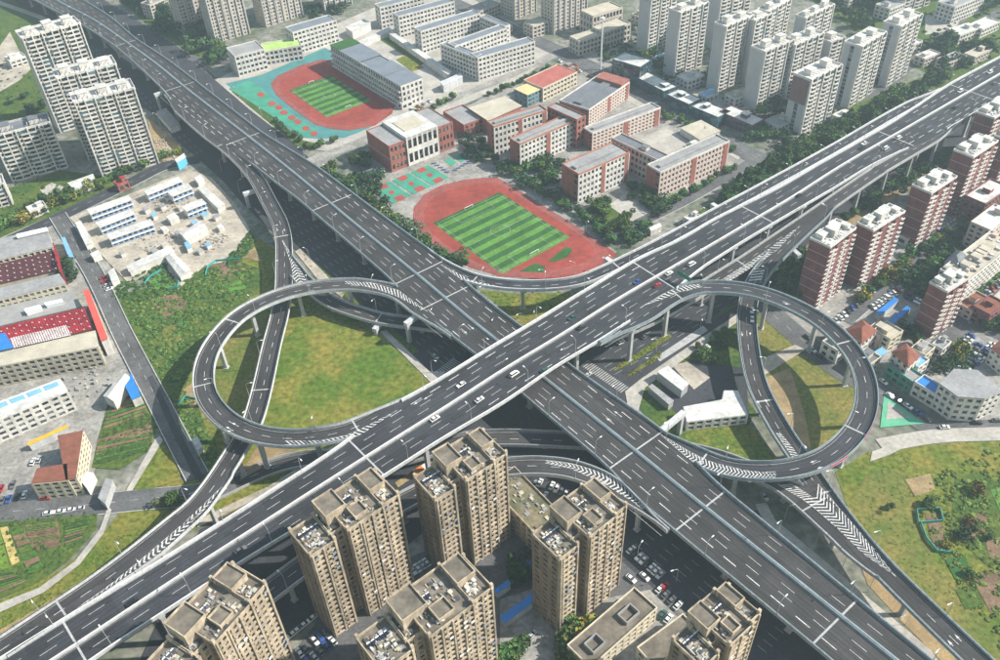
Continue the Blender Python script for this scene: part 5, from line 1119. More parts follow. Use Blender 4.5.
t, fr, L, h = row('kindergarten with flat pink red roof', (543, 88.5), (576.7, 72.5), (545, 102), D=20, nf=3, wall=cream_w, rm=mat('roof_pink', (.36, .11, .09), .85, .16), par=.5, cat='kindergarten', name='kindergarten')
t, fr, L, h = row('teal walled pavilion with yellow roof beside the kindergarten', (527.5, 95), (541, 89), None, h=10, D=14, nf=3, wall=mat('teal_render', (.14, .22, .24)), rm=mat('roof_sand', (.6, .47, .24)), par=0, cat='kindergarten', name='pavilion')
shed('gatehouse', 'white gatehouse with arched roof at the school lane', [(647, 228), (658, 223), (662, 226), (651, 231)], 4, roof_w, white_w, slope=1.2)
shed('pump_house', 'small white hut with dark roof below the gymnasium', [(363, 172), (381, 165), (385, 169), (368, 177)], 4, roof_d, white_w)
shed('courtyard_pavilion', 'low beige roof at the far end of the school courtyard', [(680, 128), (701, 120), (721, 131), (700, 140)], 5, roof_be, white_w)
shed('canopy', 'flat pale roofs behind the red brick wings, beside the road', [(468, 108), (505, 96), (522, 106), (488, 121)], 12, roof_be, brick)
# ---- shops and halls along the top right street
t, fr, L, h = row('round cornered glass shop building below the slab towers', (613, 60), (640, 68), None, h=16, D=16, nf=4, wall=glass_t, rm=roof_w, par=.8, band=.16, pier=.1, cat='shop', name='glass_building')
for i, (a, b, lb) in enumerate([((633, 76), (664, 92), 'glass fronted shop pavilion, first right of the round corner building'), ((667, 95), (689, 105), 'glass fronted shop pavilion, second right of the round corner building'), ((692, 107), (718, 118), 'glass fronted shop pavilion, third right of the round corner building'), ((720, 112), (752, 126), 'maroon and glass shop pavilion at the street end')]):
    fr, L = frame(a, b, 8); block('shop_pavilion', lb, 'shop', fr, L, 13, 8, 2, glass_t if i < 3 else brick_d, roof_w, glass_t, band=.22, pier=.12, par=.6, huts=1, seed=i + 2)
for i, (a, b, hh, D, lb) in enumerate([((579, 42), (605, 34), 12, 12, 'beige civic hall with cornice, front one near the street'), ((604, 33), (630, 24), 14, 14, 'beige civic hall with cornice, middle one'), ((593, 17), (622, 8), 18, 16, 'beige civic hall with pink roof, rear one'), ((533, 27), (548, 22), 10, 12, 'small beige hall between the two old towers')]):
    fr, L = frame(a, b, hh); block('civic_hall', lb, 'hall', fr, L, D, hh, 3, beige_w, roof_be, glass, band=.35, par=.9, dep=.6)
mb = MB(); q = P(600.5, 70); tg = thing('light_mast', 'tall slender white mast beside the street crossing at top centre', 'mast', q); mb.tube([q, q + [0, 0, 42]], [.7, .4], 8); mb.build('pole', white_p, tg); mb = MB(); mb.tube([q + [0, 0, 41], q + [0, 0, 42.5]], [1.6, 1.6], 8); mb.build('lamp_ring', white_p, tg)
# ---- left industrial quarter
def prism_building(name, label, cat, pts, h, wm, rm, hs=None, floors=0, nc=0, gm=None, over=.0):
    w = PP([(p[0], p[1], hs[i] if hs else h) for i, p in enumerate(pts)]); a = 0.5 * np.sum(w[:, 0] * np.roll(w[:, 1], -1) - np.roll(w[:, 0], -1) * w[:, 1])
    if a < 0: w = w[::-1]
    c = w.mean(0); t = thing(name, label, cat, (c[0], c[1], 0)); mb = MB(); ins = c + (w - c) * [.985, .985, 1] - [0, 0, .05]
    mb.prism([tuple(p) for p in ins], 0); mb.build('window_glazing' if floors else 'wall', (gm or glass) if floors else wm, t)
    if floors:
        mw = MB()
        for i in range(len(w)):
            a, b = ins[i], ins[(i + 1) % len(w)]; L_ = np.linalg.norm((b - a)[:2]); hh = min(a[2], b[2])
            if L_ < .6: continue
            Ux = (b - a)[:2] / L_; grid(mw, (np.array([a[0], a[1], 0]), Ux, np.array([-Ux[1], Ux[0]])), L_, 0, hh, floors, max(int(L_ / (nc or 3.2)), 1), .45, .35, .3)
        mw.build('wall', wm, t)
    mb = MB(); n = len(w); top = [tuple(c + (p - c) * 1.01 + [0, 0, .3]) for p in w]; bot = [(q[0], q[1], q[2] - .35) for q in top]; mb.v = top + bot; mb.f = [tuple(range(n))] + [((i + 1) % n, i, n + i, n + (i + 1) % n) for i in range(n)]; mb.m = [0] * len(mb.f); mb.build('roof', rm, t)
    return t, w
def dots(t, pts, h0, h1, nu, nv, m, name, size=.9, up=.8, seed=0):
    """rows of small roof vents between four photo corners"""
    a, b, c, d = PP([(*pts[0], h0), (*pts[1], h0), (*pts[2], h1), (*pts[3], h1)]); mb = MB(); rd = random.Random(seed)
    for i in range(nu):
        for j in range(nv):
            f, g = (i + .5) / nu, (j + .5 + .25 * (i % 2)) / nv; p = a + (b - a) * f + (d - a) * g + ((c - b) - (d - a)) * f * g
            mb.box(p[0] - size / 2, p[0] + size / 2, p[1] - size * .4, p[1] + size * .4, p[2], p[2] + up)
    mb.build(name, m, t, kind='stuff')
def ribs(t, pts, h, n, m):
    a, b, c, d = PP(pts, h + .05); mb = MB()
    for i in range(n):
        f = (i + .5) / n; p, q = a + (b - a) * f, d + (c - d) * f; u = (b - a) / np.linalg.norm(b - a) * .14; mb.v += [tuple(p - u), tuple(p + u), tuple(q + u), tuple(q - u), tuple(p + [0, 0, .22]), tuple(q + [0, 0, .22])]; k = len(mb.v) - 6; mb.f += [(k, k + 4, k + 5, k + 3), (k + 4, k + 1, k + 2, k + 5)]; mb.m += [0, 0]
    mb.build('roof_rib', m, t, kind='stuff')
t, w = prism_building('factory_block', 'cream factory block with grey roof at the left edge, uppermost', 'factory', [(-30, 246), (46, 228), (53, 247), (-30, 267)], 13, cream_w, roof_g, floors=4)
mb = MB(); q0, q1 = P(18, 238, 13.5), P(48, 231, 13.5); mb.tube([q0 + [0, 0, 1], q1 + [0, 0, 1]], [1.6, 1.6], 6); mb.build('roof_tank', white_p, t)
pts = [(-30, 266), (52, 248), (60, 270), (-30, 291)]; t, w = prism_building('factory_hall', 'factory hall with dark maroon roof dotted with white vents', 'factory', pts, 9, cream_w, roof_m, hs=[11, 11, 7, 7]); dots(t, pts, 11.3, 7.3, 13, 5, conc_w, 'roof_vent', .7, .5)
fr = None
for k in range(4): mb = MB(); mb.prism([tuple(p) for p in PP([(52 + k * 1.9 - 1, 243 + k * 7), (53.2 + k * 1.9, 242.6 + k * 7), (54.5 + k * 1.9, 247.5 + k * 7), (53.2 + k * 1.9, 248 + k * 7)], 12)], 0); mb.build('facade_fin', roof_r, t)
prism_building('factory_block', 'cream factory block with long grey roof below the maroon one', 'factory', [(-30, 296), (59, 274), (66, 284), (-30, 307)], 10, cream_w, roof_g, floors=3)
prism_building('factory_hall', 'low factory terrace with grey roof and ducts', 'factory', [(-30, 309), (70, 288), (82, 307), (-30, 333)], 5, cream_w, conc_d)
shed('roof_duct_house', 'white plant housing on the low factory terrace', [(24, 309), (40, 305), (42, 308), (26, 313)], 7.5, white_p, white_p, z0=5); shed('roof_duct_house', 'long pale plant housing on the terrace beside the red roof', [(44, 303), (62, 299), (63.5, 302), (46, 306)], 7.0, white_p, white_p, z0=5)
pts = [(-10, 330), (84, 308), (94, 329), (-2, 352)]; t, w = prism_building('factory_hall', 'factory hall with bright red roof, white panels and vents', 'factory', pts, 9, cream_w, roof_r)
dots(t, pts, 9.3, 9.3, 15, 4, conc_w, 'roof_vent', .7, .5); ribs(t, pts, 9.3, 40, roof_r); mb = MB(); mb.poly([tuple(p) for p in PP([(14, 348), (10, 338), (66, 325), (71, 335)], 9.36)]); mb.f[0] = mb.f[0] if np.cross(np.array(mb.v[1]) - mb.v[0], np.array(mb.v[2]) - mb.v[0])[2] > 0 else mb.f[0][::-1]; mb.build('white_panel', roof_w, t)
prism_building('factory_link', 'coral red sloping link roof beside the long lane', 'factory', [(83, 291), (89, 290), (108, 338), (101, 341)], 11, white_w, roof_cr)
shed('storage_shed', 'blue roofed corner shed at the left edge below the red roof', [(-10, 336), (5, 333), (14, 348), (-10, 353)], 10, roof_b, white_w)
t, w = prism_building('factory_block', 'beige factory with sloping roof and dark gridded front', 'factory', [(-30, 372), (-20, 358), (95, 331), (98, 347)], 13, roof_be, roof_be, floors=4, nc=3.6)
t, w = prism_building('workshop', 'white workshop with blue glazed roof and gridded front', 'factory', [(-30, 413), (60, 379), (68, 391), (-30, 432)], 13, white_w, roof_w, floors=4, nc=4.0)
for a in (0, 1, 2, 3):
    mb = MB(); q = PP([(-8 + a * 17, 406 - a * 6.5), (6 + a * 17, 401 - a * 6.5), (8.5 + a * 17, 404.5 - a * 6.5), (-5 + a * 17, 410 - a * 6.5)], 13.5)[::-1]; mb.prism([tuple(p) for p in q], 13.2); mb.build('rooflight', roof_lb, t)
shed('awning', 'long yellow awning along the foot of the white workshop', [(27, 443), (67, 425), (68.5, 427.5), (28.5, 446)], 4, mat('awning_yellow', (.62, .36, .03)))
prism_building('dormitory', 'cream dormitory with brown roof, tall wing beside the allotments', 'building', [(58, 436), (83, 431), (76, 478), (66, 480)], 11, cream_w, roof_br, floors=4)
prism_building('dormitory', 'cream dormitory with brown roof, front wing along the street', 'building', [(37, 469), (67, 464), (68, 480.5), (31.5, 484)], 11, cream_w, roof_br, floors=4)
shed('store', 'small white flat roofed store beside the brown roofed dormitory', [(80, 480), (88, 472), (94, 473), (87, 489)], 5, roof_w, white_w); shed('covered_bridge', 'grey covered footway crossing the street', [(98, 498), (106, 478), (113, 480), (105, 504)], 5, roof_g, conc)
shed('warehouse', 'long white roofed warehouse beside the bright blue shed', [(103, 396), (122, 373), (130, 377), (113, 401)], 7, roof_w, white_w, slope=1.2); shed('storage_shed', 'bright blue roofed shed beside the long lane', [(124, 384), (131, 373), (141, 396), (132, 400)], 6, roof_b, white_w)
shed('covered_lane', 'long light blue canopy beside the top of the long lane', [(61, 238), (65, 237), (74, 257), (69, 258)], 5, roof_lb)
shed('swimming_hall', 'white flat canopy beside the front white tower', [(67.5, 183), (93, 174), (97, 182), (74, 190)], 5, roof_w, white_w); shed('guard_hut', 'white roofed hut beside the lane and the yard', [(90, 254), (98, 250), (101, 254), (93, 258)], 4, roof_w, white_w); shed('guard_hut', 'white roofed hut with parked cars in the small yard', [(108, 272), (114, 268), (119, 279), (112, 283)], 4, roof_w, white_w)
# construction site cabins: white two storey boxes with blue panels
cab_blue = mat('cabin_blue_panel', (.08, .26, .55), .5, .08, .3)
def cabin(label, fl, fr_, D=6, h=6.2):
    fr, L = frame(fl, fr_, h); t = thing('site_cabin', label, 'site cabin', base_of(fr, L, D), 'prefabricated cabins in the construction yard'); mb = MB(fr=fr); mb.box(0, L, 0, D, 0, h); mb.build('wall', white_w, t)
    n = max(int(L / 3), 2)
    mb = MB(fr=fr); mg = MB(fr=fr)
    for k in range(2):
        mb.box(-.05, L + .05, -.12, -.02, k * 3.1 + .1, k * 3.1 + .7)
        for j in range(n):
            u = (j + .5) * L / n; mg.box(u - .8, u + .8, -.1, -.01, k * 3.1 + .9, k * 3.1 + 2.3)
            mb.box(u + .9, u + 1.3, -.12, -.02, k * 3.1 + .7, k * 3.1 + 2.9)
    mb.build('blue_panel', cab_blue, t, kind='stuff'); mg.build('window', glass, t, kind='stuff')
    mb = MB(fr=fr); mb.box(-.4, L + .4, -1.4, D + .4, h, h + .25); mb.build('roof', roof_w, t)
    mb = MB(fr=fr); mb.box(-.2, L + .2, -1.3, -.1, 3.0, 3.12); mb.box(-.2, L + .2, -1.3, -1.22, 3.9, 4.0); mb.build('gallery', white_p, t)
for lb, a, b in [('blue and white site cabin row nearest the left street', (90.5, 214), (131, 199.5)), ('blue and white site cabin row, second behind the yard entrance', (100, 227), (134, 213.5)), ('blue and white site cabin row, largest in the yard middle', (110, 239), (153, 224)), ('blue and white site cabin row along the top of the yard', (147.5, 194.5), (181.7, 181)), ('short blue and white site cabin near the yard centre right', (186.4, 210.6), (205.4, 203)), ('upper short white cabin behind the centre right one', (172, 196), (192, 188))]: cabin(lb, a, b)
shed('site_shed', 'white gabled shed in the right of the construction yard', [(179, 233), (201, 221), (208, 229), (186, 240)], 4.5, roof_w, white_w, slope=1); shed('site_shed', 'long grey roofed shed along the lower edge of the yard', [(126, 266), (170, 246), (175, 252), (129, 272)], 4, roof_w, white_w); shed('site_shed', 'white gabled shed at the lower corner of the yard', [(165, 257), (174, 253), (191, 270), (180, 277)], 4, roof_w, white_w, slope=1); shed('site_shed', 'long narrow shed along the right edge of the yard', [(197, 188), (203, 185), (225, 204), (218, 209)], 4, roof_w, white_w); shed('site_shed', 'long narrow shed along the left edge of the yard', [(75, 223), (81, 221), (93, 242), (86, 246)], 4, roof_w, white_w); shed('site_shed', 'small white hut at the top corner of the yard', [(194, 178), (200, 175), (204, 179), (198, 183)], 4, roof_w, white_w); shed('site_shed', 'small white canteen hut left of the gabled shed', [(166, 217), (174, 213), (179, 217), (170, 221)], 4, roof_w, white_w); shed('site_shed', 'small grey tank house below the gabled shed', [(184, 243), (188, 241), (192, 247), (187, 249)], 3.5, roof_lb, white_w)
def rubble(name, label, polys, n, mats, seed, hmax=1.5, smax=2.0):
    rd = random.Random(seed)
    for pi, poly in enumerate(polys):
        w = PP(poly); mb = MB(); lo, hi = w.min(0), w.max(0)
        for _ in range(n):
            f, g = rd.random(), rd.random(); p = w[0] + (w[1] - w[0]) * f + (w[3] - w[0]) * g; a, b = rd.uniform(.4, smax), rd.uniform(.4, smax); mb.fr = (np.array([p[0], p[1], .3]), np.array([math.cos(f * 9), math.sin(f * 9)]), np.array([-math.sin(f * 9), math.cos(f * 9)])); mb.box(0, a, 0, b, 0, rd.uniform(.2, hmax), rd.randrange(len(mats)))
        mb.fr = None; o = mb.build(name, mats); tag(o, label, 'building materials', None, 'stuff')
rubble('stored_material', 'scattered building materials on the construction yard', [[(130, 240), (165, 225), (185, 245), (150, 262)], [(195, 240), (222, 225), (232, 240), (205, 255)], [(150, 200), (185, 190), (195, 205), (160, 215)]], 110, [conc, roof_g, roof_be, soil, sand], 4, .7, 1.4)
rubble('stored_material', 'scattered building rubble beside the front white tower', [[(152, 140), (165, 138), (185, 160), (165, 163)]], 90, [conc, roof_be, sand], 5, .8, 1.5)
rubble('yard_goods', 'scattered goods and pallets in the factory yard', [[(60, 382), (100, 360), (112, 380), (75, 410)]], 35, [conc, roof_g, roof_be, conc_d], 6)
# ---- compound inside the right quadrant
t, w = prism_building('depot_building', 'white L shaped depot building beside the straddle pier', 'building', [(683.5, 407), (722, 400), (724, 391), (737.6, 391), (748, 415), (687, 422)], 6, white_w, roof_w, floors=2, nc=4)
shed('fuel_canopy', 'white flat canopy in the small depot yard', [(657, 372), (668, 366), (689, 384), (682, 391)], 5.5, roof_w, steel_g); shed('bus_shelter', 'grey narrow shelter roof left of the white canopy', [(648, 387), (652, 384), (674, 401), (669, 405)], 4, roof_g, steel_g); shed('guard_hut', 'tiny white hut beside the depot lawn', [(702, 347), (707, 344), (711, 347), (706, 350)], 4, roof_w, white_w)
shed('rest_hut', 'small white hut below the left loop beside the ditch', [(192, 440), (197, 436), (203, 447), (198, 450)], 4, roof_w, white_w)
shed('portal_beam_store', 'white site cabin near the expressway pier at upper left', [(156, 112), (166, 108), (180, 124), (170, 128)], 5, roof_g, white_w)
shed('bill_house', 'blue hoarding hut at the street corner below the viaduct', [(175, 160), (184, 153), (186, 157), (177, 163)], 6, roof_w, mat('hoarding_blue', (.1, .4, .6)))

# ---- filler blocks of the town: low houses between the towers and along the right edge
for i, (a, b, hh, D, wm, rm, lb) in enumerate([((688, 82), (704, 76), 7, 12, white_w, roof_w, 'low white pavilion between the second and third slab tower'), ((735, 100), (752, 94), 6, 10, white_w, roof_be, 'low pale pavilion between the third and fourth slab tower'), ((778, 128), (792, 122), 6, 12, beige_w, roof_g, 'low grey roofed house left of the tower with brown cladding'), ((842, 82), (856, 76), 6, 12, white_w, roof_w, 'low white house behind the glazed end slab tower'), ((905, 48), (922, 42), 8, 14, white_w, roof_w, 'low white block right of the rightmost slab tower'), ((948, 64), (966, 57), 6, 10, beige_w, roof_g, 'low house in the park near the expressway'), ((960, 36), (978, 29), 7, 12, white_w, roof_w, 'white low house in the park at upper right'), ((982, 30), (1000, 22), 7, 12, white_w, roof_w, 'white low house at the right edge of the park'), ((480, 12), (500, 4), 10, 14, beige_w, roof_g, 'low beige block at the top edge above the classroom rows'), ((640, 18), (652, 13), 7, 10, beige_w, roof_be, 'low beige block left of the second slab tower'), ((745, 60), (758, 55), 9, 12, white_w, roof_w, 'low white block behind the fourth slab tower'), ((985, 205), (1010, 188), 18, 12, brick_d, roof_w, 'maroon mid rise block at the right edge, upper'), ((992, 232), (1015, 214), 18, 12, pale_pink, roof_w, 'pink mid rise block at the right edge, lower'), ((972, 312), (990, 300), 6, 8, beige_w, roof_br, 'small brown roofed house beside the right lane'), ((838, 352), (850, 344), 8, 9, white_w, roof_g, 'small grey roofed house beside the red hip roof near the loop'), ((868, 366), (880, 358), 7, 8, cream_w, roof_d, 'small dark roofed house between the loop ramp and the shops'), ((890, 340), (902, 332), 9, 9, cream_w, roof_be, 'small beige roofed house behind the red brown hip roof'), ((10, 62), (26, 57), 6, 12, white_w, roof_w, 'white low house on the meadow left of the towers'), ((118, 186), (128, 182), 5, 6, brick, roof_r, 'small red roofed kiosk at the left street'), ((30, 212), (46, 206), 5, 6, white_w, roof_w, 'small white kiosk in the street side park')]): fr, L = frame(a, b, hh); block('town_house', lb, 'building', fr, L, D, hh, max(int(hh / 3), 1), wm, rm, glass, huts=1, seed=i + 50)
red_tower('maroon brick tower behind the fourth one at the right edge', (978, 112), (994, 119), (1018, 103), (976, 168), 7)

for i, (x0, x1) in enumerate(((.60, .66), (.70, .73))):      # pink cloth on the loop parapet
    mb = MB(); i0, i1 = int(rLR.n * x0), int(rLR.n * x1); rLR.sweep(mb, lambda i: [(rLR.wl[i] + .05, .1), (rLR.wl[i] + .05, 1.3), (rLR.wl[i] + .12, 1.3), (rLR.wl[i] + .12, .1)], i0, i1); tag(mb.build('banner', mat('cloth_pink', (.5, .07, .16))), ['longer', 'shorter'][i] + ' pink cloth hung outside the lower bend of the right loop', 'banner')

for i, (a, b, hh, D, wm, rm, lb) in enumerate([((500, 30), (512, 26), 5, 8, white_w, roof_g, 'tiny grey roofed house beside the top street'), ((565, 72), (578, 67), 5, 9, brick, roof_g, 'small brick house right of the kindergarten'), ((660, 62), (672, 58), 5, 9, white_w, roof_lb, 'small blue roofed site hut between the first slab towers'), ((706, 98), (718, 94), 5, 8, white_w, roof_lb, 'small blue roofed site hut below the third slab tower'), ((842, 120), (852, 115), 5, 8, white_w, roof_w, 'small white hut at the tree belt foot'), ((925, 60), (940, 54), 6, 9, beige_w, roof_w, 'small pale house left of the park trees'), ((975, 58), (992, 50), 6, 9, beige_w, roof_be, 'small beige house close to the upper right expressway'), ((890, 10), (905, 4), 10, 14, white_w, roof_g, 'grey roofed block at the top edge behind the slabs'), ((850, -2), (870, -10), 12, 14, beige_w, roof_g, 'beige block at the top edge in the park'), ((955, 8), (985, -4), 14, 16, white_w, roof_g, 'white block at the top right corner'), ((150, 6), (164, 0), 12, 12, beige_w, roof_g, 'low beige block at the top edge beside the green belt'), ((402, 105), (412, 101), 4, 6, white_w, roof_w, 'tiny white gatehouse at the school street'), ((690, 150), (700, 146), 4, 6, white_w, roof_w, 'tiny white hut behind the courtyard pavilion'), ((690, 222), (700, 217), 4, 5, white_w, roof_w, 'tiny white hut beside the slip ramp and the school lane'), ((990, 316), (1006, 305), 9, 9, brick_d, roof_br, 'small maroon house at the right edge lane'), ((955, 402), (975, 404), 4, 4, white_w, roof_cr, 'low red roofed stall in front of the hexagonal building')]): fr, L = frame(a, b, hh); block('town_house', lb, 'building', fr, L, D, hh, max(int(hh / 3), 1), wm, rm, glass, huts=1, seed=i + 80)

for i, (a, b, hh, D, wm, rm, lb) in enumerate([((858, 350), (868, 343), 8, 7, white_w, roof_br, 'small brown roofed house between the two red hip roofs'), ((925, 356), (934, 348), 7, 7, cream_w, roof_g, 'small grey roofed house left of the car park lane'), ((880, 337), (889, 330), 8, 7, pale_pink, roof_be, 'small pink house below the right pool canopy'), ((918, 368), (928, 361), 6, 6, white_w, roof_lb, 'small blue roofed house behind the green shops'), ((838, 338), (846, 332), 7, 6, cream_w, roof_br, 'tiny brown roofed house against the loop ramp'), ((942, 350), (950, 343), 5, 5, white_w, roof_g, 'tiny hut at the head of the car park'), ((985, 276), (998, 266), 7, 8, pale_pink, roof_be, 'small pink house beside the teal shed'), ((950, 205), (962, 197), 6, 8, white_w, roof_g, 'small grey roofed house below the fourth brick tower'), ((908, 240), (918, 233), 5, 7, white_w, roof_br, 'small brown roofed house between the second and third brick towers')]): fr, L = frame(a, b, hh); block('town_house', lb, 'building', fr, L, D, hh, max(int(hh / 3), 1), wm, rm, glass, huts=1, seed=i + 120)

_rs = random.Random(12)
for i, (x, y) in enumerate([(142, 208), (150, 214), (158, 205), (163, 196), (176, 206), (160, 228), (200, 214), (212, 216), (216, 226), (196, 250), (204, 244), (150, 250), (138, 256), (160, 244), (118, 252), (208, 196), (190, 222), (174, 232)]):
    dx, dy = _rs.uniform(3.5, 6), _rs.uniform(2, 3); shed('site_store', nth(i) + ' small site store among the materials, counted from the yard entrance', [(x, y), (x + dx, y - dx * .42), (x + dx + 3, y - dx * .42 + dy), (x + 3, y + dy)], _rs.uniform(2.6, 3.6), _rs.choice([roof_w, roof_g, roof_be, roof_lb, conc_d]), white_w, 'small stores in the construction yard')
# ------------------------------------------------------------------ trees
def leaf_mesh(name, n, shape, mats, seed, leaf=.9, inner=True):
    """crown of unit size made of many leaf-clump faces"""
    rd = np.random.default_rng(seed); mb = MB(); pts = []
    lobes = [np.array([0, 0, 0.0])] + [rd.normal(0, 1, 3) * [.34, .34, .22] for _ in range(7)]
    for _ in range(n):
        lb = lobes[rd.integers(len(lobes))]; d = rd.normal(0, 1, 3); d /= np.linalg.norm(d); r = rd.uniform(.55, 1) ** .5
        p = lb + d * r * np.array([.42, .42, .36])
        if shape == 'cone': z = rd.uniform(0, 1) ** 1.4; a = rd.uniform(0, 6.283); rr = (.5 * (1 - z) + .05) * rd.uniform(.5, 1.1); p = np.array([math.cos(a) * rr, math.sin(a) * rr, z * 1.5 - .5]); d = np.array([math.cos(a), math.sin(a), .5])
        nrm = d + rd.normal(0, .45, 3); nrm /= np.linalg.norm(nrm); a = np.cross(nrm, rd.normal(0, 1, 3)); a /= np.linalg.norm(a); b = np.cross(nrm, a); s = leaf * rd.uniform(.09, .19)
        k = rd.integers(len(mats)) if rd.random() < .5 else 0
        c0 = len(mb.v); mb.v += [tuple(p - a * s), tuple(p + b * s * .7 + nrm * s * .25), tuple(p + a * s), tuple(p - b * s * .8)]; mb.f.append((c0, c0 + 1, c0 + 2, c0 + 3)); mb.m.append(int(k))
    me = bpy.data.meshes.new(name); me.from_pydata(mb.v, [], mb.f)
    for m in mats: me.materials.append(m)
    me.polygons.foreach_set('material_index', mb.m); me.update(); return me
CROWN = [leaf_mesh('crown', 420, 'round', [leaf_m[0], leaf_m[1]], 1), leaf_mesh('crown', 420, 'round', [leaf_m[1], leaf_m[2]], 2), leaf_mesh('crown', 400, 'round', [leaf_m[3], leaf_m[0]], 3), leaf_mesh('crown', 380, 'cone', [leaf_m[0], leaf_m[1]], 4), leaf_mesh('crown', 380, 'round', [leaf_m[4], leaf_m[2]], 5)]
mb = MB(); mb.tube([(0, 0, -.2), (.02, 0, .5), (0, .03, 1.0)], [.075, .055, .03], 6)
for a in (0, 2.1, 4.2): mb.tube([(0, 0, .6), (math.cos(a) * .3, math.sin(a) * .3, 1.05)], [.035, .012], 4)
TRUNK = bpy.data.meshes.new('trunk'); TRUNK.from_pydata(mb.v, [], mb.f); TRUNK.materials.append(bark)
n_tree = [0]; FAR_TREES = []
def tree(x, y, w, h, kind, label, group, world=False):
    p = P(x, y) if not world else np.array([x, y, 0.0])
    t = thing('tree' if kind != 3 else 'conifer', label, 'tree', p, group, rng.uniform(0, 6.28)); n_tree[0] += 1
    k = child('trunk', TRUNK, t); k.scale = (h * .5, h * .5, h * .5)
    c = child('crown', CROWN[kind], t); c.location = (0, 0, h * (.6 if kind != 3 else .36)); c.scale = (w, w * rng.uniform(.85, 1.15), h * (.8 if kind != 3 else .62)); return t
def tree_row(pts, n, wmin, wmax, kinds, what, group, jit=1.2):
    w = PP(pts); seg = np.concatenate([[0], np.cumsum(np.linalg.norm(np.diff(w, axis=0), axis=1))])
    for i in range(n):
        s = seg[-1] * (i + .5) / n; p = np.array([np.interp(s, seg, w[:, k]) for k in range(3)]); sz = rng.uniform(wmin, wmax)
        tree(p[0] + rng.normal(0, jit), p[1] + rng.normal(0, jit), sz, sz * rng.uniform(1.0, 1.35), int(rng.choice(kinds)), nth(i) + ' ' + what, group, True)
def in_poly(p, poly):
    x, y = p; c = False; n = len(poly)
    for i in range(n):
        (x1, y1), (x2, y2) = poly[i][:2], poly[i - 1][:2]
        if (y1 > y) != (y2 > y) and x < (x2 - x1) * (y - y1) / (y2 - y1) + x1: c = not c
    return c
def rand_in(pts, n, rd):
    w = PP(pts)[:, :2]; lo, hi = w.min(0), w.max(0); out = []
    poly = [tuple(q) for q in w]
    while len(out) < n:
        p = rd.uniform(lo, hi)
        if in_poly(p, poly): out.append(p)
    return out
def grove(pts, n, wmin, wmax, kinds, label, group, seed):
    rd = np.random.default_rng(seed); ps = rand_in(pts, n, rd); far = P(*pts[0])[1] > 420; keep = int(n * (.34 if far else .56))
    for p in ps[keep:]: sz = rd.uniform(wmin, wmax); FAR_TREES.append((p, sz, sz * rd.uniform(1.0, 1.35), int(rd.choice(kinds)), rd.uniform(0, 6.28)))
    for i, p in enumerate(sorted(ps[:keep], key=lambda q: q[0] / q[1])):
        sz = rd.uniform(wmin, wmax); tree(p[0], p[1], sz, sz * rd.uniform(1.0, 1.35), int(rd.choice(kinds)), label + ', ' + nth(i) + ' from left', group, True)
grove([(630, 60), (690, 80), (760, 118), (800, 130), (780, 100), (700, 50), (640, 30)], 46, 4, 7, [0, 1, 2], 'tree between the white slab towers', 'trees between the slab towers', 50)
grove([(850, 300), (870, 285), (900, 262), (905, 268), (870, 296), (856, 308)], 14, 3, 5.5, [0, 1, 4], 'small tree between the parked cars of the brick estate', 'small estate trees', 53)
grove([(905, 330), (925, 318), (930, 345), (915, 352)], 8, 3, 5.5, [0, 2], 'dark tree left of the front brick tower', 'trees left of the front brick tower', 54)
grove([(735, 118), (775, 132), (800, 140), (790, 160), (750, 145)], 16, 4, 7, [0, 1, 2], 'tree on the open ground below the fourth slab tower', 'trees below the slab towers', 55)
grove([(845, 75), (870, 60), (885, 30), (875, 85), (850, 100)], 12, 4, 7, [0, 1], 'tree between the two rightmost slab towers', 'trees between the rightmost slabs', 56)
grove([(985, 190), (1015, 175), (1020, 250), (990, 262), (970, 235)], 14, 4, 7, [0, 1, 2], 'tree between the mid rise blocks at right edge', 'trees at the right edge blocks', 51)
grove([(580, 40), (650, 60), (640, 80), (590, 60)], 10, 4, 6, [0, 1], 'tree around the civic halls', 'trees by the civic halls', 52)
grove([(793, 168), (812, 142), (862, 113), (905, 92), (942, 76), (946, 84), (880, 122), (830, 150), (800, 172)], 70, 6, 9, [0, 3, 3, 1], 'dark green tree in the dense belt between slab towers and expressway', 'tree belt below the slab towers', 1)
grove([(716, 208), (738, 186), (765, 168), (786, 162), (792, 172), (760, 190), (730, 206)], 48, 7, 10, [0, 3, 3], 'dark green tree in the dense clump beside the school lane', 'tree clump beside the school lane', 2)
tree_row([(328, 172), (360, 196), (400, 228), (440, 258), (462, 270)], 30, 4.5, 7, [0, 1, 2], 'tree from the upper end of the row between expressway and track', 'trees between expressway and large track')
tree_row([(503, 166), (540, 192), (580, 217), (615, 243)], 22, 4, 6, [0, 2], 'tree from the top of the row along the right side of the large track', 'trees along the right side of the large track')
grove([(586, 212), (600, 198), (634, 222), (622, 236), (606, 234)], 16, 3.5, 6, [0, 1, 1], 'round green tree in the garden beside the paved school yard', 'trees in the school garden', 3)
grove([(622, 190), (640, 188), (660, 205), (672, 210), (660, 214), (640, 206)], 14, 4, 6, [0, 2], 'dark tree between the paved yard and the pink school wing', 'trees beside the pink school wing', 4)
tree_row([(664, 207), (700, 190), (735, 168)], 10, 3.5, 5.5, [0, 1], 'round tree from the left along the foot of the lower pink wing', 'round trees along the school lane')
grove([(618, 240), (645, 226), (650, 234), (628, 246)], 9, 4, 6.5, [0, 2], "dark tree at the gatehouse end of the large track", "trees beside the gatehouse", 5)
grove([(356, 180), (352, 168), (362, 158), (375, 172), (392, 210), (380, 205)], 14, 5, 7.5, [0, 2], 'dark tree between the gymnasium end wall and the expressway', 'trees beside the gymnasium', 6)
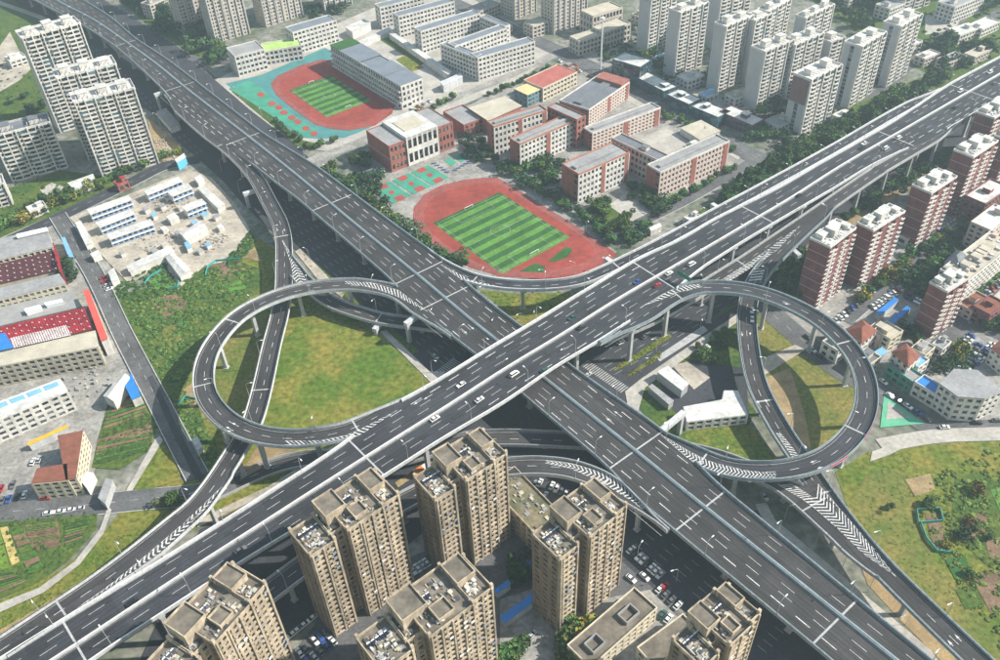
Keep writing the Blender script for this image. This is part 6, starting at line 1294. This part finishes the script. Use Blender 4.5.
grove([(505, 165), (540, 155), (560, 165), (560, 190), (530, 180)], 16, 4.5, 7, [0, 1, 2], 'green tree between the U shaped school and the large track', 'trees below the U shaped school', 7)
grove([(455, 148), (470, 135), (490, 150), (500, 165), (480, 168)], 10, 4.5, 7, [0, 2], 'dark tree right of the gymnasium above the blue benches', 'trees right of the gymnasium', 8)
grove([(112, -6), (165, -15), (205, 30), (215, 52), (200, 60), (150, 26)], 30, 7, 11, [2, 0, 3], 'hazy green tree in the belt right of the upper left expressway', 'green belt at upper left', 9)
tree_row([(0, 232), (60, 205), (120, 178), (180, 152)], 20, 4.5, 7, [1, 4, 0], 'street tree from the left along the upper side of the left street', 'street trees above the construction yard')
tree_row([(0, 222), (60, 196), (100, 185)], 12, 3.5, 5, [1, 0], 'small park tree from the left beside the left street', 'park trees beside the left street')
grove([(778, 285), (795, 268), (812, 262), (806, 292), (790, 300)], 12, 6, 9, [0, 1, 2], 'bushy green tree between the slip ramp and first brick tower', 'trees left of the first brick tower', 10)
tree_row([(838, 222), (870, 204), (905, 182), (950, 155)], 14, 5, 8, [0, 2], 'dark tree from the left in the row behind the brick towers', 'trees behind the brick towers')
grove([(912, 278), (930, 262), (950, 245), (958, 252), (935, 290), (920, 295)], 20, 5, 8, [2, 0], 'dark tree in the clump between the two rows of brick towers', 'trees between the brick tower rows', 11)
tree_row([(885, 282), (905, 262), (930, 246), (970, 222), (1000, 200)], 14, 4, 6, [0, 1, 4], 'tree from the left along the inner lane of the brick towers', 'trees along the estate lane')
grove([(962, 300), (985, 280), (1010, 262), (1015, 268), (985, 292), (968, 306)], 10, 4, 6, [1, 4, 0], 'tree in front of the long terrace building', 'trees by the terrace building', 12)
grove([(925, 372), (950, 360), (960, 350), (968, 355), (950, 372), (930, 378)], 10, 3.5, 5.5, [2, 4], 'brownish tree beside the car park of the hexagonal building', 'trees beside the car park', 13)
grove([(975, 330), (1000, 318), (1010, 330), (990, 340)], 7, 4, 6, [0, 2], 'dark tree at the right edge beside the lane fork', 'trees at the right edge', 14)
grove([(548, 645), (570, 628), (592, 628), (595, 645), (575, 665), (550, 665)], 11, 5, 7.5, [1, 4, 1], 'sunlit yellow green tree at the foot of the lone tan tower', 'trees below the lone tan tower', 15)
grove([(500, 655), (518, 650), (520, 668), (500, 668)], 4, 5, 7, [0], 'dark tree at the bottom edge beside the blue walkway', 'trees at the bottom edge', 16)
grove([(512, 575), (520, 560), (530, 575), (522, 590)], 5, 4, 6, [0, 2], 'dark tree between middle and lone tan towers', 'trees between the tan towers', 17)
grove([(820, -5), (870, -15), (885, 20), (870, 40), (835, 20)], 22, 7, 11, [0, 2, 1], 'hazy tree in the park behind the slab towers', 'park trees at top right', 18)
grove([(905, 55), (950, 40), (985, 48), (990, 60), (955, 70), (920, 68)], 22, 6, 10, [0, 2, 3], 'dark tree in the park left of the upper right expressway', 'park trees left of the expressway', 19)
grove([(935, -10), (1000, -25), (1010, 5), (950, 12)], 12, 7, 10, [0, 2], 'hazy tree at the top right corner', 'trees at the top right corner', 20)
tree_row([(486, 96), (520, 84), (550, 70)], 12, 3, 4.5, [0], 'small tree from the left in front of the front classroom row', 'trees in front of the white school')
tree_row([(392, 128), (420, 115), (455, 98)], 9, 3, 5, [0, 1], 'small tree from the left between small track and gymnasium', 'trees behind the gymnasium')
tree_row([(648, 110), (690, 130), (735, 152)], 12, 3.5, 5, [0, 1], 'street tree from the left between shops and pink school', 'street trees by the shops')
tree_row([(272, 122), (295, 140), (312, 150), (340, 142)], 10, 3.5, 5, [0], 'small tree from the left at the corner of the small track', 'trees around the small track corner')
grove([(196, 40), (215, 50), (228, 62), (212, 66)], 8, 5, 8, [2, 0], 'dark tree at the white school corner beside the expressway', 'trees at the school corner', 21)
grove([(10, 100), (55, 92), (62, 112), (30, 120)], 6, 4, 6, [0], 'small tree on the meadow at the left edge', 'meadow trees', 22)
grove([(60, 260), (68, 262), (72, 276), (64, 276)], 3, 5, 7, [2], 'dark tree between the maroon factory and the lane', 'trees by the maroon factory', 23)
grove([(880, 505), (960, 500), (1000, 470), (1000, 600), (960, 580), (930, 530)], 9, 2.5, 4.5, [1, 1, 4], 'green bush tree on the rough field at right', 'bush trees on the right field', 24)
grove([(690, 350), (730, 330), (740, 345), (735, 368), (700, 362)], 9, 3, 5, [0, 1], 'green tree on the depot lawn inside the junction', 'trees on the depot lawn', 25)
grove([(160, 500), (175, 495), (178, 504), (162, 508)], 3, 4, 5, [1], 'young tree beside the street below the slip ramp', 'young trees by the street', 26)
grove([(300, -2), (345, -8), (352, 14), (306, 24)], 8, 5, 8, [2], 'dark tree among the old towers at the top', 'trees among the old towers', 27)
def merge_trees():
    V, F, M_ = [], [], []; off = 0
    for p, w, h, k, a in FAR_TREES:
        me = CROWN[k]; co = np.empty(len(me.vertices) * 3); me.vertices.foreach_get('co', co); co = co.reshape(-1, 3) * [w, w, h * (.8 if k != 3 else .62)]; ca, sa = math.cos(a), math.sin(a)
        V.append(np.stack([co[:, 0] * ca - co[:, 1] * sa + p[0], co[:, 0] * sa + co[:, 1] * ca + p[1], co[:, 2] + h * (.6 if k != 3 else .36)], 1)); M_.append(np.full(len(me.polygons), min(k, 3) if k != 4 else 2)); off += 1
    V = np.concatenate(V); nq = len(V) // 4; me = bpy.data.meshes.new('wood'); me.vertices.add(len(V)); me.vertices.foreach_set('co', V.ravel()); me.loops.add(nq * 4); me.loops.foreach_set('vertex_index', np.arange(nq * 4, dtype=np.int32)); me.polygons.add(nq); me.polygons.foreach_set('loop_start', np.arange(nq, dtype=np.int32) * 4); me.polygons.foreach_set('loop_total', np.full(nq, 4, dtype=np.int32))
    for m in (leaf_m[0], leaf_m[1], leaf_m[3], leaf_m[0]): me.materials.append(m)
    me.polygons.foreach_set('material_index', np.concatenate(M_).astype(np.int32)); me.update(calc_edges=True); o = bpy.data.objects.new('wood', me); COL.objects.link(o); tag(o, 'further trees filling the clumps and belts', None, None, 'stuff')
merge_trees()
# ------------------------------------------------------------------ undergrowth (stuff)
weed_m = mat('weeds', (.13, .17, .035), 1, .35, .2, spec=.1)
bu = MB(); rdb = np.random.default_rng(5)
BUSH = []
for q in range(3):
    v = []
    for _ in range(34):
        d = rdb.normal(0, 1, 3); d[2] = abs(d[2]); d /= np.linalg.norm(d); p = d * [.5, .5, .45] * rdb.uniform(.6, 1); nrm = d + rdb.normal(0, .4, 3); nrm /= np.linalg.norm(nrm); a = np.cross(nrm, rdb.normal(0, 1, 3)); a /= np.linalg.norm(a); b = np.cross(nrm, a); s = rdb.uniform(.13, .26); v.append([p - a * s, p + b * s, p + a * s, p - b * s])
    BUSH.append(np.array(v).reshape(-1, 3))
def scatter(name, label, polys, n, smin, smax, m, seed, flat=.7):
    rd = np.random.default_rng(seed); V = []
    for poly in polys:
        for p in rand_in(poly, n, rd):
            s = rd.uniform(smin, smax); a = rd.uniform(0, 6.28); b = BUSH[rd.integers(3)] * [s, s, s * flat]; ca, sa = math.cos(a), math.sin(a)
            V.append(np.stack([b[:, 0] * ca - b[:, 1] * sa + p[0], b[:, 0] * sa + b[:, 1] * ca + p[1], b[:, 2] + .1], 1))
    V = np.concatenate(V); nq = len(V) // 4; me = bpy.data.meshes.new(name); me.vertices.add(len(V)); me.vertices.foreach_set('co', V.ravel()); me.loops.add(nq * 4); me.loops.foreach_set('vertex_index', np.arange(nq * 4, dtype=np.int32)); me.polygons.add(nq); me.polygons.foreach_set('loop_start', np.arange(nq, dtype=np.int32) * 4); me.polygons.foreach_set('loop_total', np.full(nq, 4, dtype=np.int32)); me.update(calc_edges=True)
    me.materials.append(m); o = bpy.data.objects.new(name, me); COL.objects.link(o); tag(o, label, None, None, 'stuff'); return o
wild = [(122, 304), (165, 284), (205, 270), (240, 262), (258, 268), (240, 300), (205, 330), (190, 365), (188, 392), (205, 425), (222, 462), (214, 480), (184, 432), (154, 362)]
scatter('undergrowth', 'dense dark undergrowth left of the left loop ramp', [wild], 480, 1.2, 3.6, leaf_m[1], 31); scatter('undergrowth', 'olive scrub left of the left loop ramp', [wild], 420, 1.0, 3.0, leaf_m[2], 32); scatter('undergrowth', 'yellowish scrub left of the left loop ramp', [wild[:8]], 160, .8, 2.0, weed_m, 33)
fieldR = [(925, 480), (1000, 445), (1060, 440), (1060, 700), (1020, 680), (970, 600), (930, 540)]
scatter('undergrowth', 'green scrub on the rough field at lower right', [fieldR], 300, 1.0, 3.2, leaf_m[2], 34); scatter('undergrowth', 'pale tall grass clumps on the rough field at lower right', [fieldR], 380, .8, 2.2, weed_m, 45); scatter('undergrowth', 'olive tall weeds on the rough field at lower right', [fieldR, [(850, 500), (900, 450), (930, 480), (990, 640), (940, 610)]], 300, .4, 1.1, weed_m, 35, .5)
scatter('undergrowth', 'low weeds on the grass inside the left loop', [[(280, 340), (300, 322), (378, 336), (428, 381), (350, 424), (265, 425)], [(216, 380), (222, 345), (266, 315), (240, 412)]], 300, .3, .9, weed_m, 36, .4)
scatter('undergrowth', 'allotment crops in the lower left plots', [[(-30, 522), (98, 512), (70, 560), (-30, 612)], [(108, 405), (140, 392), (158, 425), (148, 452), (95, 466)]], 420, .8, 2.2, leaf_m[1], 37); scatter('undergrowth', 'weeds on the verge beside the lower left slip ramp', [[(0, 612), (100, 545), (185, 506), (120, 556), (0, 645)]], 300, .4, 1.2, weed_m, 38, .5)
scatter('undergrowth', 'weeds inside the right loop', [[(756, 305), (842, 364), (856, 425), (800, 452), (758, 395)], [(690, 426), (748, 424), (780, 464), (700, 448)]], 160, .3, .9, weed_m, 39, .4)
scatter('hedge_plants', 'clipped hedge plants on the traffic islands and verges', [[(613, 372), (617, 366), (668, 333), (672, 337), (634, 362)], [(626, 379), (629, 374), (660, 352), (663, 356)], [(300, 258), (304, 254), (420, 352), (412, 354)]], 120, .8, 1.6, leaf_m[4], 40); scatter('undergrowth', 'shrubs along the construction yard corner', [[(222, 262), (240, 246), (250, 230), (255, 245), (232, 270)], [(110, 285), (130, 280), (165, 262), (180, 290), (150, 300), (115, 302)]], 220, 1.2, 3.2, leaf_m[1], 41)
scatter('undergrowth', 'shrubs in the park beside the upper left towers', [[(-40, 200), (60, 172), (130, 180), (60, 210), (-40, 250)], [(-40, 60), (60, 60), (60, 118), (-40, 130)]], 160, 1.0, 3.0, leaf_m[1], 42); scatter('undergrowth', 'shrubs between buildings at the top of the picture', [[(110, -12), (230, -22), (225, 50), (205, 60), (150, 26)], [(780, -20), (1040, -40), (1040, 50), (960, 80), (900, 60), (840, 20)], [(560, 10), (640, 40), (740, 110), (860, 110), (800, 140), (700, 90), (600, 60)]], 420, 1.5, 4.5, leaf_m[0], 43)
scatter('undergrowth', 'grass tufts and shrubs below the large track', [[(480, 292), (580, 292), (535, 330), (515, 320)], [(250, 500), (285, 470), (330, 456), (262, 500)]], 110, .5, 1.6, weed_m, 44, .5)
# ------------------------------------------------------------------ street lamps
lp = MB(); lp.tube([(0, 0, 0), (0, 0, 5), (0, 0, 8.2)], [.14, .11, .08], 6); LP = bpy.data.meshes.new('pole'); LP.from_pydata(lp.v, [], lp.f); LP.materials.append(steel_g)
lp = MB(); lp.tube([(0, 0, 8.2), (.5, 0, 8.9), (1.4, 0, 9.3), (2.4, 0, 9.35)], [.08, .07, .06, .05], 5); LA = bpy.data.meshes.new('arm'); LA.from_pydata(lp.v, [], lp.f); LA.materials.append(steel_g)
lp = MB(); lp.box(2.2, 3.4, -.2, .2, 9.24, 9.42); LH = bpy.data.meshes.new('lamp_head'); LH.from_pydata(lp.v, [], lp.f); LH.materials.append(white_p)
def lamp(p, ang, label, group):
    t = thing('street_lamp', label, 'street lamp', p, group, ang); child('pole', LP, t); child('arm', LA, t); child('lamp_head', LH, t)
def lamp_line(k, sg, spacing, start, what, group, inset=.3, x0=-30, x1=1030):
    r = RIBS[k]; sv = start; j = 0
    while sv < r.L - 6:
        i = min(int(np.searchsorted(r.s, sv)), r.n - 1); w = r.wl[i] if sg > 0 else r.wr[i]; d = sg * (w - inset)
        if not inside_any(r, sg * (r.wl if sg > 0 else r.wr) - sg * inset, 1.2)[i] and w > 3:
            q = r.off(i, d); lamp((q[0], q[1], r.z[i] + .9), math.atan2(-sg * r.nr[i, 1], -sg * r.nr[i, 0]), nth(j) + ' street lamp ' + what, group); j += 1
        sv += spacing
lamp_line('A', -1, 32, 20, 'from the lower left on the lower parapet of the upper expressway', 'lamps on the upper expressway'); lamp_line('B', -1, 32, 14, 'from the top on the left parapet of the brown expressway', 'lamps on the left side of the brown expressway'); lamp_line('B', 1, 32, 26, 'from the top on the right parapet of the brown expressway', 'lamps on the right side of the brown expressway')
lamp_line('A', 1, 34, 40, 'from the lower left on the upper parapet of the upper expressway', 'lamps on the upper side of the upper expressway')
lamp_line('LL', 1, 34, 60, 'from its upper end on the outer side of the left loop', 'lamps on the left loop'); lamp_line('LR', -1, 34, 66, 'from its lower end on the inner side of the right loop', 'lamps on the right loop'); lamp_line('D', -1, 34, 46, 'from the left along the slip ramp by the large track', 'lamps on the track side ramp'); lamp_line('C1', -1, 34, 50, 'from the top along the long left slip ramp', 'lamps on the long left ramp'); lamp_line('G', -1, 34, 30, 'from the bottom along the right slip ramp', 'lamps on the right ramp'); lamp_line('E', -1, 34, 30, 'from the left along the ramp behind the tan towers', 'lamps on the ramp behind the tan towers'); lamp_line('C2', 1, 34, 60, 'from the left along the low crossing ramp', 'lamps on the low ramp')
for i, (x, y) in enumerate([(222, 172), (240, 193), (262, 205), (310, 262), (432, 373), (656, 352), (640, 372), (700, 330), (637, 560), (676, 582), (712, 612), (784, 520), (815, 545), (842, 568), (868, 592), (905, 625), (690, 305), (160, 125), (120, 80), (535, 322), (520, 312), (262, 118), (240, 98)]): lamp(P(x, y) + [0, 0, .1], rng.uniform(0, 6.28), nth(i) + ' street lamp counted along the surface roads below the viaducts', 'lamps on the surface roads')
# flood light poles by the large track
for i, (x, y) in enumerate([(544, 282), (575, 275), (604, 268), (535, 195), (586, 232)]): lamp(P(x, y), rng.uniform(0, 6.28), nth(i) + ' lamp pole from the left beside the large running track', 'lamp poles by the large track')
# ------------------------------------------------------------------ vehicles
CARC = {'white': (.75, .75, .74), 'black': (.012, .013, .015), 'silver': (.45, .46, .47), 'grey': (.12, .125, .13), 'red': (.35, .02, .025), 'blue': (.03, .08, .28), 'green': (.03, .09, .07), 'orange': (.7, .22, .02)}
tyre = mat('tyre_rubber', (.015, .015, .015), .9, .1); car_glass = mat('car_glass', (.01, .012, .016), .1, .05, spec=.6)
def car_meshes(col, van=False):
    cm = bpy.data.materials.new('car_paint_' + col); cm.use_nodes = True; b = cm.node_tree.nodes['Principled BSDF']; b.inputs['Base Color'].default_value = (*CARC[col], 1); b.inputs['Roughness'].default_value = .3; b.inputs['Coat Weight'].default_value = .4
    prof = [(-2.3, .35), (-2.3, .85), (-2.15, .98), (-1.5, 1.02), (1.0, 1.0), (1.9, .86), (2.28, .7), (2.3, .35)] if not van else [(-2.5, .4), (-2.5, 1.2), (-2.4, 1.3), (1.5, 1.3), (2.4, .95), (2.5, .4)]
    cab = [(-1.95, 1.0), (-1.35, 1.44), (.2, 1.46), (1.05, 1.0)] if not van else [(-2.45, 1.28), (-2.3, 2.0), (1.0, 2.0), (1.65, 1.28)]
    def ext(prof, w0, w1=None):
        mb = MB(); n = len(prof); w1 = w1 or w0
        zs = [q[1] for q in prof]; zl, zh = min(zs), max(zs)
        for sg in (-1, 1):
            for x, z in prof: f = (z - zl) / (zh - zl); mb.v.append((x, sg * (w0 + (w1 - w0) * f), z))
        for i in range(n): j = (i + 1) % n; mb.f.append((i, j, n + j, n + i)); mb.m.append(0)
        mb.f.append(tuple(range(n))[::-1]); mb.m.append(0); mb.f.append(tuple(range(n, 2 * n))); mb.m.append(0); return mb
    res = []
    for nm, mb, m in (('body', ext(prof, .92, .86), cm), ('glasshouse', ext(cab, .84, .66), car_glass)):
        me = bpy.data.meshes.new(nm); me.from_pydata(mb.v, [], mb.f); me.materials.append(m); res.append(me)
    rf = MB(); a, b_ = cab[1], cab[2]; rf.box(a[0] + .08, b_[0] - .05, -.66, .66, a[1] - .05, a[1] + .05); me = bpy.data.meshes.new('roof'); me.from_pydata(rf.v, [], rf.f); me.materials.append(cm); res.append(me); return res
CM = {c: car_meshes(c) for c in CARC}; VM = {c: car_meshes(c, True) for c in ('white', 'silver')}
wb = MB()
wb.tube([(0, -.11, 0), (0, .11, 0)], [.33, .33], 10); WH = bpy.data.meshes.new('wheel'); WH.from_pydata(wb.v, [], wb.f); WH.materials.append(tyre)
def car(p, ang, col, label, group=None, van=False, wheels=False, pitch=0.0):
    t = thing('car' if not van else 'van', label, 'car' if not van else 'van', p, group, ang); ms = (VM if van else CM)[col]
    b = child('body', ms[0], t); child('glasshouse', ms[1], t); child('roof_panel', ms[2], t)
    if wheels:
        for x in (-1.4, 1.4):
            for y in (-.86, .86): k = child('wheel', WH, t); k.location = (x, y, .34)
    return t
def road_car(k, x, y, col, label, back=False, van=False):
    r = RIBS[k]; p, i, d = r.on(x, y); car((p[0], p[1], p[2] + .03), math.atan2(r.t[i, 1], r.t[i, 0]) + (math.pi if back else 0), col, label, 'cars driving on the junction', van, True)
for a in [('A', 461, 385.5, 'white', 'white car on the upper carriageway right of the expansion joint', 1), ('A', 479.5, 400.5, 'white', 'white car on the lower carriageway, middle of three white ones'), ('A', 435, 419.5, 'white', 'white car hugging the median of the upper expressway'), ('A', 514.4, 375, 'white', 'white van on the upper expressway above the crossing', 0, 1), ('A', 545, 371, 'green', 'dark car on the lower carriageway near the lamp above the crossing'), ('A', 572, 318.7, 'green', 'dark green car on the upper carriageway near the median', 1), ('A', 581, 328, 'black', 'black car hugging the median right of the crossing'), ('A', 637, 282.6, 'blue', 'dark blue car on the upper carriageway by the joint', 1), ('A', 657.4, 286, 'red', 'red car beside the loop exit gore'), ('A', 669, 274, 'white', 'white car next to the green road sign'), ('A', 691.7, 265, 'white', 'white van right of the green road sign', 0, 1), ('A', 799, 196, 'black', 'dark car near the median right of the third lamp'), ('A', 864, 144, 'white', 'white car near the upper joint beside the dark one', 1), ('A', 861.7, 148.5, 'black', 'dark car beside a white one near the upper joint', 1), ('A', 885.8, 149, 'white', 'white van lower of the pair before the upper joint', 0, 1), ('A', 898.6, 138.5, 'white', 'white van upper of the pair at the upper joint', 0, 1), ('A', 955, 108, 'black', 'dark car on the wide section at upper right'), ('A', 960, 92, 'white', 'white van beside the median at upper right', 1, 1), ('A', 989.7, 73, 'white', 'white van at the right edge of the expressway', 1, 1), ('A', 994, 84, 'grey', 'dark grey car at the right edge of the expressway'), ('A', 132.5, 603, 'black', 'black car on the expressway at lower left', 1), ('A', 241, 551, 'grey', 'dark car on the lower carriageway behind the lower left tower'), ('G', 752, 311, 'white', 'white car under the right loop, front one', 1), ('G', 752, 320, 'white', 'white car under the right loop, rear one', 1)]:
    road_car(*a[:5], *[bool(q) for q in a[5:]])
def ground_car(x, y, x2, y2, col, label, group=None, van=False): p, q = P(x, y), P(x2, y2); car((p[0], p[1], .42), math.atan2(q[1] - p[1], q[0] - p[0]), col, label, group, van, True)
for a in [(435.4, 358, 440, 362, 'silver', 'pale car waiting at the stop line below the brown expressway'), (621, 343.5, 630, 338, 'white', 'white car on the surface road near the planted island'), (645, 338, 655, 332, 'grey', 'grey car on the surface road beside the pier'), (588, 376, 600, 368, 'silver', 'silver car at the crossing beside the expressway edge'), (764, 498, 768, 503, 'silver', 'pale car on the surface road below the right loop'), (808, 338, 815, 344, 'grey', 'grey car on the street under the right loop'), (812, 351, 820, 357, 'white', 'white car at the kerb inside the right loop'), (820, 358, 826, 362, 'black', 'black car at the kerb inside the right loop'), (172, 494.5, 165, 495, 'black', 'black car on the street turning below the slip ramp'), (883, 383, 889, 388, 'white', 'white car beside the green shops'), (890, 397, 897, 402, 'white', 'white car parked by the ball court fence, first'), (898, 402, 905, 407, 'black', 'black car parked by the ball court fence'), (907.5, 407.5, 914, 412, 'white', 'white car parked by the ball court fence, lower'), (917, 413.5, 924, 418, 'blue', 'blue car parked at the ball court corner'), (927, 420, 933, 425, 'grey', 'grey car at the ball court corner'), (944, 428.5, 952, 428, 'white', 'white car on the street below the hexagonal building'), (976.7, 424, 985, 424, 'black', 'black car on the street at right'), (996, 421.5, 1004, 421, 'grey', 'grey car at the right edge of the street'), (34, 463, 36, 459, 'white', 'white car in the dormitory yard, left'), (40, 460.5, 42, 456, 'silver', 'silver car in the dormitory yard, right'), (25.5, 496, 27, 491, 'white', 'white car beside the dormitory front wing'), (18, 498, 20, 493, 'black', 'black car left of the dormitory front wing'), (46, 499.5, 52, 499, 'red', 'red car in front of the dormitory'), (644.5, 578, 650, 583, 'white', 'white car driving past the parked row'), (631, 580, 637, 585, 'white', 'white car beside the wall of the lone tower'), (664, 588, 668, 584, 'red', 'dark red car at the end of the parked row'), (662, 616, 666, 611, 'green', 'dark green car beside the long low building'), (668, 620, 672, 615, 'white', 'white car beside the long low building'), (532, 636, 536, 632, 'silver', 'pale car at the foot of the lone tower trees')]: ground_car(*a)
p = P(951.7, 418.5); q = P(960, 419.5); car((p[0], p[1], .42), math.atan2(q[1] - p[1], q[0] - p[0]), 'white', 'white van in front of the hexagonal building', None, True, True)
def truck(p, ang, label, colr):
    t = thing('truck', label, 'truck', p, None, ang); f = (np.zeros(3), np.array([1.0, 0]), np.array([0, 1.0]))
    for nm, bx, m in (('cargo_box', (-3.6, 1.3, -1.2, 1.2, .9, 3.2), colr), ('cab', (1.5, 3.4, -1.1, 1.1, .6, 2.7), white_p), ('windscreen', (3.2, 3.46, -.95, .95, 1.6, 2.5), car_glass), ('chassis', (-3.6, 3.3, -.8, .8, .45, .92), steel_dk)):
        mb = MB(); mb.box(*bx); me = bpy.data.meshes.new(nm); me.from_pydata(mb.v, [], mb.f); me.materials.append(m); child(nm, me, t)
    for x in (-2.6, 2.4):
        for y in (-1.0, 1.0): k = child('wheel', WH, t); k.location = (x, y, .45); k.scale = (1.35, 1.2, 1.35)
q = P(421, 473.5); truck((q[0], q[1], .4), .75, 'orange truck on the surface road left of the middle tan tower', mat('truck_orange', (.65, .2, .03), .5, .08))
WCOL = ['white', 'white', 'white', 'silver', 'grey', 'black', 'white', 'red', 'blue', 'silver']
def park_row(a, b, n, axis, what, group, cols=None, seed=0, gapp=.06):
    rd = random.Random(seed); A_, B_ = P(*a), P(*b); X = P(*axis[1]) - P(*axis[0]); ang = math.atan2(X[1], X[0]); cnt = {}
    for i in range(n):
        if cols is None and rd.random() < gapp: continue
        p = A_ + (B_ - A_) * (i / max(n - 1, 1)); c = cols[i] if cols else rd.choice(WCOL)
        car((p[0], p[1], .42), ang + rd.uniform(-.03, .03) + (math.pi if rd.random() < .5 else 0), c, nth(i) + ' car from left, ' + c + ', in ' + what, group)
up = ((628, 554), (635, 548))
park_row((631, 551), (660, 576), 8, up, 'parking row beside the lone tan tower', 'cars parked beside the lone tower', ['white', 'black', 'white', 'white', 'black', 'white', 'white', 'silver'])
park_row((413, 572), (431, 561), 5, ((413, 570), (418, 576)), 'parking row between the tan towers', 'cars parked between the tan towers', ['white', 'white', 'silver', 'white', 'grey'])
park_row((300, 654), (325, 634), 6, ((300, 650), (305, 656)), 'parking row below the left tan tower, upper line', 'cars parked below the left tan tower', seed=2); park_row((308, 663), (333, 642), 5, ((300, 650), (305, 656)), 'parking row below the left tan tower, lower line', 'cars parked below the left tan tower', seed=3); park_row((292, 636), (312, 620), 4, ((292, 636), (312, 620)), 'line at the kerb below the left tan tower', 'cars at the kerb below the left tan tower', seed=4)
park_row((552, 487), (580, 504), 7, ((553, 492), (558, 482)), 'parking row above the brown podium, right line', 'cars parked above the podium', ['white', 'white', 'grey', 'white', 'white', 'black', 'silver']); park_row((513, 492), (540, 484), 6, ((515, 492), (519, 484)), 'parking row above the brown podium, left line', 'cars parked above the podium', seed=5); park_row((520, 505), (545, 497), 4, ((515, 500), (519, 492)), 'second line above the brown podium', 'cars parked above the podium', seed=6)
park_row((863, 297), (880, 286), 5, ((863, 294), (867, 299)), 'row at the foot of the second brick tower', 'cars in the brick estate', seed=7); park_row((873, 308), (894, 294), 7, ((873, 305), (878, 310)), 'row above the pool canopies', 'cars in the brick estate', seed=8); park_row((905, 296), (919, 303), 5, ((905, 299), (909, 293)), 'row right of the pool canopies', 'cars in the brick estate', seed=9); park_row((906, 262), (917, 254), 4, ((906, 258), (910, 263)), 'short row at the lane bend', 'cars in the brick estate', seed=10); park_row((939, 233), (959, 220), 8, ((939, 230), (943, 235)), 'row at the foot of the third brick tower', 'cars in the brick estate', seed=11); park_row((970, 295), (990, 279), 7, ((970, 292), (975, 297)), 'row beside the terrace building trees', 'cars by the terrace building', seed=12)
park_row((942, 366), (971, 337), 10, ((942, 362), (950, 366)), 'main row of the car park', 'cars in the car park', seed=13); park_row((974, 364), (993, 346), 7, ((974, 360), (982, 364)), 'right row of the car park', 'cars in the car park', seed=14); park_row((963, 372), (970, 366), 3, ((963, 368), (970, 372)), 'short row behind the hexagonal building', 'cars in the car park', seed=15)
park_row((49, 514.5), (80, 510), 4, ((49, 514.5), (80, 510)), 'line parked along the left street', 'cars along the left street', ['white', 'white', 'white', 'silver']); park_row((2, 490), (14, 486), 3, ((4, 494), (8, 484)), 'small lot at the left edge', 'cars at the left edge', seed=16); park_row((3, 502), (16, 499), 3, ((4, 502), (8, 494)), 'second line of the left edge lot', 'cars at the left edge', seed=17)
park_row((104, 279), (110, 290), 4, ((102, 282), (108, 280)), 'small yard beside the long lane', 'cars in the lane yard', seed=18); park_row((640, 86), (690, 112), 9, ((640, 86), (690, 112)), 'line along the street by the glass shops', 'cars by the glass shops', seed=19); park_row((560, 62), (600, 82), 5, ((560, 62), (600, 82)), 'line at the top street crossing', 'cars at the top street', seed=20, gapp=.3); park_row((412, 110), (430, 102), 4, ((412, 106), (418, 112)), 'row at the school forecourt', 'cars at the school forecourt', seed=21); park_row((985, 318), (1005, 330), 4, ((985, 320), (992, 314)), 'row at the right edge lane', 'cars at the right edge lane', seed=22)
park_row((884, 300), (903, 288), 7, ((873, 305), (878, 310)), 'second row above the pool canopies', 'cars in the brick estate', seed=31); park_row((836, 322), (856, 306), 6, ((836, 318), (841, 323)), 'row at the foot of the first brick tower', 'cars in the brick estate', seed=32); park_row((980, 300), (1000, 284), 6, ((970, 292), (975, 297)), 'second row beside the terrace trees', 'cars by the terrace building', seed=33); park_row((950, 376), (978, 346), 9, ((942, 362), (950, 366)), 'middle row of the car park', 'cars in the car park', seed=34); park_row((660, 590), (690, 618), 6, up, 'row under the expressway edge', 'cars parked under the expressway', seed=35); park_row((926, 262), (936, 255), 3, ((926, 258), (930, 263)), 'row in the shade of the estate trees', 'cars in the brick estate', seed=36)
# benches at the ball courts
for i in range(5):
    a, b = P(434 + i * 3.2, 164 + i * 2.2), P(455 + i * 3.6, 171 - i * 2.2)
    for k, q in enumerate((a, b)): tg = thing('bench', nth(i) + ' blue bench from the left in the ' + ('upper' if k else 'lower') + ' line beside the ball courts', 'bench', q + [0, 0, .4], 'blue benches by the ball courts'); mb = MB(); mb.box(-1.6, 1.6, -.4, .4, .45, .6); me = bpy.data.meshes.new('seat'); me.from_pydata(mb.v, [], mb.f); me.materials.append(mat('bench_blue', (.04, .09, .3))); child('seat', me, tg); mb = MB(); mb.box(-1.4, -1.2, -.3, .3, 0, .45); mb.box(1.2, 1.4, -.3, .3, 0, .45); me = bpy.data.meshes.new('legs'); me.from_pydata(mb.v, [], mb.f); me.materials.append(steel_dk); child('legs', me, tg)
# ------------------------------------------------------------------ air
hz = MB(); hz.box(-1500, 1500, -100, 2600, -1.5, 306); ho = hz.build('haze', bpy.data.materials.new('haze_air')); tag(ho, kind='stuff')
hm = ho.data.materials[0]; hm.use_nodes = True; nt = hm.node_tree; nt.nodes.remove(nt.nodes['Principled BSDF']); pv = nt.nodes.new('ShaderNodeVolumePrincipled'); pv.inputs['Density'].default_value = .00021; pv.inputs['Color'].default_value = (.66, .86, 1, 1); pv.inputs['Anisotropy'].default_value = .2
nt.links.new(pv.outputs[0], nt.nodes['Material Output'].inputs['Volume'])
